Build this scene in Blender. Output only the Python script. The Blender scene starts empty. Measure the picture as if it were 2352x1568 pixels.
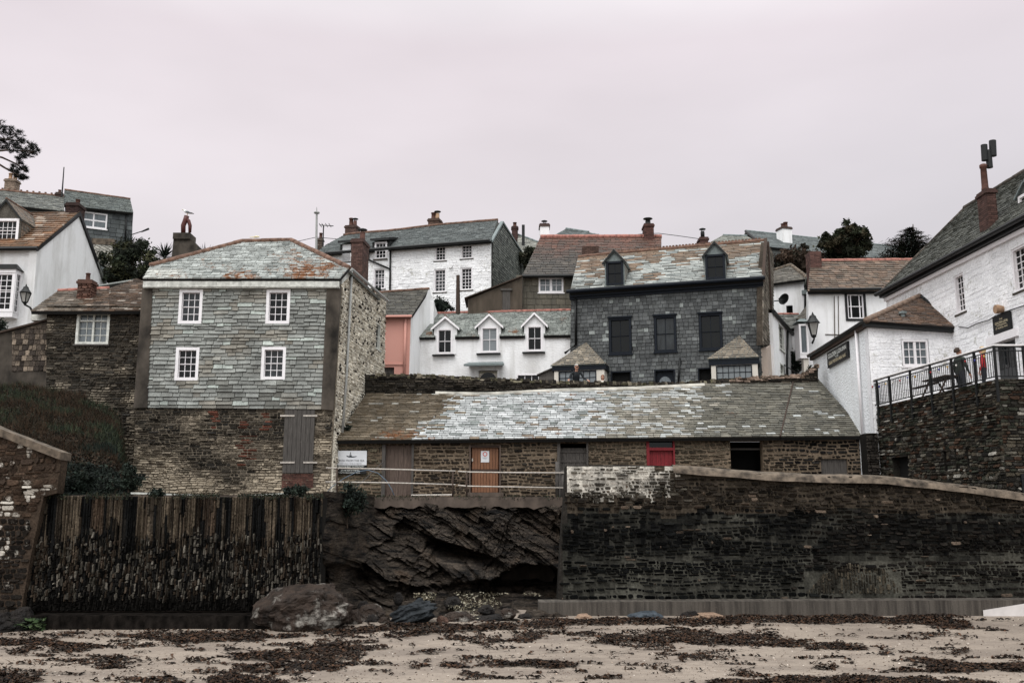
import bpy, bmesh, math, random
from mathutils import Vector, Matrix, noise, geometry
random.seed(7)
S = bpy.context.scene
V = Vector
# ------------------------------------------------------------------ camera, sky, sun, exposure
LENS = 35.0
PITCH = math.radians(10.3)
CAM = V((0.0, 0.0, 3.3))
cd = bpy.data.cameras.new("camera"); cam = bpy.data.objects.new("camera", cd)
S.collection.objects.link(cam)
cam.location = CAM; cam.rotation_euler = (math.radians(90) + PITCH, 0, 0)
cd.lens = LENS; cd.sensor_width = 36; cd.clip_start = 0.2; cd.clip_end = 3000
S.camera = cam
SUN_EL, SUN_AZ = math.radians(58), math.radians(205)     # azimuth measured from +Y clockwise
w = bpy.data.worlds.new("World"); S.world = w; w.use_nodes = True
nt = w.node_tree; nt.nodes.clear()
def wn(t, **k):
    n = nt.nodes.new(t)
    for a, b in k.items(): setattr(n, a, b)
    return n
sky = wn('ShaderNodeTexSky', sky_type='NISHITA', sun_disc=False, sun_elevation=SUN_EL, sun_rotation=SUN_AZ)
tc = wn('ShaderNodeTexCoord'); sep = wn('ShaderNodeSeparateXYZ')
nt.links.new(tc.outputs['Generated'], sep.inputs[0])
ramp = wn('ShaderNodeValToRGB')          # overcast cloud sheet: brighter towards the zenith, pinkish low down
cr = ramp.color_ramp
cr.elements[0].position = 0.0; cr.elements[0].color = (0.74, 0.705, 0.725, 1)
cr.elements[1].position = 1.0; cr.elements[1].color = (2.3, 2.38, 2.38, 1)
e = cr.elements.new(0.22); e.color = (0.75, 0.71, 0.735, 1)
e = cr.elements.new(0.45); e.color = (0.81, 0.735, 0.775, 1)
e = cr.elements.new(0.62); e.color = (1.14, 1.17, 1.18, 1)
nt.links.new(sep.outputs['Z'], ramp.inputs[0])
mp = wn('ShaderNodeMapping'); mp.inputs['Scale'].default_value = (1.2, 1.2, 3.5)
nt.links.new(tc.outputs['Generated'], mp.inputs[0])
nz = wn('ShaderNodeTexNoise'); nz.inputs['Scale'].default_value = 2.2; nz.inputs['Detail'].default_value = 4; nz.inputs['Roughness'].default_value = 0.45
nt.links.new(mp.outputs[0], nz.inputs['Vector'])
mr = wn('ShaderNodeMapRange'); mr.inputs['From Min'].default_value = 0.3; mr.inputs['From Max'].default_value = 0.7
mr.inputs['To Min'].default_value = 0.9; mr.inputs['To Max'].default_value = 1.06
nt.links.new(nz.outputs['Fac'], mr.inputs['Value'])
mrx = wn('ShaderNodeMapRange', interpolation_type='SMOOTHSTEP'); mrx.inputs['From Min'].default_value = -.15; mrx.inputs['From Max'].default_value = .5; mrx.inputs['To Max'].default_value = 1.0; nt.links.new(sep.outputs['X'], mrx.inputs['Value'])      # greyer cloud to the right
mrz = wn('ShaderNodeMapRange', interpolation_type='SMOOTHSTEP'); mrz.inputs['From Min'].default_value = .55; mrz.inputs['From Max'].default_value = .3; nt.links.new(sep.outputs['Z'], mrz.inputs['Value'])
gm = wn('ShaderNodeMath', operation='MULTIPLY'); nt.links.new(mrx.outputs[0], gm.inputs[0]); nt.links.new(mrz.outputs[0], gm.inputs[1])
gcol = wn('ShaderNodeMix', data_type='RGBA', blend_type='MULTIPLY'); gcol.inputs['B'].default_value = (.83, .85, .86, 1); nt.links.new(gm.outputs[0], gcol.inputs['Factor'])
ramp2 = wn('ShaderNodeValToRGB')         # behind the camera the cloud is neutral grey-white
c2 = ramp2.color_ramp; c2.elements[0].color = (1.0, 1.01, 1.02, 1); c2.elements[1].color = (2.3, 2.38, 2.38, 1)
e = c2.elements.new(.3); e.color = (1.3, 1.32, 1.33, 1)
nt.links.new(sep.outputs['Z'], ramp2.inputs[0])
mr0 = wn('ShaderNodeMapRange', interpolation_type='SMOOTHSTEP'); mr0.inputs['From Min'].default_value = -.2; mr0.inputs['From Max'].default_value = .45; nt.links.new(sep.outputs['Y'], mr0.inputs['Value'])
mxr = wn('ShaderNodeMix', data_type='RGBA'); nt.links.new(mr0.outputs[0], mxr.inputs['Factor']); nt.links.new(ramp2.outputs[0], mxr.inputs['A']); nt.links.new(ramp.outputs[0], mxr.inputs['B'])
mul = wn('ShaderNodeMix', data_type='RGBA', blend_type='MULTIPLY'); mul.inputs['Factor'].default_value = 1
nt.links.new(mxr.outputs['Result'], gcol.inputs['A']); nt.links.new(gcol.outputs['Result'], mul.inputs['A']); nt.links.new(mr.outputs[0], mul.inputs['B'])
b1 = wn('ShaderNodeBackground'); b1.inputs['Strength'].default_value = 0.05
b2 = wn('ShaderNodeBackground'); b2.inputs['Strength'].default_value = 0.975
nt.links.new(sky.outputs[0], b1.inputs[0]); nt.links.new(mul.outputs['Result'], b2.inputs[0])
mx = wn('ShaderNodeMixShader'); mx.inputs[0].default_value = 0.96
nt.links.new(b1.outputs[0], mx.inputs[1]); nt.links.new(b2.outputs[0], mx.inputs[2])
wo = wn('ShaderNodeOutputWorld'); nt.links.new(mx.outputs[0], wo.inputs[0])
sl = bpy.data.lights.new("sun", 'SUN'); sl.energy = 1.5; sl.angle = math.radians(40); sl.color = (1.0, 0.97, 0.94)
so = bpy.data.objects.new("sun", sl); S.collection.objects.link(so)
sd = V((math.sin(SUN_AZ) * math.cos(SUN_EL), math.cos(SUN_AZ) * math.cos(SUN_EL), math.sin(SUN_EL)))
so.rotation_euler = sd.to_track_quat('Z', 'Y').to_euler()
S.view_settings.view_transform = 'Standard'; S.view_settings.look = 'None'
S.view_settings.exposure = 0.2; S.view_settings.gamma = 1.0
S.cycles.max_bounces = 5; S.cycles.diffuse_bounces = 3

# ------------------------------------------------------------------ geometry toolkit
FPX = 2352 * LENS / 36
CP, SP = math.cos(PITCH), math.sin(PITCH)
def ray(x, y):
    dx = (x - 1176) / FPX; dy = (784 - y) / FPX
    return V((dx, CP - dy * SP, SP + dy * CP))
def P(x, y, Y):
    d = ray(x, y); return CAM + d * (Y / d.y)
def PZ(x, y, z):
    d = ray(x, y); return CAM + d * ((z - CAM.z) / d.z)
def PX(x, y, X):
    d = ray(x, y); return CAM + d * (X / d.x)
def proj(p):
    q = p - CAM; fy = q.y * CP + q.z * SP; uz = q.z * CP - q.y * SP
    return 1176 + q.x / fy * FPX, 784 - uz / fy * FPX
UP = V((0, 0, 1))
class Fr:
    def __init__(s, O, u, v, n): s.O, s.u, s.v, s.n = V(O), V(u).normalized(), V(v).normalized(), V(n).normalized()
    def uv(s, x, y):
        d = ray(x, y); t = (s.O - CAM).dot(s.n) / d.dot(s.n); q = CAM + d * t - s.O
        return (q.dot(s.u), q.dot(s.v))
    def loc(s, p): q = p - s.O; return (q.dot(s.u), q.dot(s.v))
    def pt(s, a, b, d=0.0): return s.O + s.u * a + s.v * b + s.n * d
    def px(s, a, b): return proj(s.pt(a, b))
    def poly(s, pts): return [s.uv(*p) for p in pts]
    def off(s, d): return Fr(s.O + s.n * d, s.u, s.v, s.n)
def vert(O, yaw=0.0):
    a = math.radians(yaw)
    return Fr(O, (math.cos(a), math.sin(a), 0), UP, (math.sin(a), -math.cos(a), 0))
def vert2(A, B):                        # vertical plane through two points, A left and B right as seen
    u = V((B.x - A.x, B.y - A.y, 0)).normalized()
    return Fr(A, u, UP, (u.y, -u.x, 0))
def plane3(A, B, C):                    # A left, B right along the eave, C up the slope
    u = (B - A).normalized(); n = u.cross(C - A).normalized(); return Fr(A, u, n.cross(u), n)
def R(a, b): return random.uniform(a, b)
def N(x, y, z=0.0): return noise.noise(V((x, y, z)))
def lin(c): return tuple(((v / 255) / 12.92 if v / 255 <= .04045 else ((v / 255 + .055) / 1.055) ** 2.4) for v in c[:3])
def C(r, g, b, k=1.0): a = lin((r, g, b)); return (a[0] * k, a[1] * k, a[2] * k, 0.0)
def mixc(a, b, t): return tuple(a[i] * (1 - t) + b[i] * t for i in range(4))
def scl(c, k): return (c[0] * k, c[1] * k, c[2] * k, c[3])
def ss(a, b, x):
    t = max(0.0, min(1.0, (x - a) / (b - a))); return t * t * (3 - 2 * t)
def area2(p): return sum(p[i][0] * p[(i + 1) % len(p)][1] - p[(i + 1) % len(p)][0] * p[i][1] for i in range(len(p)))
def ccw(p): return list(p) if area2(p) > 0 else list(p)[::-1]
def convex(p):
    n = len(p)
    for i in range(n):
        a, b, c = p[i], p[(i + 1) % n], p[(i + 2) % n]
        if (b[0] - a[0]) * (c[1] - b[1]) - (b[1] - a[1]) * (c[0] - b[0]) < -1e-4: return False
    return True
def clip(sub, cl):
    out = sub
    n = len(cl)
    for i in range(n):
        a, b = cl[i], cl[(i + 1) % n]; ex, ey = b[0] - a[0], b[1] - a[1]
        inp, out = out, []
        if not inp: return []
        f = [ex * (p[1] - a[1]) - ey * (p[0] - a[0]) for p in inp]
        for j in range(len(inp)):
            p, q, fp, fq = inp[j], inp[(j + 1) % len(inp)], f[j], f[(j + 1) % len(inp)]
            if fp >= 0: out.append(p)
            if (fp >= 0) != (fq >= 0):
                t = fp / (fp - fq); out.append((p[0] + (q[0] - p[0]) * t, p[1] + (q[1] - p[1]) * t))
    return out
def inpoly(p, poly):
    x, y = p; r = False; n = len(poly)
    for i in range(n):
        a, b = poly[i], poly[(i + 1) % n]
        if (a[1] > y) != (b[1] > y) and x < (b[0] - a[0]) * (y - a[1]) / (b[1] - a[1]) + a[0]: r = not r
    return r
W1 = (1, 1, 1, 0)
M = {}
class MB:
    def __init__(s): s.v, s.f, s.m, s.c = [], [], [], []
    def poly(s, pts, mat=0, col=W1):
        k = len(s.v); s.v.extend(pts); s.f.append(tuple(range(k, k + len(pts)))); s.m.append(mat); s.c.append(col)
    def faces(s, pts, fs, mat=0, col=W1):
        k = len(s.v); s.v.extend(pts)
        for f in fs: s.f.append(tuple(k + i for i in f)); s.m.append(mat); s.c.append(col)
    def hexa(s, b, t, mat=0, col=W1):       # 4 bottom points, 4 top points in the same order
        s.faces(list(b) + list(t), [(3, 2, 1, 0), (4, 5, 6, 7), (0, 1, 5, 4), (1, 2, 6, 5), (2, 3, 7, 6), (3, 0, 4, 7)], mat, col)
    def box(s, fr, a0, a1, b0, b1, d0, d1, mat=0, col=W1):
        q = lambda d: [fr.pt(a0, b0, d), fr.pt(a1, b0, d), fr.pt(a1, b1, d), fr.pt(a0, b1, d)]
        s.hexa(q(d0), q(d1), mat, col)
    def wbox(s, x0, x1, y0, y1, z0, z1, mat=0, col=W1):
        s.box(Fr((0, 0, 0), (1, 0, 0), (0, 1, 0), (0, 0, 1)), x0, x1, y0, y1, z0, z1, mat, col)
    def prism(s, fr, poly, d0, d1, holes=(), mat=0, col=W1):
        poly = ccw(poly); loops = [poly] + [[(h[0], h[2]), (h[0], h[3]), (h[1], h[3]), (h[1], h[2])] for h in holes]
        flat = [p for l in loops for p in l]
        tri = geometry.tessellate_polygon([[V((p[0], p[1], 0)) for p in l] for l in loops])
        k = len(s.v); n = len(flat)
        s.v.extend([fr.pt(p[0], p[1], d1) for p in flat]); s.v.extend([fr.pt(p[0], p[1], d0) for p in flat])
        for t in tri:
            if area2([flat[i] for i in t]) < 0: t = t[::-1]
            s.f.append(tuple(k + i for i in t)); s.f.append(tuple(k + n + i for i in t[::-1]))
            s.m += [mat] * 2; s.c += [col] * 2
        j = k
        for l in loops:
            L = len(l)
            for i in range(L):
                a, b = j + i, j + (i + 1) % L
                s.f.append((a, a + n, b + n, b)); s.m.append(mat); s.c.append(col)
            j += L
    def tube(s, pts, r, n=8, mat=0, col=W1, cap=True):
        pts = [V(p) for p in pts]; rs = r if isinstance(r, (list, tuple)) else [r] * len(pts)
        k = len(s.v)
        for i, p in enumerate(pts):
            d = (pts[min(i + 1, len(pts) - 1)] - pts[max(i - 1, 0)]).normalized()
            a = d.cross(UP if abs(d.z) < .9 else V((1, 0, 0))).normalized(); b = d.cross(a)
            for j in range(n):
                t = 2 * math.pi * j / n; s.v.append(p + (a * math.cos(t) + b * math.sin(t)) * rs[i])
        for i in range(len(pts) - 1):
            for j in range(n):
                a, b = k + i * n + j, k + i * n + (j + 1) % n
                s.f.append((a, a + n, b + n, b)); s.m.append(mat); s.c.append(col)
        if cap:
            s.f.append(tuple(k + j for j in range(n))); e = k + (len(pts) - 1) * n
            s.f.append(tuple(e + n - 1 - j for j in range(n))); s.m += [mat] * 2; s.c += [col] * 2
    def lathe(s, base, prof, n=14, mat=0, col=W1):      # prof: (radius, height)
        s.tube([V(base) + UP * h for _, h in prof], [max(r, .001) for r, _ in prof], n, mat, col)
    def build(s, name, mats, parent=None, smooth=False):
        me = bpy.data.meshes.new(name); o = bpy.data.objects.new(name, me); S.collection.objects.link(o)
        off = V((0, 0, 0))
        if parent is not None:
            o.parent = parent; r = parent
            while r.parent: r = r.parent
            off = r.location
        me.from_pydata([tuple(p - off) for p in s.v], [], s.f)
        for m in (mats if isinstance(mats, (list, tuple)) else [mats]): me.materials.append(m)
        me.polygons.foreach_set('material_index', s.m)
        ml = mats if isinstance(mats, (list, tuple)) else [mats]; plain = {M.get('slate'): C(104, 106, 102), M.get('hung'): C(78, 80, 78), M.get('stone'): C(86, 82, 76), M.get('brick'): C(80, 60, 52), M.get('mortar'): C(70, 66, 60)}
        s.c = [plain.get(ml[i], c) if c is W1 else c for i, c in zip(s.m, s.c)]
        at = me.color_attributes.new('Col', 'FLOAT_COLOR', 'CORNER'); cols = []
        for f, c in zip(s.f, s.c): cols += list(c) * len(f)
        at.data.foreach_set('color', cols)
        if smooth: me.polygons.foreach_set('use_smooth', [True] * len(s.f))
        me.update(); return o
def thing(name, label, cat, loc=(0, 0, 0), group=None):
    o = bpy.data.objects.new(name, None); S.collection.objects.link(o); o.location = loc; o.empty_display_size = .3
    return tag(o, label, cat, group)
def tag(o, label, cat, group=None):
    o['label'] = label; o['category'] = cat
    if group: o['group'] = group
    return o
def kind(o, k): o['kind'] = k; return o

# ------------------------------------------------------------------ materials
class NB:
    def __init__(s, name):
        s.m = bpy.data.materials.new(name); s.m.use_nodes = True; s.t = s.m.node_tree
        s.b = s.t.nodes['Principled BSDF']; s.tc = s.t.nodes.new('ShaderNodeTexCoord')
    def n(s, t, **k):
        x = s.t.nodes.new(t)
        for a, b in k.items(): setattr(x, a, b)
        return x
    def L(s, a, b): s.t.links.new(a, b)
    def noise(s, scale, stretch=(1, 1, 1), detail=4, rough=.55, rot=(0, 0, 0), dist=0.0):
        mp = s.n('ShaderNodeMapping'); mp.inputs['Scale'].default_value = stretch; mp.inputs['Rotation'].default_value = rot
        s.L(s.tc.outputs['Object'], mp.inputs[0])
        z = s.n('ShaderNodeTexNoise'); z.inputs['Scale'].default_value = scale; z.inputs['Detail'].default_value = detail
        z.inputs['Roughness'].default_value = rough; z.inputs['Distortion'].default_value = dist
        s.L(mp.outputs[0], z.inputs['Vector']); return z.outputs['Fac']
    def rng(s, v, a, b, c=0.0, d=1.0):
        r = s.n('ShaderNodeMapRange')
        for k, x in (('From Min', a), ('From Max', b), ('To Min', c), ('To Max', d)): r.inputs[k].default_value = x
        s.L(v, r.inputs['Value']); return r.outputs[0]
    def mix(s, f, a, b, mode='MIX'):
        x = s.n('ShaderNodeMix', data_type='RGBA', blend_type=mode)
        for k, v in (('Factor', f), ('A', a), ('B', b)):
            if isinstance(v, (int, float)) : x.inputs[k].default_value = v if k == 'Factor' else (v, v, v, 1)
            elif isinstance(v, tuple): x.inputs[k].default_value = (*v[:3], 1)
            else: s.L(v, x.inputs[k])
        return x.outputs['Result']
    def math(s, op, a, b=0.0):
        x = s.n('ShaderNodeMath', operation=op)
        for i, v in enumerate((a, b)):
            if isinstance(v, (int, float)): x.inputs[i].default_value = v
            else: s.L(v, x.inputs[i])
        return x.outputs[0]
    def fin(s, col, rough=.85, bump=None, bs=.3, bd=.05, spec=.3, metal=0):
        if isinstance(col, tuple): s.b.inputs['Base Color'].default_value = (*col[:3], 1)
        else: s.L(col, s.b.inputs['Base Color'])
        s.b.inputs['Roughness'].default_value = rough; s.b.inputs['Specular IOR Level'].default_value = spec
        s.b.inputs['Metallic'].default_value = metal
        if bump is not None:
            u = s.n('ShaderNodeBump'); u.inputs['Strength'].default_value = bs; u.inputs['Distance'].default_value = bd
            s.L(bump, u.inputs['Height']); s.L(u.outputs[0], s.b.inputs['Normal'])
        return s.m
def mat_attr(name, rough=.8, sc=5, amt=.5, fine=40, famt=.35, bs=.4, bd=.03, lich=None, spec=.3, stretch=(1, 1, 1)):
    k = NB(name); a = k.n('ShaderNodeVertexColor', layer_name='Col')
    col = k.mix(1.0, a.outputs['Color'], k.rng(k.noise(sc, stretch), .3, .7, 1 - amt, 1 + amt * .7), 'MULTIPLY')
    fz = k.noise(fine, stretch, 3)
    col = k.mix(1.0, col, k.rng(fz, .3, .7, 1 - famt, 1 + famt), 'MULTIPLY')
    if lich:
        f = k.math('ADD', k.noise(4.5, detail=7, rough=.7), k.math('SUBTRACT', a.outputs['Alpha'], .5))
        f = k.rng(f, .58, .72)
        lc = k.mix(k.noise(22), lich[0], lich[1])
        col = k.mix(f, col, lc)
    return k.fin(col, rough, fz, bs, bd, spec)
def mat_paint(name, col, rough=.8, grime=(.35, .33, .3), g=.35, bump=.5, bscale=7, bd=.05, stretch=(1, 1, 2.2), gs=.7):
    k = NB(name)
    st = k.math('MULTIPLY', k.rng(k.noise(gs, (1, 1, .5), 6, .62), .48, .78), g)
    c = k.mix(st, col, grime)
    c = k.mix(k.math('MULTIPLY', k.rng(k.noise(2.6, (1, 1, .09), 5, .6), .52, .8), g * .8), c, tuple(v * .9 for v in grime))
    c = k.mix(1.0, c, k.rng(k.noise(30, detail=3), .3, .7, .93, 1.04), 'MULTIPLY')
    return k.fin(c, rough, k.noise(bscale, stretch, 5, .55, dist=.5), bump, bd)
def mat_plain(name, col, rough=.6, var=.25, sc=6, stretch=(1, 1, 1), bs=.15, spec=.3, metal=0, bd=.02):
    k = NB(name); z = k.noise(sc, stretch, 5)
    return k.fin(k.mix(1.0, tuple(col[:3]), k.rng(z, .3, .7, 1 - var, 1 + var), 'MULTIPLY'), rough, z, bs, bd, spec, metal)
ORANGE = (lin((128, 80, 44)), lin((100, 70, 46)))
M['slate'] = mat_attr('slate', .62, 2.5, .35, 30, .3, .5, .02, ORANGE, .35)
M['hung'] = mat_attr('hung_slate', .7, 1.6, .35, 22, .25, .5, .02, (lin((112, 96, 80)), lin((120, 106, 88))), .3)
M['stone'] = mat_attr('rubble_stone', .9, 2, .45, 18, .5, .8, .04, spec=.06)
M['flaked'] = mat_attr('flaking_limewash', .9, 2, .4, 18, .45, .7, .04, (lin((196, 190, 182)), lin((150, 142, 130))), .06)
M['limed'] = mat_attr('limed_rubble', .9, 2, .35, 18, .4, .7, .04, (lin((176, 164, 146)), lin((140, 128, 112))), .06)
M['mortar'] = mat_attr('mortar', .95, 1.2, .4, 14, .4, .6, .03, spec=.05)
M['white'] = mat_paint('white_limewash', C(233, 232, 233)[:3], g=.6)
M['whitesmooth'] = mat_paint('white_render', C(231, 230, 231)[:3], bump=.25, bscale=14, bd=.02, g=.6)
M['pink'] = mat_paint('pink_render', C(196, 144, 132)[:3], bump=.3, bscale=18, bd=.02, g=.15, grime=(.3, .13, .1))
M['cream'] = mat_paint('cream_paint', C(205, 198, 188)[:3], bump=.1, g=.3)
M['frame'] = mat_plain('white_paint', C(226, 222, 224), .5, .06, 12)
M['wornframe'] = mat_plain('worn_white_paint', C(190, 190, 184), .7, .3, 6)
M['navy'] = mat_plain('navy_paint', C(13, 19, 28), .6, .3, 10, spec=.18)
M['black'] = mat_plain('black_paint', C(14, 15, 16), .5, .2, 20)
M['iron'] = mat_plain('black_iron', C(16, 17, 18), .5, .3, 25)
M['glass'] = mat_plain('window_glass', C(11, 13, 14), .05, .3, .8, spec=.22, bs=0)
M['glassnetreflect'] = mat_plain('net_curtain_and_reflection_glass', C(38, 41, 43), .08, .6, 2.2, (3, 3, .5), bs=0, spec=.3)
M['glasscurtain'] = mat_plain('curtained_glass', C(92, 98, 102), .12, .35, 3, (5, 5, .6), bs=0, spec=.5)
M['glassblind'] = mat_plain('blind_behind_glass', C(112, 117, 120), .12, .2, 4, (.4, .4, 8), bs=0, spec=.5)
M['dark'] = mat_plain('unlit_interior', C(8, 8, 8), .95, .2)  # near-black colour stands for the unlit depth behind openings
M['concrete'] = mat_plain('weathered_concrete', C(80, 70, 63), .9, .4, 3, (1, 1, .6), .5, bd=.03)
M['deck'] = mat_plain('dark_underlay', C(26, 25, 24), .95, .2)
M['cement'] = mat_plain('dark_cement', C(64, 58, 52), .95, .8, 1.6, (1, 1, .6), .6, bd=.03)
M['coping'] = mat_plain('cement_coping', C(86, 76, 66), .95, .8, 4, bs=.6, bd=.03)
M['lead'] = mat_plain('lead_sheet', C(104, 112, 112), .6, .25, 8)
M['pipe'] = mat_plain('grey_pipe', C(150, 150, 148), .5, .2, 12)
M['galv'] = mat_plain('galvanised_tube', C(168, 160, 152), .5, .3, 14)
M['brick'] = mat_attr('brick', .85, 3, .35, 25, .35, .5, .02)
M['ridge'] = mat_plain('ridge_tile', C(100, 76, 64), .85, .5, 5, bs=.5)
M['pinkridge'] = mat_plain('pink_ridge_tile', C(150, 102, 92), .85, .35, 6, bs=.4)
M['clay'] = mat_plain('clay_pot', C(80, 54, 46), .8, .35, 7, bs=.4)
M['buff'] = mat_plain('buff_clay', C(150, 122, 98), .8, .25, 7, bs=.3)
M['wood'] = mat_plain('grey_weathered_wood', C(72, 68, 65), .85, .45, 5, (9, 9, .5), .5)
M['brownwood'] = mat_plain('faded_brown_wood', C(86, 73, 66), .85, .5, 5, (9, 9, .5), .5)
M['redpaint'] = mat_plain('red_paint', C(112, 25, 32), .6, .35, 6, (6, 6, .6), .3)
M['rust'] = mat_plain('rusty_steel', C(58, 46, 39), .85, .4, 12)
M['corrug'] = mat_plain('corrugated_sheet', C(104, 94, 84), .75, .3, 3, (1, 1, .3), .3)
M['bark'] = mat_plain('bark', C(60, 50, 42), .95, .4, 8, (1, 1, .3), .8)
M['leaf'] = mat_attr('foliage', .85, 1.5, .3, 9, .25, 0.0, .01, spec=.2)
M['signwhite'] = mat_plain('sign_white', C(205, 206, 210), .5, .04, 3, bs=0)
M['signblack'] = mat_plain('sign_black', C(16, 17, 19), .45, .1, 3, bs=0)
M['ink'] = mat_plain('sign_ink', C(44, 48, 54), .6, .1, 5, bs=0)
M['letter'] = mat_plain('sign_letter', C(226, 228, 224), .6, .1, 5, bs=0)
M['gold'] = mat_plain('gold_letter', C(214, 200, 168), .6, .1, 5, bs=0)
M['redink'] = mat_plain('red_ink', C(190, 60, 48), .6, .1, 5, bs=0)
M['rail'] = mat_plain('white_handrail', C(206, 202, 202), .5, .12, 8)
M['hose'] = mat_plain('pale_blue_hose', C(84, 98, 112), .5, .15, 8)

# ------------------------------------------------------------------ builders
def pieces(c, holes):
    rs = [c]
    for h in holes:
        nx = []
        for (a0, a1, b0, b1) in rs:
            if a1 <= h[0] or a0 >= h[1] or b1 <= h[2] or b0 >= h[3]: nx.append((a0, a1, b0, b1)); continue
            if a0 < h[0]: nx.append((a0, h[0], b0, b1))
            if a1 > h[1]: nx.append((h[1], a1, b0, b1))
            m0, m1 = max(a0, h[0]), min(a1, h[1])
            if b0 < h[2]: nx.append((m0, m1, b0, h[2]))
            if b1 > h[3]: nx.append((m0, m1, h[3], b1))
        rs = [r for r in nx if r[1] - r[0] > .03 and r[3] - r[2] > .03]
    return rs
def slates(mb, fr, outer, rh, w, colf, mat=0, holes=(), th=.035, wj=.3, rj=.1, gap=.012, jit=.014, taper=0.0, sag=0.0):
    outer = ccw(outer); conv = convex(outer)
    a0, a1 = min(p[0] for p in outer), max(p[0] for p in outer); t, t1 = min(p[1] for p in outer), max(p[1] for p in outer)
    T0 = t
    while t < t1:
        h = rh * (1 - taper * (t - T0) / (t1 - T0)) * R(1 - rj, 1 + rj); s = a0 - R(0, 1) * w
        while s < a1:
            ww = w * R(1 - wj, 1 + wj); a, b = s + gap, s + ww - gap; dz = R(-jit, jit)
            for (x0, x1, y0, y1) in pieces((a, b, t + dz, t + h + .01), holes):
                j1, j2 = R(-jit, jit) * .5, R(-jit, jit) * .5
                q = [(x0, y0 + j1), (x1, y0 + j2), (x1, y1), (x0, y1)]
                if conv: q = clip(q, outer)
                elif not all(inpoly(p, outer) for p in q): q = []
                if len(q) < 3 or abs(area2(q)) < .004: continue
                cx, cy = fr.px((x0 + x1) / 2, (y0 + y1) / 2); col = colf(cx, cy); tt = th * R(.7, 1.35)
                top = [fr.pt(p[0], p[1], tt * (1 - .85 * (p[1] - t) / h) + .004) for p in q]
                bot = [fr.pt(p[0], p[1], -.01) for p in q]; n = len(q)
                mb.faces(top + bot, [tuple(range(n))] + [(i, i + n, (i + 1) % n + n, (i + 1) % n) for i in range(n)], mat, col)
            s += ww
        t += h
def stones(mb, fr, outer, rh, w, colf, mat=0, holes=(), prot=.05, wj=.55, rj=.45, gap=.014, slope=0.0, drop=.0, wav=.06):
    outer = ccw(outer); conv = convex(outer)
    a0, a1 = min(p[0] for p in outer), max(p[0] for p in outer); t, t1 = min(p[1] for p in outer), max(p[1] for p in outer)
    t -= abs(slope) * (a1 - a0)
    while t < t1 + abs(slope) * (a1 - a0):
        h = rh * R(1 - rj, 1 + rj); s = a0 - R(0, 1) * w; ph = R(0, 99)
        while s < a1:
            ww = w * R(1 - wj, 1 + wj)
            if random.random() < .12: ww *= .5
            o = slope * (s - a0) + wav * N(s * .5 + ph * 0, t * 1.5)
            a, b = s + gap * R(.4, 1.4), s + ww - gap * R(.4, 1.4)
            g0, g1 = gap * R(.3, 1.5), gap * R(.3, 1.5)
            sk = R(-.2, .2) * h
            for (x0, x1, y0, y1) in pieces((a, b, t + o + g0, t + o + h - g1), holes):
                if random.random() < drop: continue
                hx, hy = x1 - x0, y1 - y0; r = min(.3 * hy, .25 * hx)
                j = lambda k=.18: R(-k, k) * hy
                q = [(x0 + r, y0 + j(.1)), ((x0 + x1) / 2 + j(), y0 - j(.12)), (x1 - r, y0 + j(.1)), (x1, y0 + r + j()), (x1 + sk * .3, y1 - r), (x1 - r, y1 + j(.1)), (x0 + r + sk * .3, y1 + j(.1)), (x0, y1 - r + j())]
                if conv: q = clip(q, outer)
                elif not all(inpoly(p, outer) for p in q): q = []
                if len(q) < 3 or abs(area2(q)) < .002: continue
                mx_, my_ = sum(p[0] for p in q) / len(q), sum(p[1] for p in q) / len(q)
                col = colf(*fr.px(mx_, my_))
                if col is None: continue
                pr = prot * R(.25, 1.3); ti, tj = R(-.3, .3), R(-.45, .45)
                inn = []
                for p in q:
                    dx, dy = p[0] - mx_, p[1] - my_; kx = max(.35, 1 - .022 / (abs(dx) + .02)); ky = max(.3, 1 - .016 / (abs(dy) + .016))
                    inn.append(fr.pt(mx_ + dx * kx, my_ + dy * ky, pr * (1 + ti * dx / (hx + .01) * 2 + tj * dy / (hy + .01) * 2)))
                mid = [fr.pt(p[0], p[1], pr * .45) for p in q]; bot = [fr.pt(p[0], p[1], -.03) for p in q]; n = len(q)
                fs = [tuple(range(n))]
                for i in range(n):
                    i2 = (i + 1) % n; fs += [(i, i + n, i2 + n, i2), (i + n, i + 2 * n, i2 + 2 * n, i2 + n)]
                mb.faces(inn + mid + bot, fs, mat, col)
            s += ww
        t += h
def rough_sheet(mb, fr, outer, step, amp, mat, col, d=0.0, holes=()):
    pass
def rect(fr, x0, y0, x1, y1):
    mx_, my_ = (x0 + x1) / 2, (y0 + y1) / 2
    return (fr.uv(x0, my_)[0], fr.uv(x1, my_)[0], fr.uv(mx_, y1)[1], fr.uv(mx_, y0)[1])
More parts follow.
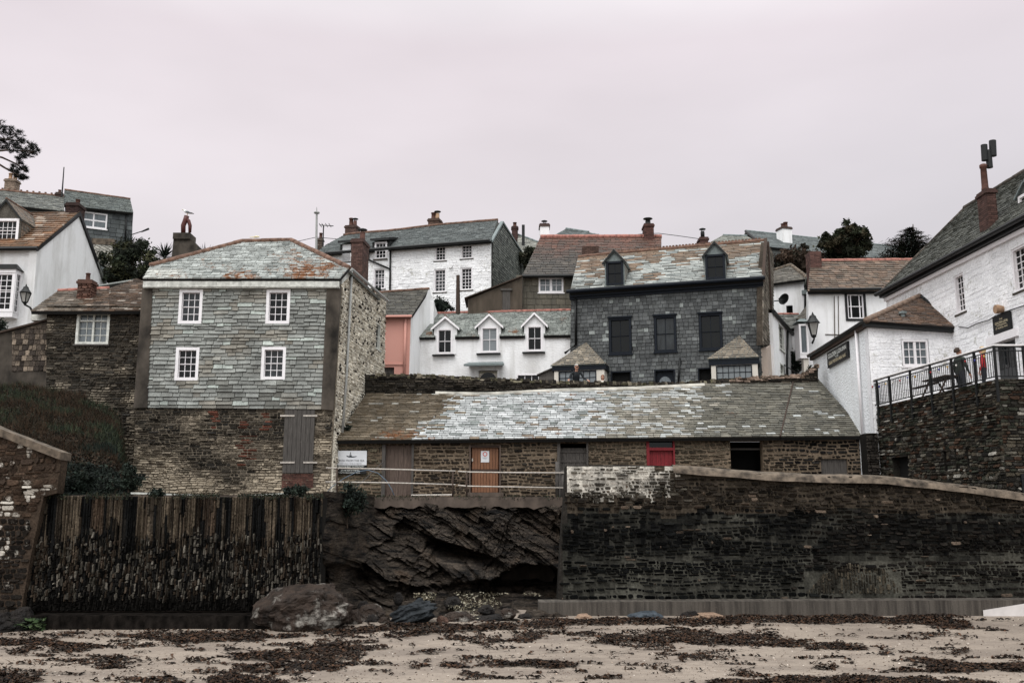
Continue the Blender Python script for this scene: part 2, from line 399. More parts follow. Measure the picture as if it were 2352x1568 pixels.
def window(parent, fr, r, cols, rows, mat='frame', cas=.07, mun=.016, rec=.06, glass='glass', sill=True, proud=.02, sash=True, sillmat=None, label=None, name='window', mid=0.5, sidebars=None):
    a0, a1, b0, b1 = r
    m = MB(); f = M[mat]
    m.box(fr, a0, a0 + cas, b0, b1, -rec - .05, proud); m.box(fr, a1 - cas, a1, b0, b1, -rec - .05, proud)
    m.box(fr, a0 + cas, a1 - cas, b1 - cas, b1, -rec - .05, proud - .003); m.box(fr, a0 + cas, a1 - cas, b0, b0 + cas, -rec - .05, proud - .003)
    i0, i1, j0, j1 = a0 + cas, a1 - cas, b0 + cas, b1 - cas
    st = .022
    if sash:
        jm = j0 + (j1 - j0) * mid
        for (u0, u1, dd) in ((j0, jm, -rec + .0), (jm, j1, -rec + .02)):
            m.box(fr, i0, i0 + st, u0, u1, dd - .03, dd); m.box(fr, i1 - st, i1, u0, u1, dd - .03, dd)
            m.box(fr, i0 + st, i1 - st, u0, u0 + st, dd - .03, dd - .002); m.box(fr, i0 + st, i1 - st, u1 - st, u1, dd - .03, dd - .002)
    d = -rec - .01
    xs = [i0 + (i1 - i0) * i / cols for i in range(1, cols)]
    if sidebars: xs = [i0 + (i1 - i0) * q for q in sidebars]
    for x in xs: m.box(fr, x - mun / 2, x + mun / 2, j0, j1, d - .02, d + .012)
    for j in range(1, rows):
        y = j0 + (j1 - j0) * j / rows; m.box(fr, i0, i1, y - mun / 2, y + mun / 2, d - .02, d + .009)
    o = m.build(name, f, parent)
    if label: o['label'] = label
    g = MB(); g.box(fr, i0 - .01, i1 + .01, j0 - .01, j1 + .01, -rec - .045, -rec - .028); g.build('pane', M[glass], o)
    if sill:
        k = MB(); k.box(fr, a0 - .06, a1 + .06, b0 - .07, b0, -rec, proud + .06); k.build('sill', M[sillmat or mat], o)
    return o
def hole(r, g=0.0): return (r[0] + g, r[1] - g, r[2] + g, r[3] - g)
def bricks(mb, fr, a0, a1, b0, b1, d, colf, mat=0, bw=.22, bh=.075):
    slabs = 0; t = b0; k = 0
    while t < b1 - .01:
        s = a0 - (bw / 2 if k % 2 else 0)
        while s < a1:
            x0, x1 = max(s, a0), min(s + bw - .012, a1)
            if x1 - x0 > .02: mb.box(fr, x0, x1, t, min(t + bh - .012, b1), d - .02, d + R(0, .01), mat, colf())
            s += bw
        t += bh; k += 1
def bcol(base, var=.35):
    return lambda: scl(base, R(1 - var, 1 + var))
def chimney(parent, x, y0, y1, wpx, Y, depth=None, style='brick', col=None, cap=True, pots=(), yaw=0, name='chimney', core=None):
    """brick/stone/render stack: centre x, top y0, foot y1 (px), width px, at depth Y"""
    if col and style == 'brick': g_ = sum(col[:3]) / 3; col = scl(mixc(col, (g_, g_, g_, 0), .3), .72)
    c = P(x, y1, Y); t = P(x, y0, Y); hw = wpx * Y / FPX / 2 * CP ** .0
    dp = depth or hw * 2
    o_ = V((c.x, c.y, c.z)); h = t.z - c.z; m = MB()
    f = vert(o_, yaw); mats = [core or M['mortar'], M['brick'], M['cement']]
    m.box(f, -hw, hw, -1.2, h, -dp, 0, 0, scl(col or C(120, 90, 75), .45) if style != 'render' else (col or W1))
    if style == 'brick':
        bc = bcol(col or C(96, 64, 54))
        sides = [(f, -hw, hw), (Fr(f.pt(hw, 0, -dp / 2), -f.n, UP, f.u), -dp / 2, dp / 2), (Fr(f.pt(-hw, 0, -dp / 2), f.n, UP, -f.u), -dp / 2, dp / 2)]
        for (g, a, b) in sides: bricks(m, g, a, b, -1.1, h, .004, bc, 1, .23, .085)
    elif style == 'stone':
        for (g, a, b) in [(f, -hw, hw), (Fr(f.pt(hw, 0, -dp / 2), -f.n, UP, f.u), -dp / 2, dp / 2), (Fr(f.pt(-hw, 0, -dp / 2), f.n, UP, -f.u), -dp / 2, dp / 2)]:
            stones(m, g, [(a, -1), (b, -1), (b, h), (a, h)], .1, .25, lambda x, y: scl(col, R(.6, 1.4)), 1, prot=.03)
    if cap:
        cc = scl(col or C(96, 64, 54), .8) if style != 'render' else C(70, 55, 50)
        m.box(f, -hw - .06, hw + .06, h - .16, h - .05, -dp - .06, .06, 1, cc); m.box(f, -hw - .02, hw + .02, h - .05, h + .03, -dp - .02, .02, 1, scl(cc, .9))
    o = m.build(name, mats, parent)
    for (kind_, dx, ph, pr, mt) in pots:
        b = f.pt(dx * hw, h + .03, -dp / 2); q = MB()
        if kind_ == 'pot':
            q.lathe(b, [(pr * 1.15, 0), (pr * 1.1, ph * .1), (pr, ph * .15), (pr * .9, ph * .85), (pr * 1.12, ph * .87), (pr * 1.12, ph * .97), (pr * .8, ph)])
        elif kind_ == 'cowl':
            q.lathe(b, [(pr * 1.1, 0), (pr, ph * .12), (pr * .9, ph)])
        elif kind_ == 'flue':
            q.lathe(b, [(pr, 0), (pr, ph * .8), (pr * .9, ph)])
        p = q.build('chimney_pot', M[mt], o, True)
        if kind_ == 'cowl' or kind_ == 'flue':
            k = MB(); tb = b + UP * ph
            for i in range(3):
                a = i * 2.1; d = V((math.cos(a), math.sin(a), 0)) * pr * .85
                k.tube([tb + d - UP * .05, tb + d + UP * .13], .012, 5)
            k.lathe(tb + UP * .12, [(pr * 1.7, 0), (pr * 1.6, .03), (pr * .6, .08), (.01, .1)])
            k.build('cowl', M['iron'], o, False)
    return o
def text(s, fr, a0, a1, b0, b1, d, mat, parent, name='lettering', depth=.006, sx=None):
    cu = bpy.data.curves.new('t', 'FONT'); cu.body = s; cu.extrude = 0; cu.resolution_u = 3
    o = bpy.data.objects.new('t', cu); S.collection.objects.link(o)
    dg = bpy.context.evaluated_depsgraph_get(); me = bpy.data.meshes.new_from_object(o.evaluated_get(dg))
    vs = [v.co.copy() for v in me.vertices]; fs = [tuple(p.vertices) for p in me.polygons]
    bpy.data.objects.remove(o); bpy.data.curves.remove(cu); bpy.data.meshes.remove(me)
    x0, x1 = min(v.x for v in vs), max(v.x for v in vs); y0, y1 = min(v.y for v in vs), max(v.y for v in vs)
    m = MB(); m.faces([fr.pt(a0 + (v.x - x0) / (x1 - x0) * (a1 - a0), b0 + (v.y - y0) / (y1 - y0) * (b1 - b0), d + depth) for v in vs], fs)
    return m.build(name, M[mat], parent)
def ridge_tiles(mb, A, B, r=.12, n=None, mat=0, lift=.02):
    L = (B - A).length; n = n or max(2, int(L / .4)); d = (B - A) / n
    for i in range(n):
        k = r * R(.95, 1.08); mb.tube([A + d * i + UP * lift, A + d * (i + 1.04) + UP * (lift + R(-.008, .012))], [k, k * .96], 8, mat)
def gutter(parent, pts, r=.06, mat='black', name='gutter'):
    m = MB(); m.tube(pts, r, 8); return m.build(name, M[mat], parent)
def pipe(parent, pts, r=.045, mat='black', name='downpipe'):
    m = MB(); m.tube(pts, r, 8); return m.build(name, M[mat], parent, True)
def solid(mb, pts, th, mat=0, col=W1):       # slab under a planar polygon
    n = (pts[1] - pts[0]).cross(pts[2] - pts[0]).normalized()
    if n.z < 0: n = -n
    k = len(pts); mb.faces(list(pts) + [p - n * th for p in pts], [tuple(range(k)), tuple(range(2 * k - 1, k - 1, -1))] + [(i, i + k, (i + 1) % k + k, (i + 1) % k) for i in range(k)], mat, col)
# ================================================================== SETTING: sand, terraces, hillside
def lerpt(tab, x):
    if x <= tab[0][0]: return tab[0][1]
    for (a, b), (c, d) in zip(tab, tab[1:]):
        if x <= c: return b + (d - b) * (x - a) / (c - a)
    return tab[-1][1]
def grid(x0, x1, nx, y0, y1, ny, zf, cf=None):
    m = MB(); vs = []
    for j in range(ny + 1):
        for i in range(nx + 1):
            x, y = x0 + (x1 - x0) * i / nx, y0 + (y1 - y0) * j / ny; vs.append(V((x, y, zf(x, y))))
    fs = [(j * (nx + 1) + i, j * (nx + 1) + i + 1, (j + 1) * (nx + 1) + i + 1, (j + 1) * (nx + 1) + i) for j in range(ny) for i in range(nx)]
    m.v = vs; m.f = fs; m.m = [0] * len(fs); m.c = [cf(*(vs[f[0]].xy)) for f in fs] if cf else [W1] * len(fs)
    return m
SK, SY = .057, 20.3                                   # the beach rises gently towards the walls
def beach(y): return SK * (min(max(y, SY), 32.0) - SY) if y > SY else 0.0
def sandz(x, y): return beach(y) + (.05 * N(x * .12, y * .25) + .025 * N(x * .5, y * 1.3, 5)) * ss(31, 27, y)
def PS(x, y):                                          # point of the beach seen at a pixel
    d = ray(x, y); t = (-CAM.z) / d.z; p = CAM + d * t
    if p.y > SY: t = (CAM.z + SK * SY) / (SK * d.y - d.z); p = CAM + d * t
    return p
def mat_sand():
    k = NB('sand'); big = k.noise(.35, (1, 2.6, 1), 5, .6); fine = k.noise(60, detail=4); mid = k.noise(5, (1, 3, 1), 4)
    c = k.mix(k.rng(big, .42, .62), C(136, 124, 113)[:3], C(114, 103, 94)[:3])
    c = k.mix(k.math('MULTIPLY', k.rng(mid, .5, .7), .6), c, C(98, 85, 76)[:3])
    c = k.mix(1.0, c, k.rng(fine, .3, .7, .8, 1.15), 'MULTIPLY')
    return k.fin(c, .85, k.math('ADD', mid, k.math('MULTIPLY', fine, .3)), .5, .05)
M['sand'] = mat_sand()
sb = grid(-34, 34, 170, 8, 33, 170, sandz)
s0 = sb.build('sand', M['sand'], None, True); kind(s0, 'structure')
g = MB(); zz = -.12
g.poly([V((-900, -900, zz)), V((900, -900, zz)), V((900, 900, zz)), V((-900, 900, zz))]); kind(g.build('ground', M['sand']), 'structure')
# terraces behind the quay walls and the road above
def mat_earth():
    k = NB('earth'); a = k.noise(1.2, detail=6); c = k.mix(k.rng(a, .35, .65), C(72, 64, 52)[:3], C(52, 56, 42)[:3])
    return k.fin(c, .95, k.noise(9, detail=5), .8, .1)
M['earth'] = mat_earth()
M['road'] = mat_plain('road_surface', C(92, 88, 86), .9, .25, 3, bs=.4)
t = MB()
t.wbox(-34, -7.3, 29.2, 46, -.1, 4.08); t.wbox(-7.3, 1.9, 36.4, 46, -.1, 4.2); t.wbox(1.9, 40, 31.6, 46, -.1, 4.15)
kind(t.build('terrace', M['concrete']), 'structure')
HT = [(45.6, 8.6), (54, 8.8), (58, 11), (64, 14), (72, 16.5), (85, 20), (110, 24), (220, 30)]
HTL = [(42.6, 8.6), (46.5, 11.2), (52, 14.3), (58, 16.4), (64, 17.6), (72, 19), (85, 20), (110, 24), (220, 30)]
def hillz(x, y):
    b = ss(-9, -14, x); return lerpt(HT, y) * (1 - b) + lerpt(HTL, y) * b + .25 * N(x * .2, y * .2)
kind(grid(-90, -12, 60, 42.6, 220, 90, hillz).build('hillside', M['earth'], None, True), 'structure')
kind(grid(-12, 90, 70, 45.9, 220, 90, hillz).build('hillside', M['earth'], None, True), 'structure')
rd = grid(-12, 40, 40, 45.7, 56, 10, lambda x, y: hillz(x, y) * 0 + 8.72 + .0 * x); kind(rd.build('road', M['road']), 'structure')

# ------------------------------------------------------------------ sea wall (right) with footing
MORT = C(112, 104, 92)
sw = thing('sea_wall', 'tall dark rubble sea wall with pale lime patch at its left end, right of the cave', 'wall', (2, 31.2, .6))
fsw = vert(V((0, 31.2, 0)))
TOPL = [(1297, 1068), (1420, 1066), (1545, 1070), (1640, 1077), (1750, 1086), (1880, 1092), (2020, 1094), (2150, 1107), (2260, 1122), (2352, 1134), (2460, 1150), (3000, 1196)]
def topy(x): return lerpt(TOPL, x)
outl = fsw.poly([(1281, 1378), (1288, 1250), (1296, 1140), (1300, 1069)] + TOPL[1:] + [(3000, 1378)])
def sea_col(x, y):
    v = R(.45, 1.35); ty = topy(x)
    c = mixc(C(38, 37, 35), C(52, 46, 40), R(0, 1))
    if x < 1580 + 40 * N(y * .05, 3) + R(-60, 40) and y < 1144 + 14 * N(x * .02, 9) + R(-12, 12):        # lime-washed patch
        c = mixc(C(80, 75, 67), C(48, 44, 40), R(0, 1)); c = (*c[:3], .25 + .36 * ss(1610, 1470, x) * ss(1162, 1118, y) + .35 * N(x * .03, y * .05, 12))
    elif y < 1172 + 34 * N(x * .012, 4) + R(-10, 10): c = scl(mixc(C(60, 53, 46), C(40, 36, 32), R(0, 1)), .72)
    elif x > 1880 + R(-60, 60): c = scl(mixc(C(46, 41, 36), C(28, 27, 26), R(0, 1) ** .7), .62)
    else: c = scl(mixc(C(18, 19, 19), C(34, 34, 32), R(0, 1) ** 2), .6)
    if random.random() < .03: c = C(92, 80, 70)
    return scl(c, v)
m = MB(); m.prism(fsw, outl, -1.0, 0.0, mat=1, col=C(44, 41, 38))
# mortar tone changes along the wall: front sheet of patches
o2 = ccw(outl); a0, a1 = min(p[0] for p in o2), max(p[0] for p in o2)
def mort_col(x, y):
    if x < 1545 + 30 * N(y * .05, 3) + R(-50, 25) and y < 1144 + 14 * N(x * .02, 9) + R(-10, 8): return C(196, 190, 180, R(.5, 1))
    if y < 1176 + 26 * N(x * .012, 4): return C(64, 57, 49, R(.6, 1.1))
    k = ss(-.2, .5, N(x * .008, y * .011, 2)); q = ss(1240, 1330, y)
    return scl(mixc(C(15, 15, 15), C(92, 90, 82), min(1, max(0, .04 + .42 * k + .3 * q + .3 * N(x * .06, y * .09, 5)))), R(.8, 1.1))
st = .16; i = a0
while i < a1:
    j = 0.7
    while j < 5.4:
        q = clip([(i, j), (i + st, j), (i + st, j + st), (i, j + st)], o2) if convex(o2) else [(i, j), (i + st, j), (i + st, j + st), (i, j + st)]
        q = [p for p in q]
        if len(q) > 2 and all(inpoly(p, o2) for p in q): m.poly([fsw.pt(p[0], p[1], .012) for p in ccw(q)], 1, mort_col(*fsw.px(i + st / 2, j + st / 2)))
        j += st
    i += st
X0 = fsw.uv(1555, 1200)[0]
pit = [fsw.uv(*p) for p in ((1850, 1362), (1890, 1318), (1950, 1292), (2030, 1305), (2072, 1362))]
ph = [(min(p[0] for p in pit), max(p[0] for p in pit), min(p[1] for p in pit), max(p[1] for p in pit) - .25)]
stones(m, fsw, outl, .085, .21, sea_col, 0, ph, prot=.07, gap=.017, wav=.22, rj=.65, wj=.8)
fpit = Fr(fsw.pt(0, 0, .0), UP, -fsw.u, fsw.n)           # stones laid on edge in the patched foot of the wall
pv = [(p[1], -p[0]) for p in pit]
stones(m, fpit, pv, .085, .3, lambda x, y: scl(mixc(C(40, 38, 34), C(92, 84, 72), R(0, 1)), R(.6, 1.2)), 0, prot=.07, gap=.02)
m.build('stonework', [M['flaked'], M['mortar']], sw)
m = MB()                                                   # rounded cement coping
for xa in range(1545, 2990, 35):
    pa, pb = fsw.pt(*fsw.uv(xa, topy(xa))), fsw.pt(*fsw.uv(xa + 35.5, topy(xa + 35.5)))
    rr = .02 * N(xa * .02, 7)
    n_ = 7
    ra = [pa + V((0, .2 - .36 * math.cos(k * math.pi / (n_ - 1)) * 1.0, -.28 * (1 - math.sin(k * math.pi / (n_ - 1))) + .06 + .03 * N(xa * .05, k * 3.1))) for k in range(n_)]
    rb = [pb + V((0, .2 - .36 * math.cos(k * math.pi / (n_ - 1)) * 1.0, -.28 * (1 - math.sin(k * math.pi / (n_ - 1))) + .06 + .03 * N((xa + 35) * .05, k * 3.1))) for k in range(n_)]
    m.faces(ra + rb, [(k, k + n_, k + n_ + 1, k + 1) for k in range(n_ - 1)])
m.build('coping', M['coping'], sw, True)
def mat_footing():
    k = NB('streaked_concrete'); st_ = k.noise(2.2, (3.2, 1, .18), 5, .6); z = k.noise(25)
    c = k.mix(k.rng(st_, .4, .65), C(80, 74, 68)[:3], C(50, 45, 41)[:3])
    c = k.mix(k.math('MULTIPLY', k.rng(k.noise(9, (6, 1, .25), 4), .6, .75), .5), c, C(116, 110, 102)[:3])
    c = k.mix(1.0, c, k.rng(z, .3, .7, .85, 1.12), 'MULTIPLY'); return k.fin(c, .9, z, .3, .03)
M['footing'] = mat_footing()
m = MB(); f = vert(V((0, 30.5, 0)))
a, b = f.uv(1237, 1390)[0], f.uv(3000, 1390)[0]
n_ = 30
for i in range(n_):
    x0, x1 = a + (b - a) * i / n_, a + (b - a) * (i + 1) / n_; h0, h1 = 1.0 + .1 * i / n_, 1.0 + .1 * (i + 1) / n_
    m.hexa([f.pt(x0, -.3, -.75), f.pt(x1, -.3, -.75), f.pt(x1, -.3, 0), f.pt(x0, -.3, 0)], [f.pt(x0, h0, -.75), f.pt(x1, h1, -.75), f.pt(x1, h1 - .03, -.02), f.pt(x0, h0 - .03, -.02)])
m.build('concrete_footing', M['footing'], sw)

# ------------------------------------------------------------------ retaining wall of upright slates (left) and its ledge
rw = thing('retaining_wall', 'streaked retaining wall of upright slates under the slate-hung house', 'wall', (-11, 28.9, .5))
frw = vert(V((0, 28.9, 0)))
ro = frw.poly([(44, 1402), (735, 1402), (742, 1142), (97, 1138)])
m = MB(); m.prism(frw, ro, -.7, 0, (), 1, C(30, 28, 26))
fup = Fr(frw.pt(0, 0, 0), UP, -frw.u, frw.n); uo = [(p[1], -p[0]) for p in ro]
def bnd(x): return 1262 + 34 * N(x * .012, 2) + 16 * N(x * .06, 7)
def up_col(x, y):
    if y > bnd(x) + R(-26, 26): return None
    k = N(x * .028, y * .0035, 3) + .45 * N(x * .11, y * .006, 8)
    c = mixc(C(90, 80, 68), C(66, 57, 48), R(0, 1))
    if N(x * .02, 5) > .2: c = mixc(c, C(70, 54, 44), .5)
    if k > .12: c = C(20, 20, 20)
    elif k > .0: c = mixc(c, C(30, 28, 26), .6)
    if y < 1150 + 8 * N(x * .05, 1): c = mixc(c, C(40, 38, 30), .6)
    return scl(c, R(.85, 1.12))
def lo_col(x, y):
    if y <= bnd(x) - 30: return None
    k = N(x * .028, y * .006, 3) + .4 * N(x * .09, y * .02, 8); p = random.random()
    if y > 1374 + 8 * N(x * .02, 3): return scl(C(26, 24, 22), R(.5, 1.4))
    c = C(27, 26, 25) if p < .42 + k * .5 else (mixc(C(104, 98, 90), C(72, 68, 61), R(0, 1)) if p > .62 else C(62, 53, 45))
    return scl(c, R(.55, 1.3))
stones(m, fup, uo, .042, 1.0, up_col, 0, (), .065, gap=.0, wav=.09, wj=.8, rj=.75)
stones(m, fup, uo, .042, .15, lo_col, 0, (), .1, gap=.002, wav=.24, wj=.85, rj=.75)
m.build('stonework', [M['stone'], M['mortar']], rw)
m = MB(); f = vert(V((0, 28.1, 0)))
a, b_ = f.uv(68, 1420)[0], f.uv(648, 1420)[0]; n_ = 60
for i in range(n_):
    x0, x1 = a + (b_ - a) * i / n_, a + (b_ - a) * (i + 1) / n_; e0, e1 = .06 * N(x0 * .8, 1) + .03 * N(x0 * 4, 3), .06 * N(x1 * .8, 1) + .03 * N(x1 * 4, 3)
    m.hexa([f.pt(x0, .1, -.9), f.pt(x1, .1, -.9), f.pt(x1, .1, e1), f.pt(x0, .1, e0)], [f.pt(x0, .82, -.9), f.pt(x1, .82, -.9), f.pt(x1, .79 + e1 * .5, e1 - .06), f.pt(x0, .79 + e0 * .5, e0 - .06)])
M['darkledge'] = mat_plain('algae_dark_concrete', C(22, 19, 17), .85, .9, 5, (1, 1, .5), 1.0, bd=.08, spec=.03)
m.build('footing_ledge', M['darkledge'], rw)

# far-left stone wall with flaking white paint
lw = thing('boundary_wall', 'brown stone wall with flaking white paint and sloping coping at the left edge', 'wall', (-14, 28.6, .5))
flw = vert(V((0, 28.6, 0)))
out = flw.poly([(-140, 1440), (42, 1440), (70, 1280), (100, 1140), (130, 1132), (141, 1048), (0, 992), (-140, 935)])
def lcol(x, y):
    c = lcol0(x, y); k = N(x * .034, y * .02, 5) + .4 * N(x * .1, y * .08, 2) - (.25 if x > 80 else 0) - (.35 if y > 1290 else 0) - (.2 if y < 1100 else 0); return (*c[:3], .5 + .5 * k)
def lcol0(x, y):
    if y < 1190: return scl(mixc(C(72, 58, 48), C(52, 43, 37), R(0, 1)), R(.6, 1.15))
    return scl(mixc(C(40, 35, 31), C(28, 26, 24), R(0, 1)), R(.6, 1.2))
m = MB(); m.prism(flw, out, -.45, 0, mat=1, col=C(62, 52, 44)); stones(m, flw, out, .12, .26, lcol, 0, prot=.045, gap=.012, rj=.5, wav=.12)
m.build('stonework', [M['flaked'], M['flaked']], lw)
m = MB(); A, B = flw.uv(-140, 925), flw.uv(0, 988); Cc = flw.uv(143, 1043)
for p, q in ((A, B), (B, Cc)):
    m.hexa([flw.pt(p[0], p[1] - .16, -.6), flw.pt(q[0], q[1] - .16, -.6), flw.pt(q[0], q[1] - .16, .12), flw.pt(p[0], p[1] - .16, .12)], [flw.pt(p[0], p[1] + .06, -.6), flw.pt(q[0], q[1] + .06, -.6), flw.pt(q[0], q[1] + .06, .12), flw.pt(p[0], p[1] + .06, .12)])
m.build('coping', M['coping'], lw)

# ------------------------------------------------------------------ cliff with cave
def mat_cliff():
    k = NB('cliff_rock'); rot = (0, math.radians(-33), 0)
    a = k.noise(2.2, (.35, .6, 3.2), 7, .68, rot, .4); b = k.noise(14, (.5, .7, 3), 4, .6, rot); g_ = k.noise(.9, detail=4)
    c = k.mix(k.rng(a, .38, .64), C(14, 13, 13)[:3], C(70, 62, 55)[:3])
    c = k.mix(k.math('MULTIPLY', k.rng(g_, .55, .7), .45), c, C(84, 70, 58)[:3])
    c = k.mix(1.0, c, k.rng(b, .3, .7, .4, 1.5), 'MULTIPLY')
    at = k.n('ShaderNodeVertexColor', layer_name='Col'); c = k.mix(1.0, c, at.outputs['Color'], 'MULTIPLY')
    return k.fin(c, .9, k.math('ADD', a, k.math('MULTIPLY', b, .4)), 1.0, .15, .08)
M['cliff'] = mat_cliff()
cx0, cx1, nx, nz_ = -7.8, 2.0, 330, 180
ca, sa = math.cos(math.radians(33)), math.sin(math.radians(33))
def cave(p, q):
    d = 5.5 * ss(1, .55, math.hypot((p - 1220 + 14 * N(q * .05, 1)) / 84, (q - 1348) / 58) + .12 * N(p * .05, q * .05, 3))
    w_ = .3 * N(p * .02, q * .03, 5) + .2 * N(p * .06, q * .07, 6)
    a_ = (q - 1236) - (p - 1000) * .34                    # slanting overhang in the middle of the face
    d += 1.7 * ss(-4, 10, a_) * ss(58, 8, a_) * ss(960, 1010, p + 60 * w_) * ss(1180, 1080, p + 60 * w_)
    top_ = 1352 - .10 * (p - 900) + 34 * w_                # long undercut along the foot
    d += (.6 + 3.0 * ss(1060, 1180, p + 40 * w_)) * ss(-3, 14, q - top_) * ss(850, 930, p + 50 * w_) * ss(1300, 1270, p)
    d += 1.2 * ss(1, .3, math.hypot((p - 790) / 70, (q - 1318) / 46) + w_)
    return d
cell = noise.cell
def cliffY(x, z):
    u, v = x * ca - z * sa, x * sa + z * ca            # beds run down to the right
    u += .6 * N(u * .6, v * .9, 21) + .2 * N(u * 2.2, v * 3, 24); v += .24 * N(u * .45, v * .7, 22) + .07 * N(u * 1.7, v * 2.6, 23)
    r = .8 * N(u * .4, v * .8, 1) + .35 * N(u * .9, v * 2, 4)
    r += .46 * cell(V((u * .6, v * 1.4, .5))) + .26 * cell(V((u * 1.6 + 7, v * 4.2, 1.5))) + .1 * cell(V((u * 3.5, v * 9 + 3, 2.5))) + .06 * cell(V((u * 7, v * 20, 4.5))) + .06 * N(u * 6, v * 16, 2) + .03 * N(x * 11, z * 11, 6)
    stp = v * 1.3; r += .3 * (stp - math.floor(stp)) ** 2
    t = max(0, min(1, (z - .6) / 3.6)); base = 30.6 + 4.9 * t ** .8
    p, q = proj(V((x, base, z)))
    e_ = ss(-4.6, -5.45, x); base = base * (1 - e_) + (28.8 + .8 * t + 1.6 * ss(-5.55, -5.75, x)) * e_
    return base + r * ss(4.25, 3.7, z) * .85 * (1 - .6 * e_) + cave(p, q)
m = MB(); vs = []
for j in range(nz_ + 1):
    for i in range(nx + 1):
        x, z = cx0 + (cx1 - cx0) * i / nx, .2 + 4.0 * j / nz_; vs.append(V((x, cliffY(x, z), z)))
m.v = vs; m.f = [(j * (nx + 1) + i, j * (nx + 1) + i + 1, (j + 1) * (nx + 1) + i + 1, (j + 1) * (nx + 1) + i) for j in range(nz_) for i in range(nx)]
m.m = [0] * len(m.f)
m.c = [scl(W1, R(.75, 1.3)) for f_ in m.f]
k0 = nz_ * (nx + 1)                                      # top of the cliff runs back under the terrace
tops = [vs[k0 + i] for i in range(nx + 1)]; kk = len(m.v); m.v += [V((p.x, 38.5, 4.19)) for p in tops]
m.f += [(k0 + i, k0 + i + 1, kk + i + 1, kk + i) for i in range(nx)]; m.m += [0] * nx; m.c += [W1] * nx
kind(m.build('cliff', M['cliff']), 'structure')
# concrete slab edge of the walkway over the cliff
m = MB(); n_ = 34; Ya = 34.9
for i in range(n_):
    x0, x1 = 845 + (1292 - 845) * i / n_, 845 + (1292 - 845) * (i + 1) / n_
    p, q = P(x0, 1141, Ya), P(x1, 1141, Ya)
    h0, h1 = .36 + .16 * N(i * .6, 2), .36 + .16 * N(i * .6 + .6, 2)
    m.hexa([p + V((0, .9, -h0)), q + V((0, .9, -h1)), q + V((0, 0, -h1)), p + V((0, 0, -h0))], [p + V((0, .9, 0)), q + V((0, .9, 0)), q, p])
kind(m.build('walkway', M['concrete']), 'structure')

# ------------------------------------------------------------------ boulders
def mat_rock(name, c1, c2, white=0.0):
    k = NB(name); a = k.noise(3, detail=7, rough=.65); c = k.mix(k.rng(a, .35, .65), c1[:3], c2[:3])
    if white: c = k.mix(k.math('MULTIPLY', k.rng(k.noise(1.6, detail=6, rough=.7), .54, .66), white), c, C(170, 164, 156)[:3])
    return k.fin(c, .85, k.noise(12, detail=5), .8, .07, .12)
ROCK = {'brown': mat_rock('barnacled_rock', C(60, 50, 44), C(32, 28, 26), .55), 'dark': mat_rock('dark_rock', C(40, 36, 34), C(26, 25, 25)),
        'slab': mat_rock('slate_rock', C(48, 51, 54), C(22, 24, 26)), 'tan': mat_rock('tan_rock', C(150, 126, 108), C(116, 96, 82)),
        'blue': mat_rock('blue_grey_rock', C(76, 83, 90), C(48, 53, 58)), 'rust': mat_rock('reddish_rock', C(92, 70, 60), C(56, 46, 41), .3)}
def boulder(label, x0, x1, y0, y1, mt, Y=None, seed=0, dep=None, skew=0.0, rid=0.0, tilt=0.0):
    random.seed(seed); b = PS((x0 + x1) / 2, y1) if Y is None else P((x0 + x1) / 2, y1, Y)
    Y = b.y; hw = (x1 - x0) * Y / FPX / 2; h = max(.1, P((x0 + x1) / 2, y0, Y + .4 * hw).z - b.z); dp = dep or hw * 1.1
    bm = bmesh.new(); bmesh.ops.create_icosphere(bm, subdivisions=5, radius=1)
    for v in bm.verts:
        p = v.co.copy(); q = p.copy()
        n_ = .22 * noise.noise(p * 1.3 + V((seed, 0, 0))) + .12 * noise.noise(p * 3.1 + V((0, seed, 0))) + .07 * noise.noise(p * 7 + V((seed, 0, 0))) + .035 * noise.noise(p * 17)
        for ax in (V((.8, -.3, .6)), V((-.7, -.5, .5)), V((.1, -.95, .2)), V((-.1, -.2, 1))):
            ax = (ax + V((N(seed, 1), N(seed, 2), N(seed, 3))) * .5).normalized(); d = q.dot(ax)
            if d > .72: q -= ax * (d - .72) * .8
        q *= 1 + n_
        if rid: q *= 1 + rid * .07 * math.sin((q.z * 1.3 + q.y * .5) * 11 + 2.5 * noise.noise(p * 1.5)); q.y *= .8
        if tilt: q = V((q.x * math.cos(tilt) + q.z * .55 * math.sin(tilt) * -1, q.y, q.x * math.sin(tilt) * .8 + q.z * .62 * math.cos(tilt)))
        z = (q.z * .62 + .38); v.co = V((b.x + q.x * hw + skew * hw * z, b.y + dp * .45 + q.y * dp, b.z - .08 + z * h * (1.0)))
    m = MB(); m.v = [v.co.copy() for v in bm.verts]; m.f = [tuple(v.index for v in f_.verts) for f_ in bm.faces]; m.m = [0] * len(m.f); m.c = [W1] * len(m.f); bm.free()
    loc = V(b); o = m.build('boulder', ROCK[mt])
    for v in o.data.vertices: v.co -= loc
    o.location = loc
    random.seed(seed + 100); return tag(o, label, 'rock', 'boulders at the foot of the walls')
boulder('huge brown barnacled boulder leaning on the streaked retaining wall', 578, 792, 1326, 1432, 'brown', Y=27.9, seed=16, dep=.95, skew=.15)
boulder('long black ridged slab of rock in front of the cave', 888, 1002, 1354, 1434, 'slab', seed=12, rid=1.0, tilt=.5)
boulder('dark upright rock at the right foot of the huge brown boulder', 755, 800, 1388, 1432, 'dark', seed=5)
boulder('small brown rock between the dark upright rock and the barnacled rocks', 796, 828, 1390, 1432, 'brown', seed=8)
boulder('low reddish brown rock in front of the huge boulder, streaked pale', 690, 762, 1395, 1438, 'rust', seed=9)
boulder('brown rounded rock at the end of the concrete ledge', 640, 692, 1404, 1440, 'brown', seed=14)
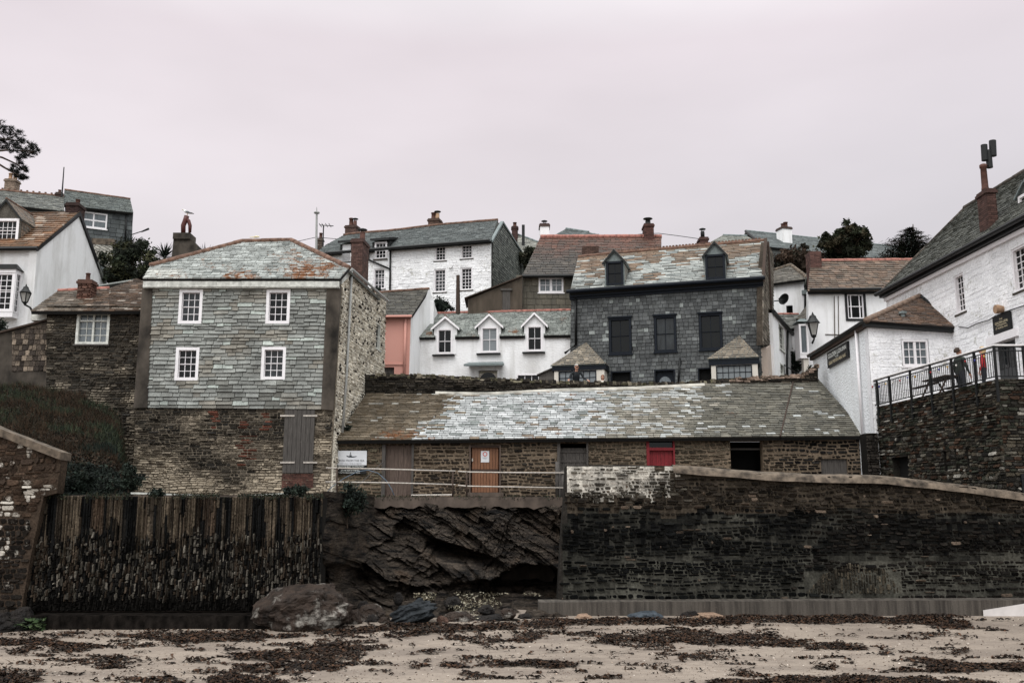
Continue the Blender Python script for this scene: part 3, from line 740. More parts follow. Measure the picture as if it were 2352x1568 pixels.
boulder('dark wet rock below the reddish rock on the sand', 672, 735, 1412, 1444, 'dark', seed=19)
boulder('brown rock just right of the black ridged slab', 1002, 1030, 1405, 1430, 'rust', seed=21)
boulder('grey rounded rock left of the black ridged slab with pale barnacles', 815, 880, 1380, 1420, 'brown', Y=29.6, seed=23)
boulder('pale grey-brown rock beside the black slab under the cave', 1022, 1090, 1396, 1426, 'brown', seed=27)
boulder('dark green-grey rock near the left end of the concrete footing', 1085, 1170, 1402, 1424, 'dark', seed=29)
boulder('blue-grey rock lying against the concrete footing', 1450, 1526, 1396, 1419, 'blue', seed=31)
boulder('dark grey mottled rock right of the blue-grey rock', 1560, 1614, 1393, 1414, 'dark', seed=33)
boulder('flat orange-tan rock beside the dark mottled rock', 1586, 1668, 1398, 1417, 'tan', seed=37)
boulder('large tan wedge rock by the right of the concrete footing', 2034, 2100, 1383, 1406, 'tan', seed=41)
boulder('small tan pebble rock at the left of the concrete footing', 1322, 1362, 1402, 1420, 'tan', seed=43)
boulder('mossy dark rock at the far left below the painted wall', 5, 70, 1385, 1445, 'dark', seed=47)
boulder('low dark rock at the left edge of the picture', -60, 22, 1395, 1450, 'dark', seed=49)
rocks = [(838, 868, 1402, 1428, 'dark'), (868, 896, 1408, 1430, 'brown'), (905, 925, 1352, 1378, 'dark'), (1040, 1072, 1404, 1424, 'rust'), (1100, 1135, 1380, 1402, 'dark'), (1150, 1185, 1388, 1410, 'brown'), (1190, 1225, 1400, 1420, 'dark'), (820, 846, 1372, 1396, 'dark'), (728, 752, 1418, 1440, 'brown'), (1020, 1060, 1362, 1388, 'dark')]
words_ = ['dark jagged rock between the small brown rock and the ridged slab', 'small brown rock touching the left end of the ridged slab', 'dark rock behind the top of the ridged slab', 'small reddish rock right of the ridged slab', 'dark rock in front of the cave mouth', 'brown rock below the right part of the cave', 'dark rock beside the end of the concrete footing', 'dark rock right of the huge barnacled boulder', 'small brown rock under the huge barnacled boulder', 'dark rock among pale barnacles under the overhang']
for i_, (r_, lb) in enumerate(zip(rocks, words_)): boulder(lb, *r_, seed=60 + i_ * 3, Y=None if r_[3] > 1412 else 28.6 + (1425 - r_[3]) * .06)
random.seed(11)
# white slope of the slipway at the right edge
m = MB(); a = PS(2255, 1402); b = PS(2600, 1398); c1 = P(2600, 1346, 30.45); c0 = P(2258, 1400.5, 30.45); a.z += .02; b.z += .02
m.faces([a, b, c1, c0, a - UP * .4, b - UP * .4, c1 - UP * .8, c0 - UP * .8], [(0, 1, 2, 3), (0, 4, 5, 1), (1, 5, 6, 2), (3, 2, 6, 7), (0, 3, 7, 4)])
kind(m.build('slipway', mat_plain('pale_slipway_concrete', C(196, 190, 188), .8, .1, 3)), 'structure')
# barnacles / pale gravel under the cave and algae at the left: stuff
def scatter(name, n, fp, size, cols, mt, flatk=.5):
    m = MB()
    for _ in range(n):
        p = fp()
        if p is None: continue
        s = R(*size); ax = V((R(-1, 1), R(-1, 1), R(-1, 1) * flatk)).normalized(); bx = ax.cross(V((R(-1, 1), R(-1, 1), R(-.2, 1)))).normalized()
        c = scl(random.choice(cols), R(.6, 1.4))
        k = [p + ax * s, p + bx * s * R(.25, .5), p - ax * s * R(.5, 1), p - bx * s * R(.25, .5)]
        m.poly(k, 0, c)
    return kind(m.build(name, mt), 'stuff')
def fbar():
    x, y = R(950, 1240), R(1345, 1425)
    if N(x * .02, y * .03, 3) < -.05 + .25 * abs(x - 1060) / 150: return None
    t = (1423 - y) / 80; p = PS(x, 1424); p.y += t * 2.2; p.z = .55 + t * .6 + R(0, .06); p.x *= p.y / (p.y - t * 2.2); return p
scatter('barnacles', 2200, fbar, (.02, .07), [C(150, 144, 128), C(120, 112, 96), C(90, 84, 70)], M['stone'])
def falg():
    x = R(-20, 95); p = PS(x, 1448); p.y += R(0, 1.6); p.z += R(0, .3); return p
scatter('algae', 1800, falg, (.04, .14), [C(44, 58, 34), C(58, 70, 44), C(32, 40, 28)], M['leaf'])
# rubble apron at the cliff foot
m = grid(-6.4, 1.6, 110, 28.6, 36, 90, lambda x, y: .35 + (y - 28.8) * .13 + .22 * N(x * 1.3, y * 1.3) + .12 * N(x * 3.4, y * 3.4) + .1 * cell(V((x * 2.3, y * 2.3, 0))))
kind(m.build('rocky_shore', M['cliff']), 'structure')
# ------------------------------------------------------------------ seaweed in wrack lines
def fb(a, c, s): return N(a, c, s) + .6 * N(a * 2.1, c * 2.1, s + 3) + .4 * N(a * 4.3, c * 4.3, s + 5) + .25 * N(a * 9, c * 9, s + 8)
def wrack(x, y, X, Y):
    """cover of stranded weed, 0..1"""
    q = Y + .05 * X + .4 * N(X * .2, Y * .3, 14); n_ = fb(X * .3, q * .62, 3)
    thr = .5 - .3 * ss(1150, 550, x) * ss(1436, 1475, y) - .14 * ss(1530, 1560, y) - .06 * (x > 1300)
    band = ss(13, 0, abs(y - lerpt([(500, 1466), (760, 1447), (1100, 1441), (1300, 1431), (1700, 1425), (2100, 1423), (2352, 1432)], x)) - 5) * (1 if 640 < x < 2230 else .3)
    band = max(band, .8 * ss(14, 0, abs(y - lerpt([(1000, 1462), (1300, 1458), (1750, 1470), (1990, 1480)], x)) - 6) * (1020 < x < 1990))
    band = max(band, .75 * ss(16, 2, abs(y - 1503 + (x - 1900) * .012)) * (1560 < x < 2230), .75 * ss(14, 2, abs(y - 1527)) * (1010 < x < 1330), .7 * ss(16, 2, abs(y - 1535)) * (2130 < x < 2400))
    thr -= .75 * band * (.55 + .6 * ss(-.35, .35, N(X * .35, Y * .8, 77)))
    sm = fb(X * .8, q * 1.7, 31); fine = N(X * .5, q * 3.4, 51) + .6 * N(X * 1.6, q * 8, 53) + .45 * N(X * 4, q * 14, 55)
    return max(.7 * ss(.5 - .2 * ss(1300, 600, x) - .3 * max(0, n_), .8, fine), ss(thr - .16, thr + .3, n_ + .2 * sm), .8 * ss(.44 - .2 * ss(1200, 600, x) * ss(1440, 1480, y), .75, sm))
m = MB(); nleaf = 0
wc = [C(42, 32, 26), C(25, 21, 19), C(56, 41, 31), C(34, 27, 23), C(68, 49, 37)]
for _ in range(300000):
    x, y = R(-40, 2400), 1395 + 190 * R(0, 1)
    p = PS(x, y)
    if p.y > 30.4 or (p.y > 27.9 and p.x < -5.6): continue
    k = wrack(x, y, p.x, p.y)
    if k < .05 or R(0, 1) > k * .62 * (p.y / 30): continue
    nl = 1
    p.z = sandz(p.x, p.y) + R(.0, .03) + .09 * k * max(0, N(p.x * 1.6, p.y * 1.6) + .25)
    a = R(0, 6.28); l, wd = R(.035, .1), R(.01, .026); d = V((math.cos(a), math.sin(a), R(-.1, .45))).normalized(); e_ = V((-d.y, d.x, R(-.5, .5))) * wd
    c = scl(random.choice(wc), R(.6, 1.3))
    m.faces([p - d * l - e_, p - d * l + e_, p + e_ * 1.3 + UP * R(0, .03), p - e_ * 1.3 + UP * R(0, .03), p + d * l + UP * R(-.02, .02)], [(0, 1, 2, 3), (3, 2, 4)], 0, c)
M['weed'] = mat_attr('seaweed', .85, 3, .35, 20, .35, .2, .01, spec=.12)
kind(m.build('seaweed', M['weed']), 'stuff')
def fdeb():
    p = PS(R(0, 2352), 1400 + 168 * R(0, 1) ** .8)
    if p.y > 30.3 or (p.y > 27.9 and p.x < -5.6): return None
    p.z = sandz(p.x, p.y) + .012; return p
scatter('shell_grit', 6000, fdeb, (.012, .035), [C(96, 80, 70), C(190, 180, 170), C(70, 60, 54), C(150, 134, 120)], M['stone'], .1)
# ================================================================== BUILDINGS, left half
M['paintstone'] = mat_attr('painted_stone', .85, .8, .16, 12, .10, .5, .04, (lin((186, 184, 178)), lin((158, 155, 146))), .15)
random.seed(21)
def wallp(parent, fr, pts, holes=(), mat='white', th=.4, name='wall', st=False, d=0.0):
    m = MB(); m.prism(fr, pts if st else fr.poly(pts), d - th, d, holes); return m.build(name, M[mat], parent)
def roofpl(f, a, b, c, back, over=.22):
    A = f.off(over); B = f.off(-back); return plane3(A.pt(*A.uv(*a)), A.pt(*A.uv(*b)), B.pt(*B.uv(*c)))
def roof(parent, pl, polys, rh, w, colf, mat='slate', deck='deck', th=.03, holes=(), name='roof', jit=.012, taper=0.0, rj=.1):
    m = MB()
    for p in polys:
        q = pl.poly(p); solid(m, [pl.pt(a, b, -.01) for a, b in ccw(q)], .14, 1); slates(m, pl, q, rh, w, colf, 0, holes, th, jit=jit, taper=taper, rj=rj)
    return m.build(name, [M[mat], M[deck]], parent)
def blob(x, y, c, rx, ry, amp=1.0):
    return amp * max(0, 1 - math.hypot((x - c[0]) / rx, (y - c[1]) / ry) + .5 * N(x * .03, y * .05))
def fill(fr, m, outer, colf, holes=(), rh=.12, w=.28, prot=.045, mortar=(.2, .18, .16, 0), th=.4, gap=.014, slope=0.0, drop=0.0, st=False, rj=.45, wav=.06, d=0.0):
    """rubble on a mortar core"""
    q = outer if st else fr.poly(outer); m.prism(fr, q, -th, 0, holes, 1, mortar); stones(m, fr, q, rh, w, colf, 0, holes, prot, gap=gap, slope=slope, drop=drop, rj=rj, wav=wav)
def board(m, fr, p, q, h, d0, d1, mat=0, col=W1):          # board between two (s,t) points, hanging h below them
    m.hexa([fr.pt(p[0], p[1] - h, d0), fr.pt(q[0], q[1] - h, d0), fr.pt(q[0], q[1] - h, d1), fr.pt(p[0], p[1] - h, d1)], [fr.pt(p[0], p[1], d0), fr.pt(q[0], q[1], d0), fr.pt(q[0], q[1], d1), fr.pt(p[0], p[1], d1)], mat, col)

# ------------------------------------------------------------------ tall slate-hung house on the quay
FA = vert(V((0, 41.3, 0)))
h = thing('slate_house', 'tall slate-hung house with four white sash windows above a rubble base and plank shutter', 'house', FA.pt(*FA.uv(530, 1135)))
wr = [rect(FA, 412, 666, 466, 744), rect(FA, 612, 666, 667, 744), rect(FA, 404, 798, 458, 874), rect(FA, 601, 797, 657, 872)]
full = [(303, 1142), (757, 1142), (783, 655), (330, 655)]
m = MB(); m.prism(FA, FA.poly(full), -.5, 0, [hole(r, .02) for r in wr], 1, C(112, 103, 91))
low = FA.poly([(303, 1142), (757, 1142), (765, 936), (312, 936)])
def base_col(x, y):
    for (bx, b0, b1, hw) in ((493, 938, 986, 8), (556, 960, 1000, 7), (611, 938, 988, 8), (566, 1000, 1070, 16)):
        if abs(x - bx) < hw and b0 < y < b1 and random.random() < .65: return scl(C(92, 58, 48), R(.6, 1.3))
    k = N(x * .012, y * .02, 4) + .6 * ss(470, 330, x) * ss(985, 1050, y) + .5 * ss(1040, 1110, y) + .35 * ss(715, 740, x)
    k += .3 * N(x * .05, y * .08, 6)
    a = mixc(C(44, 42, 40), C(70, 64, 56), R(0, 1)); b = mixc(C(150, 138, 122), C(112, 102, 90), R(0, 1))
    c = mixc(a, b, .6 * ss(.0, .4, k + .1 + R(-.14, .14))); c = scl(c, R(.5, 1.25)); return (*c[:3], .43 + .38 * k)
stones(m, FA, low, .09, .3, base_col, 0, prot=.05, gap=.012, wav=.1)
m.build('wall', [M['limed'], M['mortar']], h)
def front_col(x, y):
    c = mixc(C(136, 138, 134), C(120, 121, 117), R(0, 1))
    c = mixc(c, C(124, 116, 104), ss(.1, .5, N(x * .012, y * .02, 3) + R(-.2, .2)) * .7)
    if y > 870 and N(x * .02, y * .03, 8) > .25: c = mixc(c, C(74, 72, 66), .6)
    if random.random() < .05: c = C(160, 166, 160)
    c = scl(c, R(.9, 1.08) * (1 + .3 * N(x * .015, y * .02, 5))); return (c[0], c[1], c[2], .3)
m = MB(); sl_ = FA.poly([(339, 936), (741, 940), (753, 664), (352, 664)])
slates(m, FA.off(.06), sl_, .168, .5, front_col, 0, [hole(r, -.005) for r in wr], .06, .45, .16, .011, .028)
m.prism(FA, sl_, .0, .058, [hole(r, .0) for r in wr], 1, C(60, 58, 54))
m.build('slate_hanging', [M['hung'], M['mortar']], h)
m = MB()
m.prism(FA, FA.poly([(309, 938), (341, 936), (353, 664), (329, 664)]), -.05, .13); m.build('corner_pier', M['cement'], h); m = MB()
m.prism(FA, FA.poly([(739, 940), (766, 943), (784, 660), (752, 660)]), -.05, .15)
m.build('corner_pier', M['cement'], h)
for i, r in enumerate(wr):
    window(h, FA, r, 3, 4, 'frame', .125, .024, .04, proud=.1, glass=('glassnetreflect', 'glass', 'glass', 'glassnetreflect')[i], sill=False)
# plank shutter and brick patch
m = MB(); r = rect(FA, 652, 941, 722, 1086); n_ = 7
for i in range(n_):
    x0, x1 = r[0] + (r[1] - r[0]) * i / n_, r[0] + (r[1] - r[0]) * (i + 1) / n_
    m.box(FA, x0 + .006, x1 - .006, r[2], r[3], .02, .09 + (.02 if i == 3 else R(0, .008)))
sh = m.build('shutter', M['wood'], h)
m = MB()
for y in (955, 1062):
    tt = FA.uv(690, y)[1]
    for (a, b) in ((645, 678), (698, 730)):
        m = MB(); m.box(FA, FA.uv(a, y)[0], FA.uv(b, y)[0], tt - .035, tt + .035, .1, .125); m.build('hinge', M['galv'], sh)
m = MB(); r = rect(FA, 648, 1088, 720, 1120); bricks(m, FA, r[0], r[1], r[2], r[3], .06, bcol(C(78, 52, 45))); m.build('brick_patch', M['brick'], h)
# side wall
cs = FA.pt(*FA.uv(770, 900)); FS = vert2(cs, cs + V((.69, 6.08, 0)))
zt = 5.35
sp = [FS.uv(757, 1142), (zt, 4.2), FS.uv(886, 693), FS.uv(801, 622), FS.uv(783, 658)]
sp[1] = (sp[2][0], 4.2 - cs.z); sp = [(max(p[0], .02), p[1]) for p in sp]
def side_col(x, y):
    k = .1 + .15 * N(x * .06, y * .05, 2) + (.1 if y < 800 else -.02)
    if random.random() < k: return scl(C(60, 55, 50), R(.4, 1.2))
    c = scl(mixc(C(228, 221, 208), C(180, 171, 156), R(0, 1)), R(.8, 1.08)); return (*c[:3], .45)
m = MB(); rs = (FS.uv(863, 780)[0], FS.uv(873, 780)[0], FS.uv(868, 802)[1], FS.uv(868, 742)[1])
fill(FS, m, sp, side_col, [rs], .11, .19, .05, C(206, 198, 184), st=True, th=.5, gap=.02)
m.build('side_wall', [M['flaked'], M['mortar']], h)
window(h, FS, rs, 1, 2, 'wornframe', .05, rec=.1, proud=.0)
pipe(h, [FS.pt(*FS.uv(803, 622), .1), FS.pt(*FS.uv(791, 860), .1), FS.pt(*FS.uv(781, 995), .1)], .055, 'pipe')
# roof
A, B, Cc = P(328, 640, 40.95), P(780, 640, 40.95), P(610, 553, 44.6); RP = plane3(A, B, Cc)
def roof_col(x, y):
    c = mixc(C(168, 171, 168), C(144, 147, 144), R(0, 1)); 
    if random.random() < .06: c = C(116, 120, 118)
    if y > 618 and x < 420: c = mixc(c, C(186, 184, 178), .6)
    al = max(blob(x, y, (706, 620), 125, 46, 1.3), blob(x, y, (560, 632), 100, 26, 1.15), blob(x, y, (410, 634), 70, 14, 1.0), blob(x, y, (665, 590), 80, 40, .85), blob(x, y, (480, 610), 80, 30, .6), .12 + .3 * N(x * .03, y * .06))
    c = scl(c, R(.88, 1.1)); return (c[0], c[1], c[2], min(.74, .36 + .34 * max(0, al) + R(-.06, .06)))
rpoly = [(328, 640), (780, 640), (801, 616), (668, 553), (556, 556), (345, 612)]
rf = roof(h, RP, [rpoly], .175, .32, roof_col, th=.04)
q = [RP.pt(*RP.uv(*p)) for p in rpoly]
m = MB(); br, bl = q[2] + V((.62, 5.9, 0)), q[5] + V((-.3, 7, 0))
for f_ in ([q[2], br, q[3]], [q[5], q[4], bl], [q[3], br, bl, q[4]]): solid(m, [p - UP * .03 for p in f_], .1)
m.build('rear_slope', M['slate'], rf)
m = MB(); ridge_tiles(m, q[3], q[2], .13); ridge_tiles(m, q[4], q[3], .13); ridge_tiles(m, q[5], q[4], .13); m.build('ridge_tiles', M['ridge'], rf, True)
m = MB(); fo = FA.off(.28); p, q2 = fo.uv(329, 642), fo.uv(780, 642); n_ = 8
for i in range(n_):
    a = p[0] + (q2[0] - p[0]) * i / n_; b = p[0] + (q2[0] - p[0]) * (i + 1) / n_
    board(m, fo, (a, p[1] + (q2[1] - p[1]) * i / n_ - .01), (b - .006, p[1] + (q2[1] - p[1]) * (i + 1) / n_ - .01), .31 + R(-.01, .01), -.04, R(-.004, .006))
m.box(fo, p[0], q2[0], p[1] - .36, p[1] - .29, -.4, -.05)
m.build('fascia', M['wornframe'], h)
m = MB(); e0, e1 = FS.uv(790, 637), FS.uv(802, 618); e2 = FS.uv(887, 692)
m.tube([FS.pt(*e1, .12), FS.pt(*e2, .12)], .06, 8); m.build('gutter', M['pipe'], h)
m = MB(); board(m, FS, (e0[0] - .5, e0[1] - .12), (e1[0], e1[1]), .3, -.02, .06); m.build('verge_board', M['wornframe'], h)
# left chimney of cement with a two-legged red pot, and the gull on it
fc = vert(P(420, 600, 45.4)); m = MB()
def pxb(m, f, x0, y0, x1, y1, d0, d1, mat=0, inset=0.0):
    r = rect(f, x0, y0, x1, y1); m.box(f, r[0], r[1], r[2], r[3], d0, d1, mat)
r = rect(fc, 394, 563, 450, 660); r2 = rect(fc, 397, 549, 434, 564)
m.hexa([fc.pt(r[0] - .1, r[2], -.8), fc.pt(r[1], r[2], -.8), fc.pt(r[1], r[2], 0), fc.pt(r[0] - .1, r[2], 0)], [fc.pt(r[0], r[3], -.8), fc.pt(r[1], r[3], -.8), fc.pt(r[1], r[3], 0), fc.pt(r[0], r[3], 0)])
m.hexa([fc.pt(r[0], r[3], -.8), fc.pt(r[1], r[3], -.8), fc.pt(r[1], r[3], 0), fc.pt(r[0], r[3], 0)], [fc.pt(r2[0], r2[3], -.75), fc.pt(r2[1] + .1, r2[3], -.75), fc.pt(r2[1] + .1, r2[3], -.05), fc.pt(r2[0], r2[3], -.05)])
pxb(m, fc, 398, 535, 437, 549, -.85, .06)
ch = m.build('chimney', M['cement'], h)
fp = fc.off(-.4); pp = lambda x, y: fp.pt(*fp.uv(x, y))
m = MB(); m.tube([pp(421, 536), pp(421, 518), pp(426, 506), pp(429, 496)], [.11, .115, .12, .12], 12); m.tube([pp(436, 534), pp(436.5, 518), pp(433, 507), pp(429, 503)], [.07, .085, .09, .08], 10)
M['redpot'] = mat_plain('red_glazed_clay', C(74, 36, 32), .5, .3, 5)
m.build('chimney_pot', M['redpot'], ch, True)
gull_at = pp(429, 495.5)
chimney(h, 818, 549, 640, 27, 46.3, 1.15, 'brick', C(100, 66, 56), True, [('cowl', .35, .46, .14, 'clay')], yaw=-6.5)

# ------------------------------------------------------------------ low stone cottage to its left
FL = vert(V((0, 42.0, 0)))
h = thing('stone_cottage', 'low dark rubble cottage with mossy brown roof and one pale casement window', 'house', FL.pt(*FL.uv(215, 960)))
wr1 = rect(FL, 176, 717, 252, 791)
def lc(x, y):
    k = N(x * .02, y * .03, 2) + .5 * ss(870, 930, y) + .3 * ss(150, 110, x)
    c = mixc(mixc(C(52, 50, 47), C(76, 70, 62), R(0, 1)), C(140, 130, 116), ss(.1, .6, k + R(-.15, .15))); c = scl(c, R(.5, 1.2)); return (*c[:3], .3 + .4 * k)
m = MB(); fill(FL, m, [(104, 1150), (332, 1150), (336, 702), (108, 702)], lc, [hole(wr1, .02)], .085, .26, .055, C(70, 64, 57), wav=.12)
m.build('wall', [M['limed'], M['mortar']], h)
wo_ = window(h, FL, wr1, 4, 4, 'wornframe', .11, .025, .05, proud=.06, sash=False, glass='glasscurtain', sillmat='wood')
m = MB(); a_ = (wr1[0] + wr1[1]) / 2; m.box(FL, a_ - .04, a_ + .04, wr1[2] + .1, wr1[3] - .1, -.08, .01); tb = wr1[3] - (wr1[3] - wr1[2]) * .27; m.box(FL, wr1[0] + .1, wr1[1] - .1, tb - .03, tb + .03, -.08, .008); m.build('mullion', M['wornframe'], wo_)
pl = plane3(P(71, 714, 41.65), P(327, 713, 41.65), P(200, 666, 44.7))
def cc(x, y):
    c = mixc(C(112, 90, 74), C(78, 68, 60), R(0, 1))
    if x < 190: c = mixc(c, C(120, 112, 102), .6)
    if random.random() < .06: c = C(170, 160, 150)
    c = scl(c, R(.65, 1.2)); return (*c[:3], .3 + .2 * N(x * .03, y * .04))
rf = roof(h, pl, [[(71, 714), (251, 714), (251, 663), (133, 669)], [(251, 714), (334, 713), (334, 648), (313, 640), (251, 663)]], .17, .34, cc, th=.035)
m = MB(); g1 = [pl.pt(*pl.uv(*p)) for p in ((133, 669), (250, 663), (313, 640))]; ridge_tiles(m, g1[0], g1[1], .1); m.build('ridge_tiles', M['pinkridge'], rf, True)
m = MB(); ry = [pl.pt(*pl.uv(*p)) for p in ((71, 714), (334, 713))]; solid(m, [g1[0], g1[2], g1[2] + V((0, 3.5, -2)), g1[0] + V((0, 3.5, -2))], .1); m.build('rear_slope', M['slate'], rf)
chimney(h, 191, 643, 690, 31, 43.3, .62, 'stone', C(92, 66, 56), True, [('pot', 0, .36, .1, 'clay')])

# lean-to beyond it, patched with slates
FO = vert(V((0, 42.2, 0)))
h = thing('lean_to', 'patched slate and cement lean-to with a sloping top beside the low stone cottage', 'shed', FO.pt(*FO.uv(55, 900)))
m = MB(); op = FO.poly([(-60, 960), (107, 960), (109, 737), (-60, 781)]); m.prism(FO, op, -1.6, 0, mat=0)
slates(m, FO, FO.poly([(28, 852), (107, 852), (108, 740), (28, 762)]), .23, .21, lambda x, y: scl(mixc(C(60, 54, 50), C(138, 124, 110), R(0, 1) ** 2), R(.6, 1.2)), 1, (), .03)
m.build('wall', [M['cement'], M['stone']], h)
m = MB(); board(m, FO, FO.uv(-60, 778), FO.uv(114, 732), .08, -1.7, .12); m.build('roof', M['rust'], h)
m = MB(); pxb(m, FO, 70, 716, 112, 735, -.4, -.05); m.build('weatherboard', M['wornframe'], h)
m = MB(); m.box(FO, *rect(FO, -60, 906, 112, 938)[:2], *rect(FO, -60, 906, 112, 938)[2:], -.2, .35); m.build('base_slab', M['cement'], h)

# ------------------------------------------------------------------ white gabled house at the far left
FG = vert(V((0, 47.6, 0))); cg = FG.pt(*FG.uv(86, 600))
GG = vert2(cg, cg + V((.28, 8.2, 0)))
h = thing('gabled_house', 'white house with a big plain gable, orange lichen roof and bay window', 'house', FG.pt(*FG.uv(40, 735)))
bay_w = rect(FG, -70, 622, 34, 716)
wallp(h, FG, [(-160, 800), (74, 800), (86, 572), (-160, 574)], [hole(bay_w, .1)], 'white')
gp = [GG.uv(86, 567), GG.uv(181.7, 490), GG.uv(241, 655)]; gp += [(gp[2][0], -5), (0, -5)]
wallp(h, GG, gp, (), 'whitesmooth', name='gable_wall', st=True)
apex = GG.pt(*GG.uv(181.7, 488))
pl = plane3(P(-160, 570, 47.25), P(87, 566.5, 47.25), apex)
def oc(x, y):
    c = mixc(C(120, 88, 64), C(96, 80, 66), R(0, 1)); c = scl(c, R(.75, 1.2))
    if random.random() < .08: c = C(165, 150, 136)
    return (*c[:3], .55)
ra = pl.uv(181.7, 488); rl_ = pl.uv(-160, 495)
rf = roof(h, pl, [[(-160, 570), (88, 566), (182.5, 487), (-160, 495)]], .3, .5, oc, th=.05)
m = MB(); bk = GG.pt(gp[2][0], gp[2][1], .15); solid(m, [apex, bk, bk + V((-12, 0, 0)), apex + V((-12, 0, 0))], .12); m.build('rear_slope', M['slate'], rf)
m = MB(); board(m, GG, GG.uv(84, 567), GG.uv(181.7, 487), .22, 0, .1); board(m, GG, GG.uv(181.7, 487), GG.uv(243, 655), .25, 0, .1); m.build('bargeboard', M['black'], h)
gutter(h, [P(-160, 573, 47.0), P(86, 570, 47.0)], .1)
chimney(h, 163, 466, 500, 28, 51.3, .9, 'brick', C(70, 44, 38), True, [('pot', .3, .3, .12, 'clay')])
def dormer(parent, f, x0, x1, ye, xa, ya, yb, back, win, cols, rows, wmat, glass='glass', rcol=None, rmat='slate', face='whitesmooth', cheek='slate', over=.1, cas=.1, bargemat=None, ridge='ridge', sidebars=None, mid=.5, row=.16, sw=.26):
    """gabled dormer: face between x0 and x1 px, eaves at ye, apex (xa, ya), foot at yb; runs back metres back"""
    r = rect(f, x0, ye, x1, yb); ap = f.uv(xa, ya); ct = (r[0] + r[1]) / 2
    wrc = rect(f, *win); m = MB()
    m.prism(f, [(r[0], r[2]), (r[1], r[2]), (r[1], r[3]), (ct, ap[1] - .06), (r[0], r[3])], -.12, 0, [hole(wrc, .01)])
    d = m.build('dormer', M[face], parent)
    m = MB()
    for (s, sg) in ((r[0], -1), (r[1], 1)):
        g = Fr(f.pt(s, 0, 0), f.n * (-sg) * -1 * -1 if False else (f.n if sg < 0 else -f.n), UP, f.u * sg)
        q = [(-.12, r[2]), (-back, r[2] + .4 * (r[3] - r[2])), (-back, r[3]), (-.12, r[3])] if sg < 0 else [(.12, r[2]), (back, r[2] + .4 * (r[3] - r[2])), (back, r[3]), (.12, r[3])]
        m = MB(); m.prism(g, q, -.08, 0, mat=1); slates(m, g, q, row, sw, rcol, 0, (), .02); m.build('cheek', [M[cheek], M['cement']], d)
    m = MB()
    for sg in (-1, 1):
        e = r[0] - over if sg < 0 else r[1] + over
        es = r[3] - over * (ap[1] - r[3]) / (ct - r[0])
        q = [f.pt(e, es, over), f.pt(ct, ap[1], over), f.pt(ct, ap[1], -back), f.pt(e, es, -back)]
        if sg > 0: p3 = plane3(q[0], q[3], q[1])
        else: p3 = plane3(q[3], q[0], q[2])
        if p3.n.z < 0: p3 = Fr(p3.O, p3.u, -p3.v, -p3.n)
        sq = [p3.loc(p) for p in q]; solid(m, [p - p3.n * .01 for p in q], .07, 1); slates(m, p3, sq, row, sw, rcol, 0, (), .02)
    ro = m.build('roof', [M[rmat], M['lead']], d)
    if ridge:
        m = MB(); ridge_tiles(m, f.pt(ct, ap[1], over), f.pt(ct, ap[1], -back), .06); m.build('ridge_tiles', M[ridge], ro, True)
    if bargemat:
        m = MB(); es = r[3] - over * (ap[1] - r[3]) / (ct - r[0]); board(m, f, (r[0] - over, es), (ct, ap[1]), .13, over - .02, over + .02); board(m, f, (ct, ap[1]), (r[1] + over, es), .13, over - .02, over + .02)
        m.build('bargeboard', M[bargemat], d)
    window(d, f, wrc, cols, rows, wmat, cas, .022, .05, glass, sill=False, proud=.03, sidebars=sidebars, mid=mid)
    return d
fd = FG.off(-.5)
dormer(h, fd, -26, 46, 500, 19, 458, 560, 2.6, (-22, 502, 43, 557), 5, 3, 'frame', rcol=lambda x, y: (*scl(mixc(C(128, 110, 94), C(96, 92, 86), R(0, 1)), R(.8, 1.2))[:3], .35), face='stone', bargemat='black', cas=.13)
# bay window
fb = FG.off(.55); rb = rect(fb, -60, 624, 33, 716); bw = MB()
bay = thing_part = None
bw.box(fb, rb[0], rb[1], rb[2] - .25, rb[2], -.6, 0); bay = bw.build('bay', M['frame'], h); bw = MB(); bw.box(fb, rb[0], rb[1], rb[3] - .05, rb[3] + .12, -.6, .05); bw.build('bay_head', M['frame'], bay)
window(bay, fb, (rb[0], rb[1] - .02, rb[2], rb[3]), 6, 6, 'frame', .14, .03, .05, 'glass', sill=False, mid=.55)
fside = Fr(fb.pt(rb[1], 0, 0), -fb.n, UP, fb.u); window(bay, fside, (.02, .55, rb[2], rb[3]), 2, 6, 'frame', .07, .025, .03, 'glass', sill=False, mid=.55)
m = MB(); e = .12; z0, z1 = rb[3] + .12, rb[3] + .5
m.hexa([fb.pt(rb[0], z0, -.7), fb.pt(rb[1] + e, z0, -.7), fb.pt(rb[1] + e, z0, e), fb.pt(rb[0], z0, e)], [fb.pt(rb[0], z1, -.7), fb.pt(rb[1] - .25, z1, -.7), fb.pt(rb[1] - .25, z1, -.45), fb.pt(rb[0], z1, -.45)])
m.build('roof', M['black'], bay)
# ------------------------------------------------------------------ houses high up at the left
f = vert(P(180, 480, 66), 27)
h = thing('hilltop_house', 'dark slate-hung house with a wide white four-pane window high on the hill at upper left', 'house', f.pt(*f.uv(250, 590)))
wr1 = rect(f, 184, 486, 246, 526); r0 = f.poly([(150, 470), (305, 487), (301, 640), (150, 640)])
def dk(x, y): return (*scl(mixc(C(62, 66, 68), C(84, 88, 88), R(0, 1)), R(.75, 1.2))[:3], .1)
m = MB(); wr1 = (f.uv(184, 500)[0], f.uv(246, 508)[0], f.uv(215, 524)[1], f.uv(215, 488)[1])
m.prism(f, r0, -.4, 0, [hole(wr1, .03)], 1, C(50, 52, 52)); slates(m, f, r0, .3, .5, dk, 0, [hole(wr1)], .03)
m.build('wall', [M['hung'], M['mortar']], h)
window(h, f, wr1, 2, 2, 'frame', .1, .1, .03, 'glasscurtain', sash=False)
pl = roofpl(f, (150, 470), (306, 488), (225, 447), 3.0)
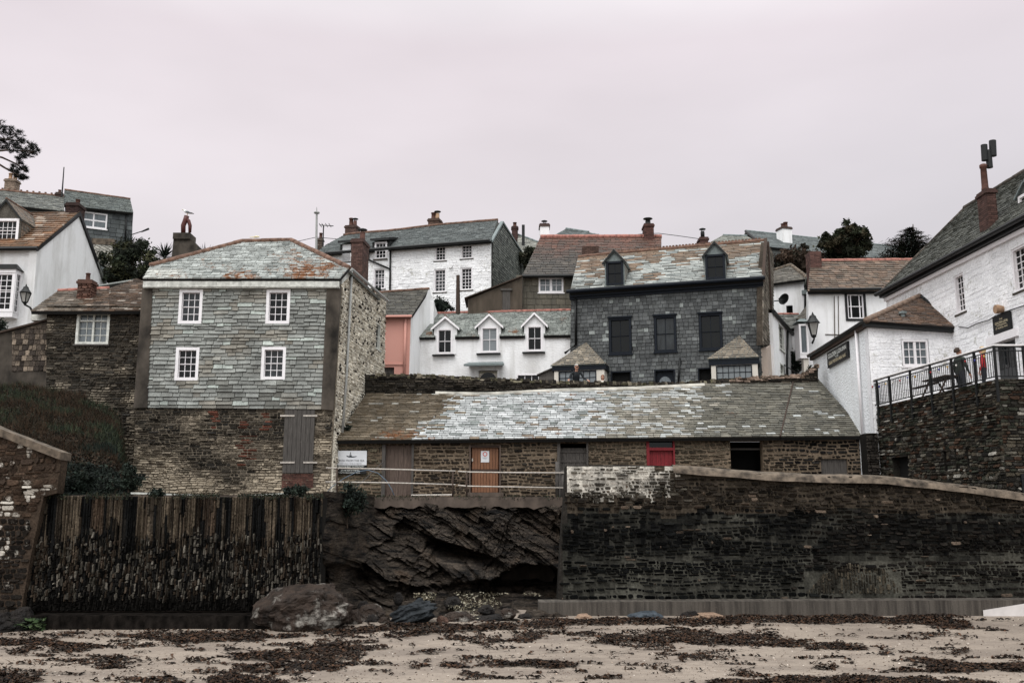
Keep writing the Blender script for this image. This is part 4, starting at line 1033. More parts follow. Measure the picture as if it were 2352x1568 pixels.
roof(h, pl, [[(143, 471), (306, 488.5), (299, 458), (148, 437)]], .2, .35, lambda x, y: (*scl(mixc(C(98, 102, 98), C(74, 80, 79), R(0, 1)), R(.8, 1.2))[:3], .1), th=.03)
m = MB(); q = [pl.pt(*pl.uv(*p)) for p in ((148, 437), (299, 458))]; ridge_tiles(m, q[0], q[1], .1); m.build('ridge_tiles', M['ridge'], h, True)
s_e = f.pt(*f.uv(304, 520)); m = MB(); g = Fr(s_e, -f.n, UP, f.u); ge = f.uv(304, 488)[1] - f.uv(304, 520)[1]
m.prism(g, [(0, -6), (6, -6), (6, ge), (3, ge + 1.9), (0, ge)], -.3, 0); m.build('gable_wall', M['hung'], h)
pipe(h, [f.pt(*f.uv(290, 488), .08), f.pt(*f.uv(287, 560), .08)], .06)
m = MB(); fa = f.off(.15); m.tube([s_e + UP * -.6, s_e + V((1.1, -.3, -.35))], .035); m.tube([s_e + V((.75, -.2, -.45)), s_e + V((1.3, -.35, -.28))], [.05, .08]); m.build('wall_light', M['iron'], h)
f = vert(P(60, 470, 63), 14)
h = thing('long_roofed_house', 'house with a long grey slate roof, buff brick chimney and brown ridge tiles', 'house', f.pt(*f.uv(60, 520)))
wallp(h, f, [(-140, 452), (148, 484), (148, 640), (-140, 640)], (), 'hung')
pl = roofpl(f, (-60, 462), (148, 485), (60, 442), 3.0)
rf = roof(h, pl, [[(-140, 453), (148, 485.5), (146, 452), (-140, 424)]], .2, .34, lambda x, y: (*scl(mixc(C(112, 112, 106), C(86, 88, 86), R(0, 1)), R(.75, 1.25))[:3], .25), th=.03)
m = MB(); q = [pl.pt(*pl.uv(*p)) for p in ((-140, 424), (146, 452))]; ridge_tiles(m, q[0], q[1], .1)
for i in range(11):
    p = q[0].lerp(q[1], .45 + i * .05); m.tube([p + UP * .05, p + UP * .2], .07, 6)
m.build('ridge_tiles', M['ridge'], rf)
chimney(h, 19, 411, 455, 25, 65.5, .7, 'brick', C(156, 130, 108), True, [('pot', -.45, .5, .13, 'buff'), ('pot', .45, .5, .13, 'buff')])
chimney(h, 133, 442, 460, 13, 66, .3, 'brick', C(84, 60, 52), True, [('pot', 0, .2, .1, 'clay')])
# small slate-roofed outhouse behind the gable
f = vert(P(235, 560, 58.5), 8)
h = thing('outhouse', 'small weathered slate-roofed outhouse between the white gable and the shrubs', 'shed', f.pt(*f.uv(235, 600)))
m = MB(); pxb(m, f, 210, 548, 262, 562, -.4, .02); m.build('parapet', M['coping'], h)
wallp(h, f, [(205, 600), (258, 600), (262, 560), (205, 560)], (), 'hung')
pl = plane3(f.pt(*f.uv(208, 590), .9), f.pt(*f.uv(262, 622), 1.0), f.pt(*f.uv(250, 562)))
roof(h, pl, [[(200, 590), (262, 622), (258, 566), (215, 562)]], .2, .3, lambda x, y: (*scl(C(126, 122, 114), R(.6, 1.25))[:3], .3), th=.04)

# ------------------------------------------------------------------ big white house on the hill, centre left
random.seed(5)
f = vert(P(1128, 560, 60), -14)
h = thing('hill_house', 'big white stone house with slate roof and slate-hung gable high on the hill', 'house', f.pt(*f.uv(1000, 700)))
W = {k: rect(f, *v) for k, v in {'a': (998, 564, 1025, 599), 'b': (1058, 560, 1086, 594), 'c': (996, 617, 1025, 671), 'd': (1057, 613.5, 1085.5, 666), 'e': (861, 556, 889, 595), 'f': (857, 616, 885, 664), 'g': (786, 561, 805, 601)}.items()}
wp = f.poly([(725, 800), (1128, 770), (1128, 553), (725, 584)])
hs = [hole(W[k], .03) for k in 'abcdfg'] + [(W['e'][0] + .03, W['e'][1] - .03, W['e'][2] + .03, 40)]
wp[2] = (wp[2][0], wp[2][1]); m = MB()
hs[-1] = (hs[-1][0], hs[-1][1], hs[-1][2], f.uv(875, 573)[1] - .02)
m.prism(f, wp, -.5, 0, hs, 1, C(222, 221, 223)); stones(m, f, wp, .15, .42, lambda x, y: (*scl(C(234, 233, 234), R(.92, 1.02))[:3], .5 + .15 * N(x * .02, y * .02)), 0, hs, .022, gap=.002)
m.build('wall', [M['paintstone'], M['paintstone']], h)
for k, cr_ in (('a', (3, 4)), ('b', (3, 4)), ('c', (3, 6)), ('d', (3, 6)), ('f', (3, 5)), ('g', (3, 4))):
    window(h, f, W[k], cr_[0], cr_[1], 'frame', .09, .024, .14, 'glassnetreflect' if k in 'bcf' else 'glass', proud=-.02, sillmat='cement')
window(h, f, W['e'], 3, 4, 'frame', .09, .024, .03, 'glass', proud=.06, sillmat='cement')
pl = roofpl(f, (725, 584), (1128, 553), (1143, 506), 3.2, .3)
def gc(x, y):
    c = scl(mixc(C(96, 100, 99), C(70, 75, 75), R(0, 1)), R(.8, 1.15)); return (*c[:3], .1 + .35 * max(0, blob(x, y, (985, 530), 70, 22)))
he = (pl.uv(859, 560)[0], pl.uv(893, 560)[0], -1, pl.uv(876, 556)[1])
ex = lambda x: 585 - (x - 722) * 31.5 / 406
rf = roof(h, pl, [[(722, 585), (785, ex(785)), (785, ex(785) - 20), (748, ex(748) - 20)], [(807, ex(807)), (860, ex(860)), (860, ex(860) - 20), (807, ex(807) - 20)], [(891, ex(891)), (1128, 553.5), (1134, 533), (891, ex(891) - 20)],
    [(748, ex(748) - 20), (894, ex(894) - 20), (894, 531), (836, 535), (789, 541)], [(894, ex(894) - 20), (1134, 533), (1143, 506), (1010, 517), (894, 531)]], .19, .38, gc, th=.03)
q = [pl.pt(*pl.uv(*p)) for p in ((789, 541), (836, 535), (894, 531), (1010, 517), (1143, 506), (722, 585))]
m = MB(); [ridge_tiles(m, q[i], q[i + 1], .11) for i in range(4)]; m.build('ridge_tiles', M['ridge'], rf, True)
m = MB(); solid(m, [q[0], q[4], q[4] - f.n * 4.5 - UP * 2.6, q[0] - f.n * 4.5 - UP * 2.6], .12); m.build('rear_slope', M['slate'], rf)
gutter(h, [f.pt(*f.uv(722, 588), .42), f.pt(*f.uv(1128, 556), .42)], .11)
# flat-topped dormers breaking the eave
for (x0, x1, y0, y1, yt) in ((857, 893, 556, 575, 540), (783, 808, 561, 582, 549)):
    m = MB(); r = rect(f, x0, y0, x1, y1); z1 = f.uv(x0, y0)[1]
    m.hexa([f.pt(r[0] - .1, z1, .3), f.pt(r[1] + .1, z1, .3), f.pt(r[1] + .1, z1 + .75, -2.4), f.pt(r[0] - .1, z1 + .75, -2.4)], [f.pt(r[0] - .1, z1 + .16, .3), f.pt(r[1] + .1, z1 + .16, .3), f.pt(r[1] + .1, z1 + .9, -2.4), f.pt(r[0] - .1, z1 + .9, -2.4)])
    for s in (r[0], r[1]): m.hexa([f.pt(s - .06, r[2], 0), f.pt(s + .06, r[2], 0), f.pt(s + .06, r[2], -.9), f.pt(s - .06, r[2], -.9)], [f.pt(s - .06, z1, 0), f.pt(s + .06, z1, 0), f.pt(s + .06, z1 + .4, -2), f.pt(s - .06, z1 + .4, -2)])
    m.build('dormer', M['black'], h)
pipe(h, [f.pt(*f.uv(898, 575), .1), f.pt(*f.uv(897, 668), .1)], .06); pipe(h, [f.pt(*f.uv(848, 576), .12), f.pt(*f.uv(849, 598), .12), f.pt(*f.uv(898, 619), .12)], .055)
m = MB(); lb = f.pt(*f.uv(1036, 612), 0); m.tube([lb, lb + f.n * .14], .13, 12); m.build('wall_lamp', M['whitesmooth'], h)
cg = f.pt(*f.uv(1130, 600)); G2 = Fr(cg, -f.n, UP, f.u)
gp = G2.poly([(1131, 549), (1155, 511), (1213, 604), (1211, 660)]) ; gp += [(gp[3][0], -5), (0, -5)]
gp = [gp[0], gp[1], gp[2], gp[3], gp[4], gp[5]]; gp = [p for p in gp]
m = MB(); m.prism(G2, gp, -.4, 0, mat=1, col=C(60, 60, 58)); slates(m, G2, gp, .17, .32, lambda x, y: (*scl(mixc(C(108, 110, 104), C(78, 82, 78), R(0, 1)), R(.75, 1.2))[:3], .2), 0, (), .03)
m.build('slate_gable', [M['hung'], M['mortar']], h)
m = MB(); board(m, G2, G2.uv(1129, 551), G2.uv(1153, 508), .15, -.1, .1); board(m, G2, G2.uv(1153, 508), G2.uv(1215, 606), .12, -.1, .1); m.build('verge', M['lead'], h)
chimney(h, 804, 517.6, 546, 27, 66.5, .8, 'brick', C(106, 76, 66), True, [('pot', -.3, .62, .15, 'clay'), ('cowl', .45, .4, .13, 'clay')], yaw=-14)
chimney(h, 995, 502, 524, 26, 64.5, .75, 'brick', C(104, 76, 62), True, [('pot', -.3, .5, .16, 'clay'), ('cowl', .45, .42, .14, 'buff')], yaw=-14)

# ------------------------------------------------------------------ pink house
f = vert(P(910, 800, 51.5))
h = thing('pink_house', 'narrow salmon pink house with a dark slate roof', 'house', f.pt(*f.uv(910, 865)))
dr = rect(f, 880, 843, 905, 880)
wallp(h, f, [(850, 900), (938, 900), (944, 723), (850, 725)], [dr], 'pink')
m = MB(); m.box(f, dr[0], dr[1], dr[2], dr[3], -.3, -.15); m.build('door', M['wood'], h)
pipe(h, [f.pt(*f.uv(932, 726), .08), f.pt(*f.uv(928, 880), .08)], .07, 'pink'); m = MB(); a = f.uv(872, 836); b = f.uv(934, 836); m.box(f, a[0], b[0], a[1] - .04, a[1] + .04, 0, .05); m.build('string_course', M['pink'], h)
gutter(h, [P(866, 727, 51.2), P(946, 726, 51.2)], .07, 'pink')
pl = plane3(P(850, 725, 51.25), P(947, 724, 51.25), P(985, 665, 54.2))
roof(h, pl, [[(850, 725), (947, 724), (986, 664), (850, 674)]], .2, .36, lambda x, y: (*scl(mixc(C(58, 55, 50), C(80, 76, 68), R(0, 1)), R(.7, 1.2))[:3], .12), th=.03)
m = MB(); q = [pl.pt(*pl.uv(*p)) for p in ((850, 674), (986, 664))]; ridge_tiles(m, q[0], q[1], .09); m.build('ridge_tiles', M['ridge'], h, True)
k = f.pt(*f.uv(944, 723)); k2 = P(986, 664, 54.2); G3 = vert2(k, k2)
gq = [G3.uv(944, 724), G3.uv(986, 664)]; gq += [(gq[1][0] + 2.6, gq[1][1] - 1.9), (gq[1][0] + 2.6, -6), (0, -6)]
wallp(h, G3, gq, (), 'whitesmooth', name='gable_wall', st=True)
chimney(h, 984, 690, 724, 24, 54.4, .9, 'render', C(215, 214, 214), False, core=M['whitesmooth'])
chimney(h, 879, 683, 690, 5, 54, .12, 'render', C(60, 60, 60), False, core=M['iron'])

# ------------------------------------------------------------------ white cottage with three dormers
f = vert(P(1310, 770, 52), -6.7); random.seed(8)
h = thing('dormer_cottage', 'white cottage with three gabled dormers and a long pink ridge', 'house', f.pt(*f.uv(1125, 870)))
D = [((997, 749, 1049), (1022, 727), (1003, 754, 1040, 813)), ((1098, 745, 1150), (1123.5, 721.5), (1104, 750, 1145, 810)), ((1204, 742, 1252), (1227.5, 718), (1209, 747, 1247, 807))]
ww = [rect(f, *d[2]) for d in D]; w4 = rect(f, 1186, 858, 1240, 890); ad = rect(f, 1099, 850, 1142, 900)
ze = f.uv(1310, 771)[1] - .06
ot = f.poly([(936, 905), (1312, 905), (1312, 770)]); tz_ = lambda s: f.uv(1312, 770)[1] + (s - f.uv(1312, 770)[0]) * (f.uv(940, 776)[1] - f.uv(1312, 770)[1]) / (f.uv(940, 776)[0] - f.uv(1312, 770)[0])
for r in ww[::-1]: ot += [(r[1], tz_(r[1])), (r[1], r[2]), (r[0], r[2]), (r[0], tz_(r[0]))]
ot.append(f.uv(940, 776)); wallp(h, f, ot, [w4, ad], 'white', st=True)
pl = roofpl(f, (942, 775), (1312, 769), (1140, 717.5), 2.9, .2)
def dc(x, y):
    c = scl(mixc(C(146, 149, 144), C(116, 120, 116), R(0, 1)), R(.85, 1.12))
    return (*c[:3], .22 + .45 * max(blob(x, y, (985, 766), 30, 14), blob(x, y, (1085, 768), 30, 12), blob(x, y, (1180, 760), 30, 20), blob(x, y, (1290, 735), 25, 26), 0))
rh_ = [(r[0] - .12, r[1] + .12, -1, pl.uv(1123, 765)[1]) for r in ww]
ex = lambda x: 775 - (x - 942) * 6 / 374
strips = [[(a, ex(a)), (b, ex(b)), (b, ex(b) - 24), (a + o_, ex(a) - 24)] for a, b, o_ in ((942, 1000, 13), (1045, 1101, 0), (1147, 1206, 0), (1249, 1316, 0))]
rf = roof(h, pl, strips + [[(955, ex(955) - 24), (1316, 745), (1316, 713), (972, 721)]], .17, .26, dc, th=.03)
q = [pl.pt(*pl.uv(*p)) for p in ((972, 721), (1316, 713))]; m = MB(); ridge_tiles(m, q[0], q[1], .1); m.build('ridge_tiles', M['pinkridge'], rf, True)
m = MB(); solid(m, [q[0], q[1], q[1] + V((0, 4, -2.4)), q[0] + V((0, 4, -2.4))], .12); m.build('rear_slope', M['slate'], rf)
for d, g_ in zip(D, ('glass', 'glassblind', 'glass')):
    o = dormer(h, f.off(.03), d[0][0], d[0][2], d[0][1], d[1][0], d[1][1], d[2][3] + .5, 2.2, d[2], 2, 2, 'frame', g_, dc, cas=.1, over=.16, bargemat='frame', ridge='ridge')
    r = rect(f, *d[2]); m = MB(); m.box(f, r[0] - .2, r[1] + .12, r[2] - .12, r[2] - .04, 0, .2); m.build('sill', M['black'], o)
m = MB(); a, b = f.uv(1071, 846), f.uv(1162, 844); zz = f.uv(1115, 836)[1]
m.hexa([f.pt(a[0], a[1], .85), f.pt(b[0], b[1], .85), f.pt(b[0] - .15, zz - .1, 0), f.pt(a[0] + .15, zz - .1, 0)], [f.pt(a[0], a[1] + .1, .85), f.pt(b[0], b[1] + .1, .85), f.pt(b[0] - .15, zz + .12, 0), f.pt(a[0] + .15, zz + .12, 0)])
m.build('door_hood', M['lead'], h)
m = MB(); m.box(f, ad[0], ad[1], ad[2], ad[3] - .15, -.2, -.12); m.build('door', M['cream'], h)
m = MB(); cxx = (ad[0] + ad[1]) / 2; rr = (ad[1] - ad[0]) / 2 - .05
m.prism(f, [(cxx + rr * math.cos(t_ * math.pi / 12), ad[3] - .55 + rr * math.sin(t_ * math.pi / 12)) for t_ in range(13)], -.14, -.09); m.build('fanlight', M['glass'], h)
window(h, f, w4, 3, 2, 'frame', .08, .04, .08, 'glass', sash=False, sill=False)
# ================================================================== BUILDINGS, right half
random.seed(31)
def vc(c1, c2, al=.1, lo=.75, hi=1.2):
    def g(x, y): c = scl(mixc(c1, c2, R(0, 1)), R(lo, hi)); return (*c[:3], al)
    return g
def onn(f, pl, x, y): return (pl.pt(*pl.uv(x, y)) - f.O).dot(f.n)
# ------------------------------------------------------------------ dark slate-hung house
f = vert(P(1752, 650, 49), -14.5)
h = thing('dark_slate_house', 'dark slate-hung house with navy windows, two dormers and two small bays', 'house', f.pt(*f.uv(1530, 885)))
wins = [rect(f, 1399, 730, 1450.5, 813), rect(f, 1503, 725, 1553.5, 808), rect(f, 1606, 720, 1659, 803)]
doors = [rect(f, 1406, 855, 1448, 892), rect(f, 1506, 851, 1548, 892), rect(f, 1606, 847, 1636, 892)]
q = f.poly([(1308, 910), (1752, 910), (1752, 642), (1312, 673)])
def dkc(x, y):
    c = mixc(C(66, 68, 69), C(92, 94, 94), R(0, 1) ** 1.3)
    if random.random() < .07: c = C(124, 128, 126)
    k = N(x * .01, y * .015, 6); c = scl(c, R(.7, 1.2) * (1 + .25 * k)); return (*c[:3], .05)
m = MB(); m.prism(f, q, -.4, 0, [hole(r, .02) for r in wins + doors], 1, C(34, 34, 34)); slates(m, f, q, .2, .27, dkc, 0, [hole(r, -.02) for r in wins + doors], .028, gap=.01, jit=.012)
m.build('wall', [M['hung'], M['mortar']], h)
for r in wins:
    o = window(h, f, r, 2, 2, 'navy', .11, .03, .07, 'glassnetreflect' if r is wins[1] else 'glass', proud=.05)  # middle window's paler glass paints in a faint reflection
    m = MB(); m.box(f, r[0] - .06, r[1] + .06, r[3], r[3] + .08, 0, .12); m.build('hood', M['navy'], o)
for i, r in enumerate(doors):
    m = MB(); m.box(f, r[0], r[1], r[2], r[3], -.3, -.15); d = m.build('door', M['navy' if i == 1 else 'dark'], h)  # near-black panels stand for the dark of the openings
    if i == 1:
        m = MB(); cx_, cy_ = (r[0] + r[1]) / 2, r[3] - .62
        m.prism(f, [(cx_ + .3 * math.cos(t_ * math.pi / 10), cy_ + .34 * math.sin(t_ * math.pi / 10)) for t_ in range(11)], -.155, -.13); m.build('pane', M['glasscurtain'], d)
    m = MB(); m.box(f, r[0] - .06, r[0], r[2], r[3] + .06, -.3, .05); m.box(f, r[1], r[1] + .06, r[2], r[3] + .06, -.3, .05); m.box(f, r[0], r[1], r[3], r[3] + .06, -.3, .046); m.build('frame', M['navy'], d)
pl = roofpl(f, (1311, 671), (1751, 641), (1560, 571), 3.7, .3)
def drc(x, y):
    rel = (y - (590 - (x - 1328) * .088)) / 82
    c = mixc(C(172, 174, 170), C(128, 132, 130), R(0, 1)); p = random.random()
    br = .85 - .95 * rel + .7 * N(x * .012, y * .035, 3)
    if p < br: c = mixc(C(110, 98, 86), C(126, 104, 86), R(0, 1))
    elif p > .93: c = C(92, 92, 88)
    al = .24 + (.24 if p < br else 0) * R(.2, 1)
    if x < 1395 and y < 642 + 5 * N(x * .1, 1): al = max(al, .5 * R(.6, 1.1))
    if random.random() < .025: al = .6
    c = scl(c, R(.75, 1.12)); return (*c[:3], al)
polys = [[(1309, 672), (1752, 641), (1760, 553), (1385, 585), (1328, 591)]]
rf = roof(h, pl, polys, .2, .62, drc, th=.035)
gp = [pl.pt(*pl.uv(*p)) for p in ((1328, 591), (1385, 585), (1760, 553), (1752, 641), (1309, 672))]
m = MB(); ridge_tiles(m, gp[0], gp[1], .1); ridge_tiles(m, gp[1], gp[2], .12)
for i in range(44):
    p = gp[1].lerp(gp[2], .1 + i * .02); m.tube([p + UP * .06, p + UP * .19], .07, 6)
m.build('ridge_tiles', M['ridge'], rf)
m = MB(); solid(m, [gp[0], gp[2], gp[2] - f.n * 4 - UP * 3, gp[0] - f.n * 4 - UP * 3], .12); m.build('rear_slope', M['slate'], rf)
m = MB(); e0, e1 = f.uv(1309, 674), f.uv(1753, 643); board(m, f, (e0[0], e0[1]), (e1[0], e1[1]), .24, -.05, .2); board(m, f, (e0[0], e0[1] - .245), (e1[0], e1[1] - .245), .12, -.05, .1); m.build('fascia', M['navy'], h)
gutter(h, [f.pt(e0[0] - .1, e0[1] + .02, .42), f.pt(e1[0] + .1, e1[1] + .02, .42)], .1, 'navy')
pipe(h, [f.pt(*f.uv(1323, 680), .12), f.pt(*f.uv(1324, 792), .12), f.pt(*f.uv(1298, 812), .12)], .07)
pipe(h, [f.pt(*f.uv(1562, 822), .08), f.pt(*f.uv(1558, 890), .08)], .05)
for d in (((1389, 598, 1434), (1412, 573), (1392, 600, 1432, 655), 656), ((1618.5, 582, 1667), (1642, 555), (1620, 584, 1666, 641), 642)):
    g = f.off(onn(f, pl, (d[0][0] + d[0][2]) / 2, d[3] + 1) + .02)
    dormer(h, g, d[0][0], d[0][2], d[0][1], d[1][0], d[1][1], d[3], 2.6, d[2], 2, 2, 'navy', 'glass', vc(C(140, 136, 128), C(104, 104, 100), .3), face='lead', cas=.11, over=.12, bargemat='black', ridge=None)
# two bays with hipped slate roofs
for (ap, el, er, bk, pw, wn_) in (((1346, 787), (1270, 840), (1387, 836), 1.0, (1273, 1388), (1283, 851, 1370, 884)), ((1698, 771), (1630, 825), (1738, 820), 1.0, (1634, 1741), (1645, 838, 1728, 880))):
    g = f.off(bk); E0, E1 = g.uv(*el), g.uv(*er); za = (E0[1] + E1[1]) / 2; A = f.pt(*f.uv(*ap), .02)
    r = (g.uv(pw[0], 860)[0], g.uv(pw[1], 860)[0], g.uv(1500, 900)[1], za - .05); wr_ = rect(g, *wn_)
    wr_ = (wr_[0], wr_[1], r[2] + .2, wr_[3]); inn = bk - .02
    m = MB(); m.prism(g, [(r[0], r[2]), (r[1], r[2]), (r[1], r[3]), (r[0], r[3])], -.12, -.3 + .3, [wr_])
    bay = m.build('bay', M['cream'], h)
    for s, nn in ((r[0], -1), (r[1], 1)):
        m = MB(); m.box(g, min(s, s - nn * .1), max(s, s - nn * .1), r[2], r[3], -bk, -.125); m.build('bay_side', M['cream'], bay)
    window(bay, g, wr_, 6, 3, 'navy', .05, .03, .05, 'glassblind', sash=False, sill=False)
    m = MB(); m.box(g, r[0] - .1, r[1] + .1, wr_[3] + .02, za + .0, -bk, .05); m.build('fascia', M['navy'], bay)
    m = MB(); F0, F1 = g.pt(E0[0] - .1, za, .12), g.pt(E1[0] + .1, za, .12); B0, B1 = f.pt(E0[0] - .1, za, .02), f.pt(E1[0] + .1, za, .02)
    for tri in ((F0, F1, A), (F1, B1, A), (B0, F0, A)):
        p3 = plane3(*tri); solid(m, [p - p3.n * .01 for p in tri], .06, 1); slates(m, p3, [p3.loc(p) for p in tri], .14, .25, vc(C(132, 122, 108), C(98, 92, 84), .25), 0, (), .025)
    m.build('roof', [M['slate'], M['lead']], bay)
cs = f.pt(*f.uv(1752, 645)); G = vert2(cs, cs + V((1.95, 5.0, 0)))
m = MB(); sp = [G.uv(1752, 792), G.uv(1776, 792), G.uv(1776, 585), G.uv(1761, 556), G.uv(1752, 642)]
m.prism(G, sp, -.3, 0, mat=1, col=C(60, 54, 48)); slates(m, G, sp, .2, .5, vc(C(132, 124, 114), C(92, 86, 78), .2, .6), 0, (), .035); m.build('side_wall', [M['stone'], M['mortar']], h)
m = MB(); board(m, G, (-.05, G.uv(1752, 642)[1] + .1), (G.uv(1762, 640)[0], G.uv(1762, 555)[1]), .25, -.05, .1); m.box(G, sp[3][0] - .1, sp[3][0] + .15, G.uv(1765, 770)[1], sp[3][1], 0, .12); m.build('corner_board', M['rust'], h)
M['pebble'] = mat_paint('pebbledash', C(184, 168, 156)[:3], bump=.9, bscale=22, bd=.04, stretch=(1, 1, 1), g=.4)
gz = G.uv(1752, 905)[1]; wallp(h, G, [(-.05, gz), (3.2, gz), (3.2, G.uv(1776, 786)[1]), (-.05, G.uv(1752, 790)[1])], (), 'pebble', .3, 'lower_wall', True, .06)
chimney(h, 1618, 545, 572, 19, 57, .8, 'brick', C(98, 62, 54), True, [('flue', 0, .45, .12, 'iron')])
o = thing('satellite_dish', 'dark satellite dish on the side wall of the dark slate-hung house', 'satellite dish', G.pt(*G.uv(1774, 690), .1))
dc_ = G.pt(*G.uv(1779, 690), .55); m = MB(); n_ = 16
ax = V((-.75, -.6, .25)).normalized(); a_ = ax.cross(UP).normalized(); b_ = ax.cross(a_)
for i in range(3):
    r0, r1 = .33 * i / 3, .33 * (i + 1) / 3
    for j in range(n_):
        t0, t1 = 2 * math.pi * j / n_, 2 * math.pi * (j + 1) / n_
        pt = lambda r, t: dc_ + (a_ * math.cos(t) + b_ * math.sin(t)) * r + ax * (r * r * .9)
        m.poly([pt(r0, t0), pt(r1, t0), pt(r1, t1), pt(r0, t1)])
m.build('dish', M['iron'], o); m = MB(); m.tube([G.pt(*G.uv(1774, 692), 0), dc_ - ax * .02], .03); m.build('bracket', M['iron'], o); m = MB(); m.tube([dc_ + b_ * .3, dc_ + ax * .45 + b_ * .15], .018); m.tube([dc_ + ax * .42 + b_ * .15, dc_ + ax * .5 + b_ * .15], .045); m.build('arm', M['iron'], o)
# timber shed between cottage and bay
fb = f.off(.9); h2 = thing('timber_hut', 'small grey weatherboarded hut with a sloping top left of the left bay', 'shed', fb.pt(*fb.uv(1255, 875)))
m = MB(); p = fb.poly([(1238, 900), (1273, 900), (1273, 844), (1238, 862)]); m.prism(fb, p, -.9, 0)
for i in range(9): z = p[0][1] + .2 * i; m.hexa([fb.pt(p[0][0], z, 0), fb.pt(p[1][0], z, 0), fb.pt(p[1][0], z, .05), fb.pt(p[0][0], z, .05)], [fb.pt(p[0][0], z + .19, 0), fb.pt(p[1][0], z + .19, 0), fb.pt(p[1][0], z + .19, .02), fb.pt(p[0][0], z + .19, .02)]) if z + .2 < p[3][1] else None
m.build('wall', M['wood'], h2); m = MB(); board(m, fb, (p[3][0] - .1, p[3][1] + .05), (p[2][0] + .05, p[2][1] + .05), .06, -1, .1); m.build('roof', M['wood'], h2)

# ------------------------------------------------------------------ brown-roofed house behind
f = vert(P(1250, 660, 56))
h = thing('brown_roof_house', 'house with a brown mossy roof red near its ridge and a white casement window', 'house', f.pt(*f.uv(1260, 745)))
r = rect(f, 1237, 637, 1294, 672); q = f.poly([(1183, 800), (1420, 800), (1420, 631), (1186, 632)])
m = MB(); m.prism(f, q, -.4, 0, [hole(r, .02)], 1, C(70, 66, 58)); slates(m, f, q, .36, .42, vc(C(104, 98, 86), C(80, 76, 68), .05), 0, [r], .03); m.build('wall', [M['hung'], M['mortar']], h)
o = window(h, f, r, 4, 2, 'frame', .1, .03, .05, 'glasscurtain', sash=False); m = MB(); mx_ = (r[0] + r[1]) / 2; m.box(f, mx_ - .07, mx_ + .07, r[2] + .1, r[3] - .1, -.08, .01); m.build('mullion', M['frame'], o)
pl = plane3(P(1200, 633, 55.7), P(1420, 631, 55.7), P(1300, 545, 60.5))
def brc(x, y):
    t_ = ss(604, 560, y + 20 * N(x * .03, y * .05)); c = mixc(mixc(C(54, 50, 47), C(74, 67, 60), R(0, 1)), mixc(C(92, 60, 48), C(70, 56, 48), R(0, 1)), t_); c = scl(c, R(.75, 1.2)); return (*c[:3], .12 + .2 * t_)
rf = roof(h, pl, [[(1200, 633), (1520, 631), (1519, 544), (1241, 545)]], .26, .42, brc, th=.03)
q = [pl.pt(*pl.uv(*p)) for p in ((1241, 545), (1519, 544))]; m = MB(); ridge_tiles(m, q[0], q[1], .15); m.build('ridge_tiles', M['pinkridge'], rf, True)
m = MB(); solid(m, [q[0], q[1], q[1] + V((0, 4.5, -3)), q[0] + V((0, 4.5, -3))], .12); m.build('rear_slope', M['slate'], rf)
m = MB(); a = P(1241, 545, 60.5); b = P(1200, 632, 55.9); m.faces([a, b, b - UP * 4, a + V((1, 4, -7))], [(0, 1, 2, 3)]); m.build('gable_wall', M['hung'], h)
gutter(h, [P(1199, 634, 55.6), P(1420, 632, 55.6)], .09, 'iron')
chimney(h, 1251, 514, 548, 22, 61, .9, 'render', C(210, 208, 206), True, [('cowl', 0, .14, .12, 'iron')], core=M['whitesmooth'])
chimney(h, 1492, 514, 572, 22, 60, .9, 'brick', C(100, 58, 48), True, [('cowl', 0, .3, .18, 'iron')])
chimney(h, 1357, 565, 590, 38, 57.2, .8, 'brick', C(96, 66, 52), False)
chimney(h, 1511, 546, 572, 15, 60.3, 1.0, 'render', C(120, 108, 96), False, core=M['coping'])
# corrugated shed
f = vert(P(1140, 690, 55.4))
h = thing('corrugated_shed', 'brown corrugated iron shed with sloping top beside the brown-roofed house', 'shed', f.pt(*f.uv(1140, 725)))
m = MB(); x = 1075
p0, p1 = f.uv(1075, 690)[0], f.uv(1200, 690)[0]; n_ = 60; zb = f.uv(1140, 790)[1]
tp = lambda s: f.uv(1075, 688)[1] + (f.uv(1200, 637)[1] - f.uv(1075, 688)[1]) * (s - p0) / (p1 - p0)
for i in range(n_ * 2):
    s0_, s1_ = p0 + (p1 - p0) * i / n_ / 2, p0 + (p1 - p0) * (i + 1) / n_ / 2; d0, d1 = (.05 if i % 2 else 0), (0 if i % 2 else .05)
    m.faces([f.pt(s0_, zb, d0), f.pt(s1_, zb, d1), f.pt(s1_, tp(s1_), d1), f.pt(s0_, tp(s0_), d0)], [(0, 1, 2, 3)])
m.prism(f, [(p0, zb), (p1, zb), (p1, tp(p1)), (p0, tp(p0))], -2.2, -.02); m.build('wall', M['corrug'], h)
m = MB(); board(m, f, (p0 - .2, tp(p0) + .08), (p1, tp(p1) + .08), .06, -2.4, .2); m.build('roof', M['rust'], h)
r = rect(f, 1154, 668, 1172, 714); m = MB(); m.box(f, r[0], r[1], r[2] - .4, r[3], -.02, .07); dd = m.build('door', M['wood'], h); m = MB(); m.box(f, r[0] - .1, r[1] + .1, r[3], r[3] + .12, 0, .14); m.build('lintel', M['wood'], dd)
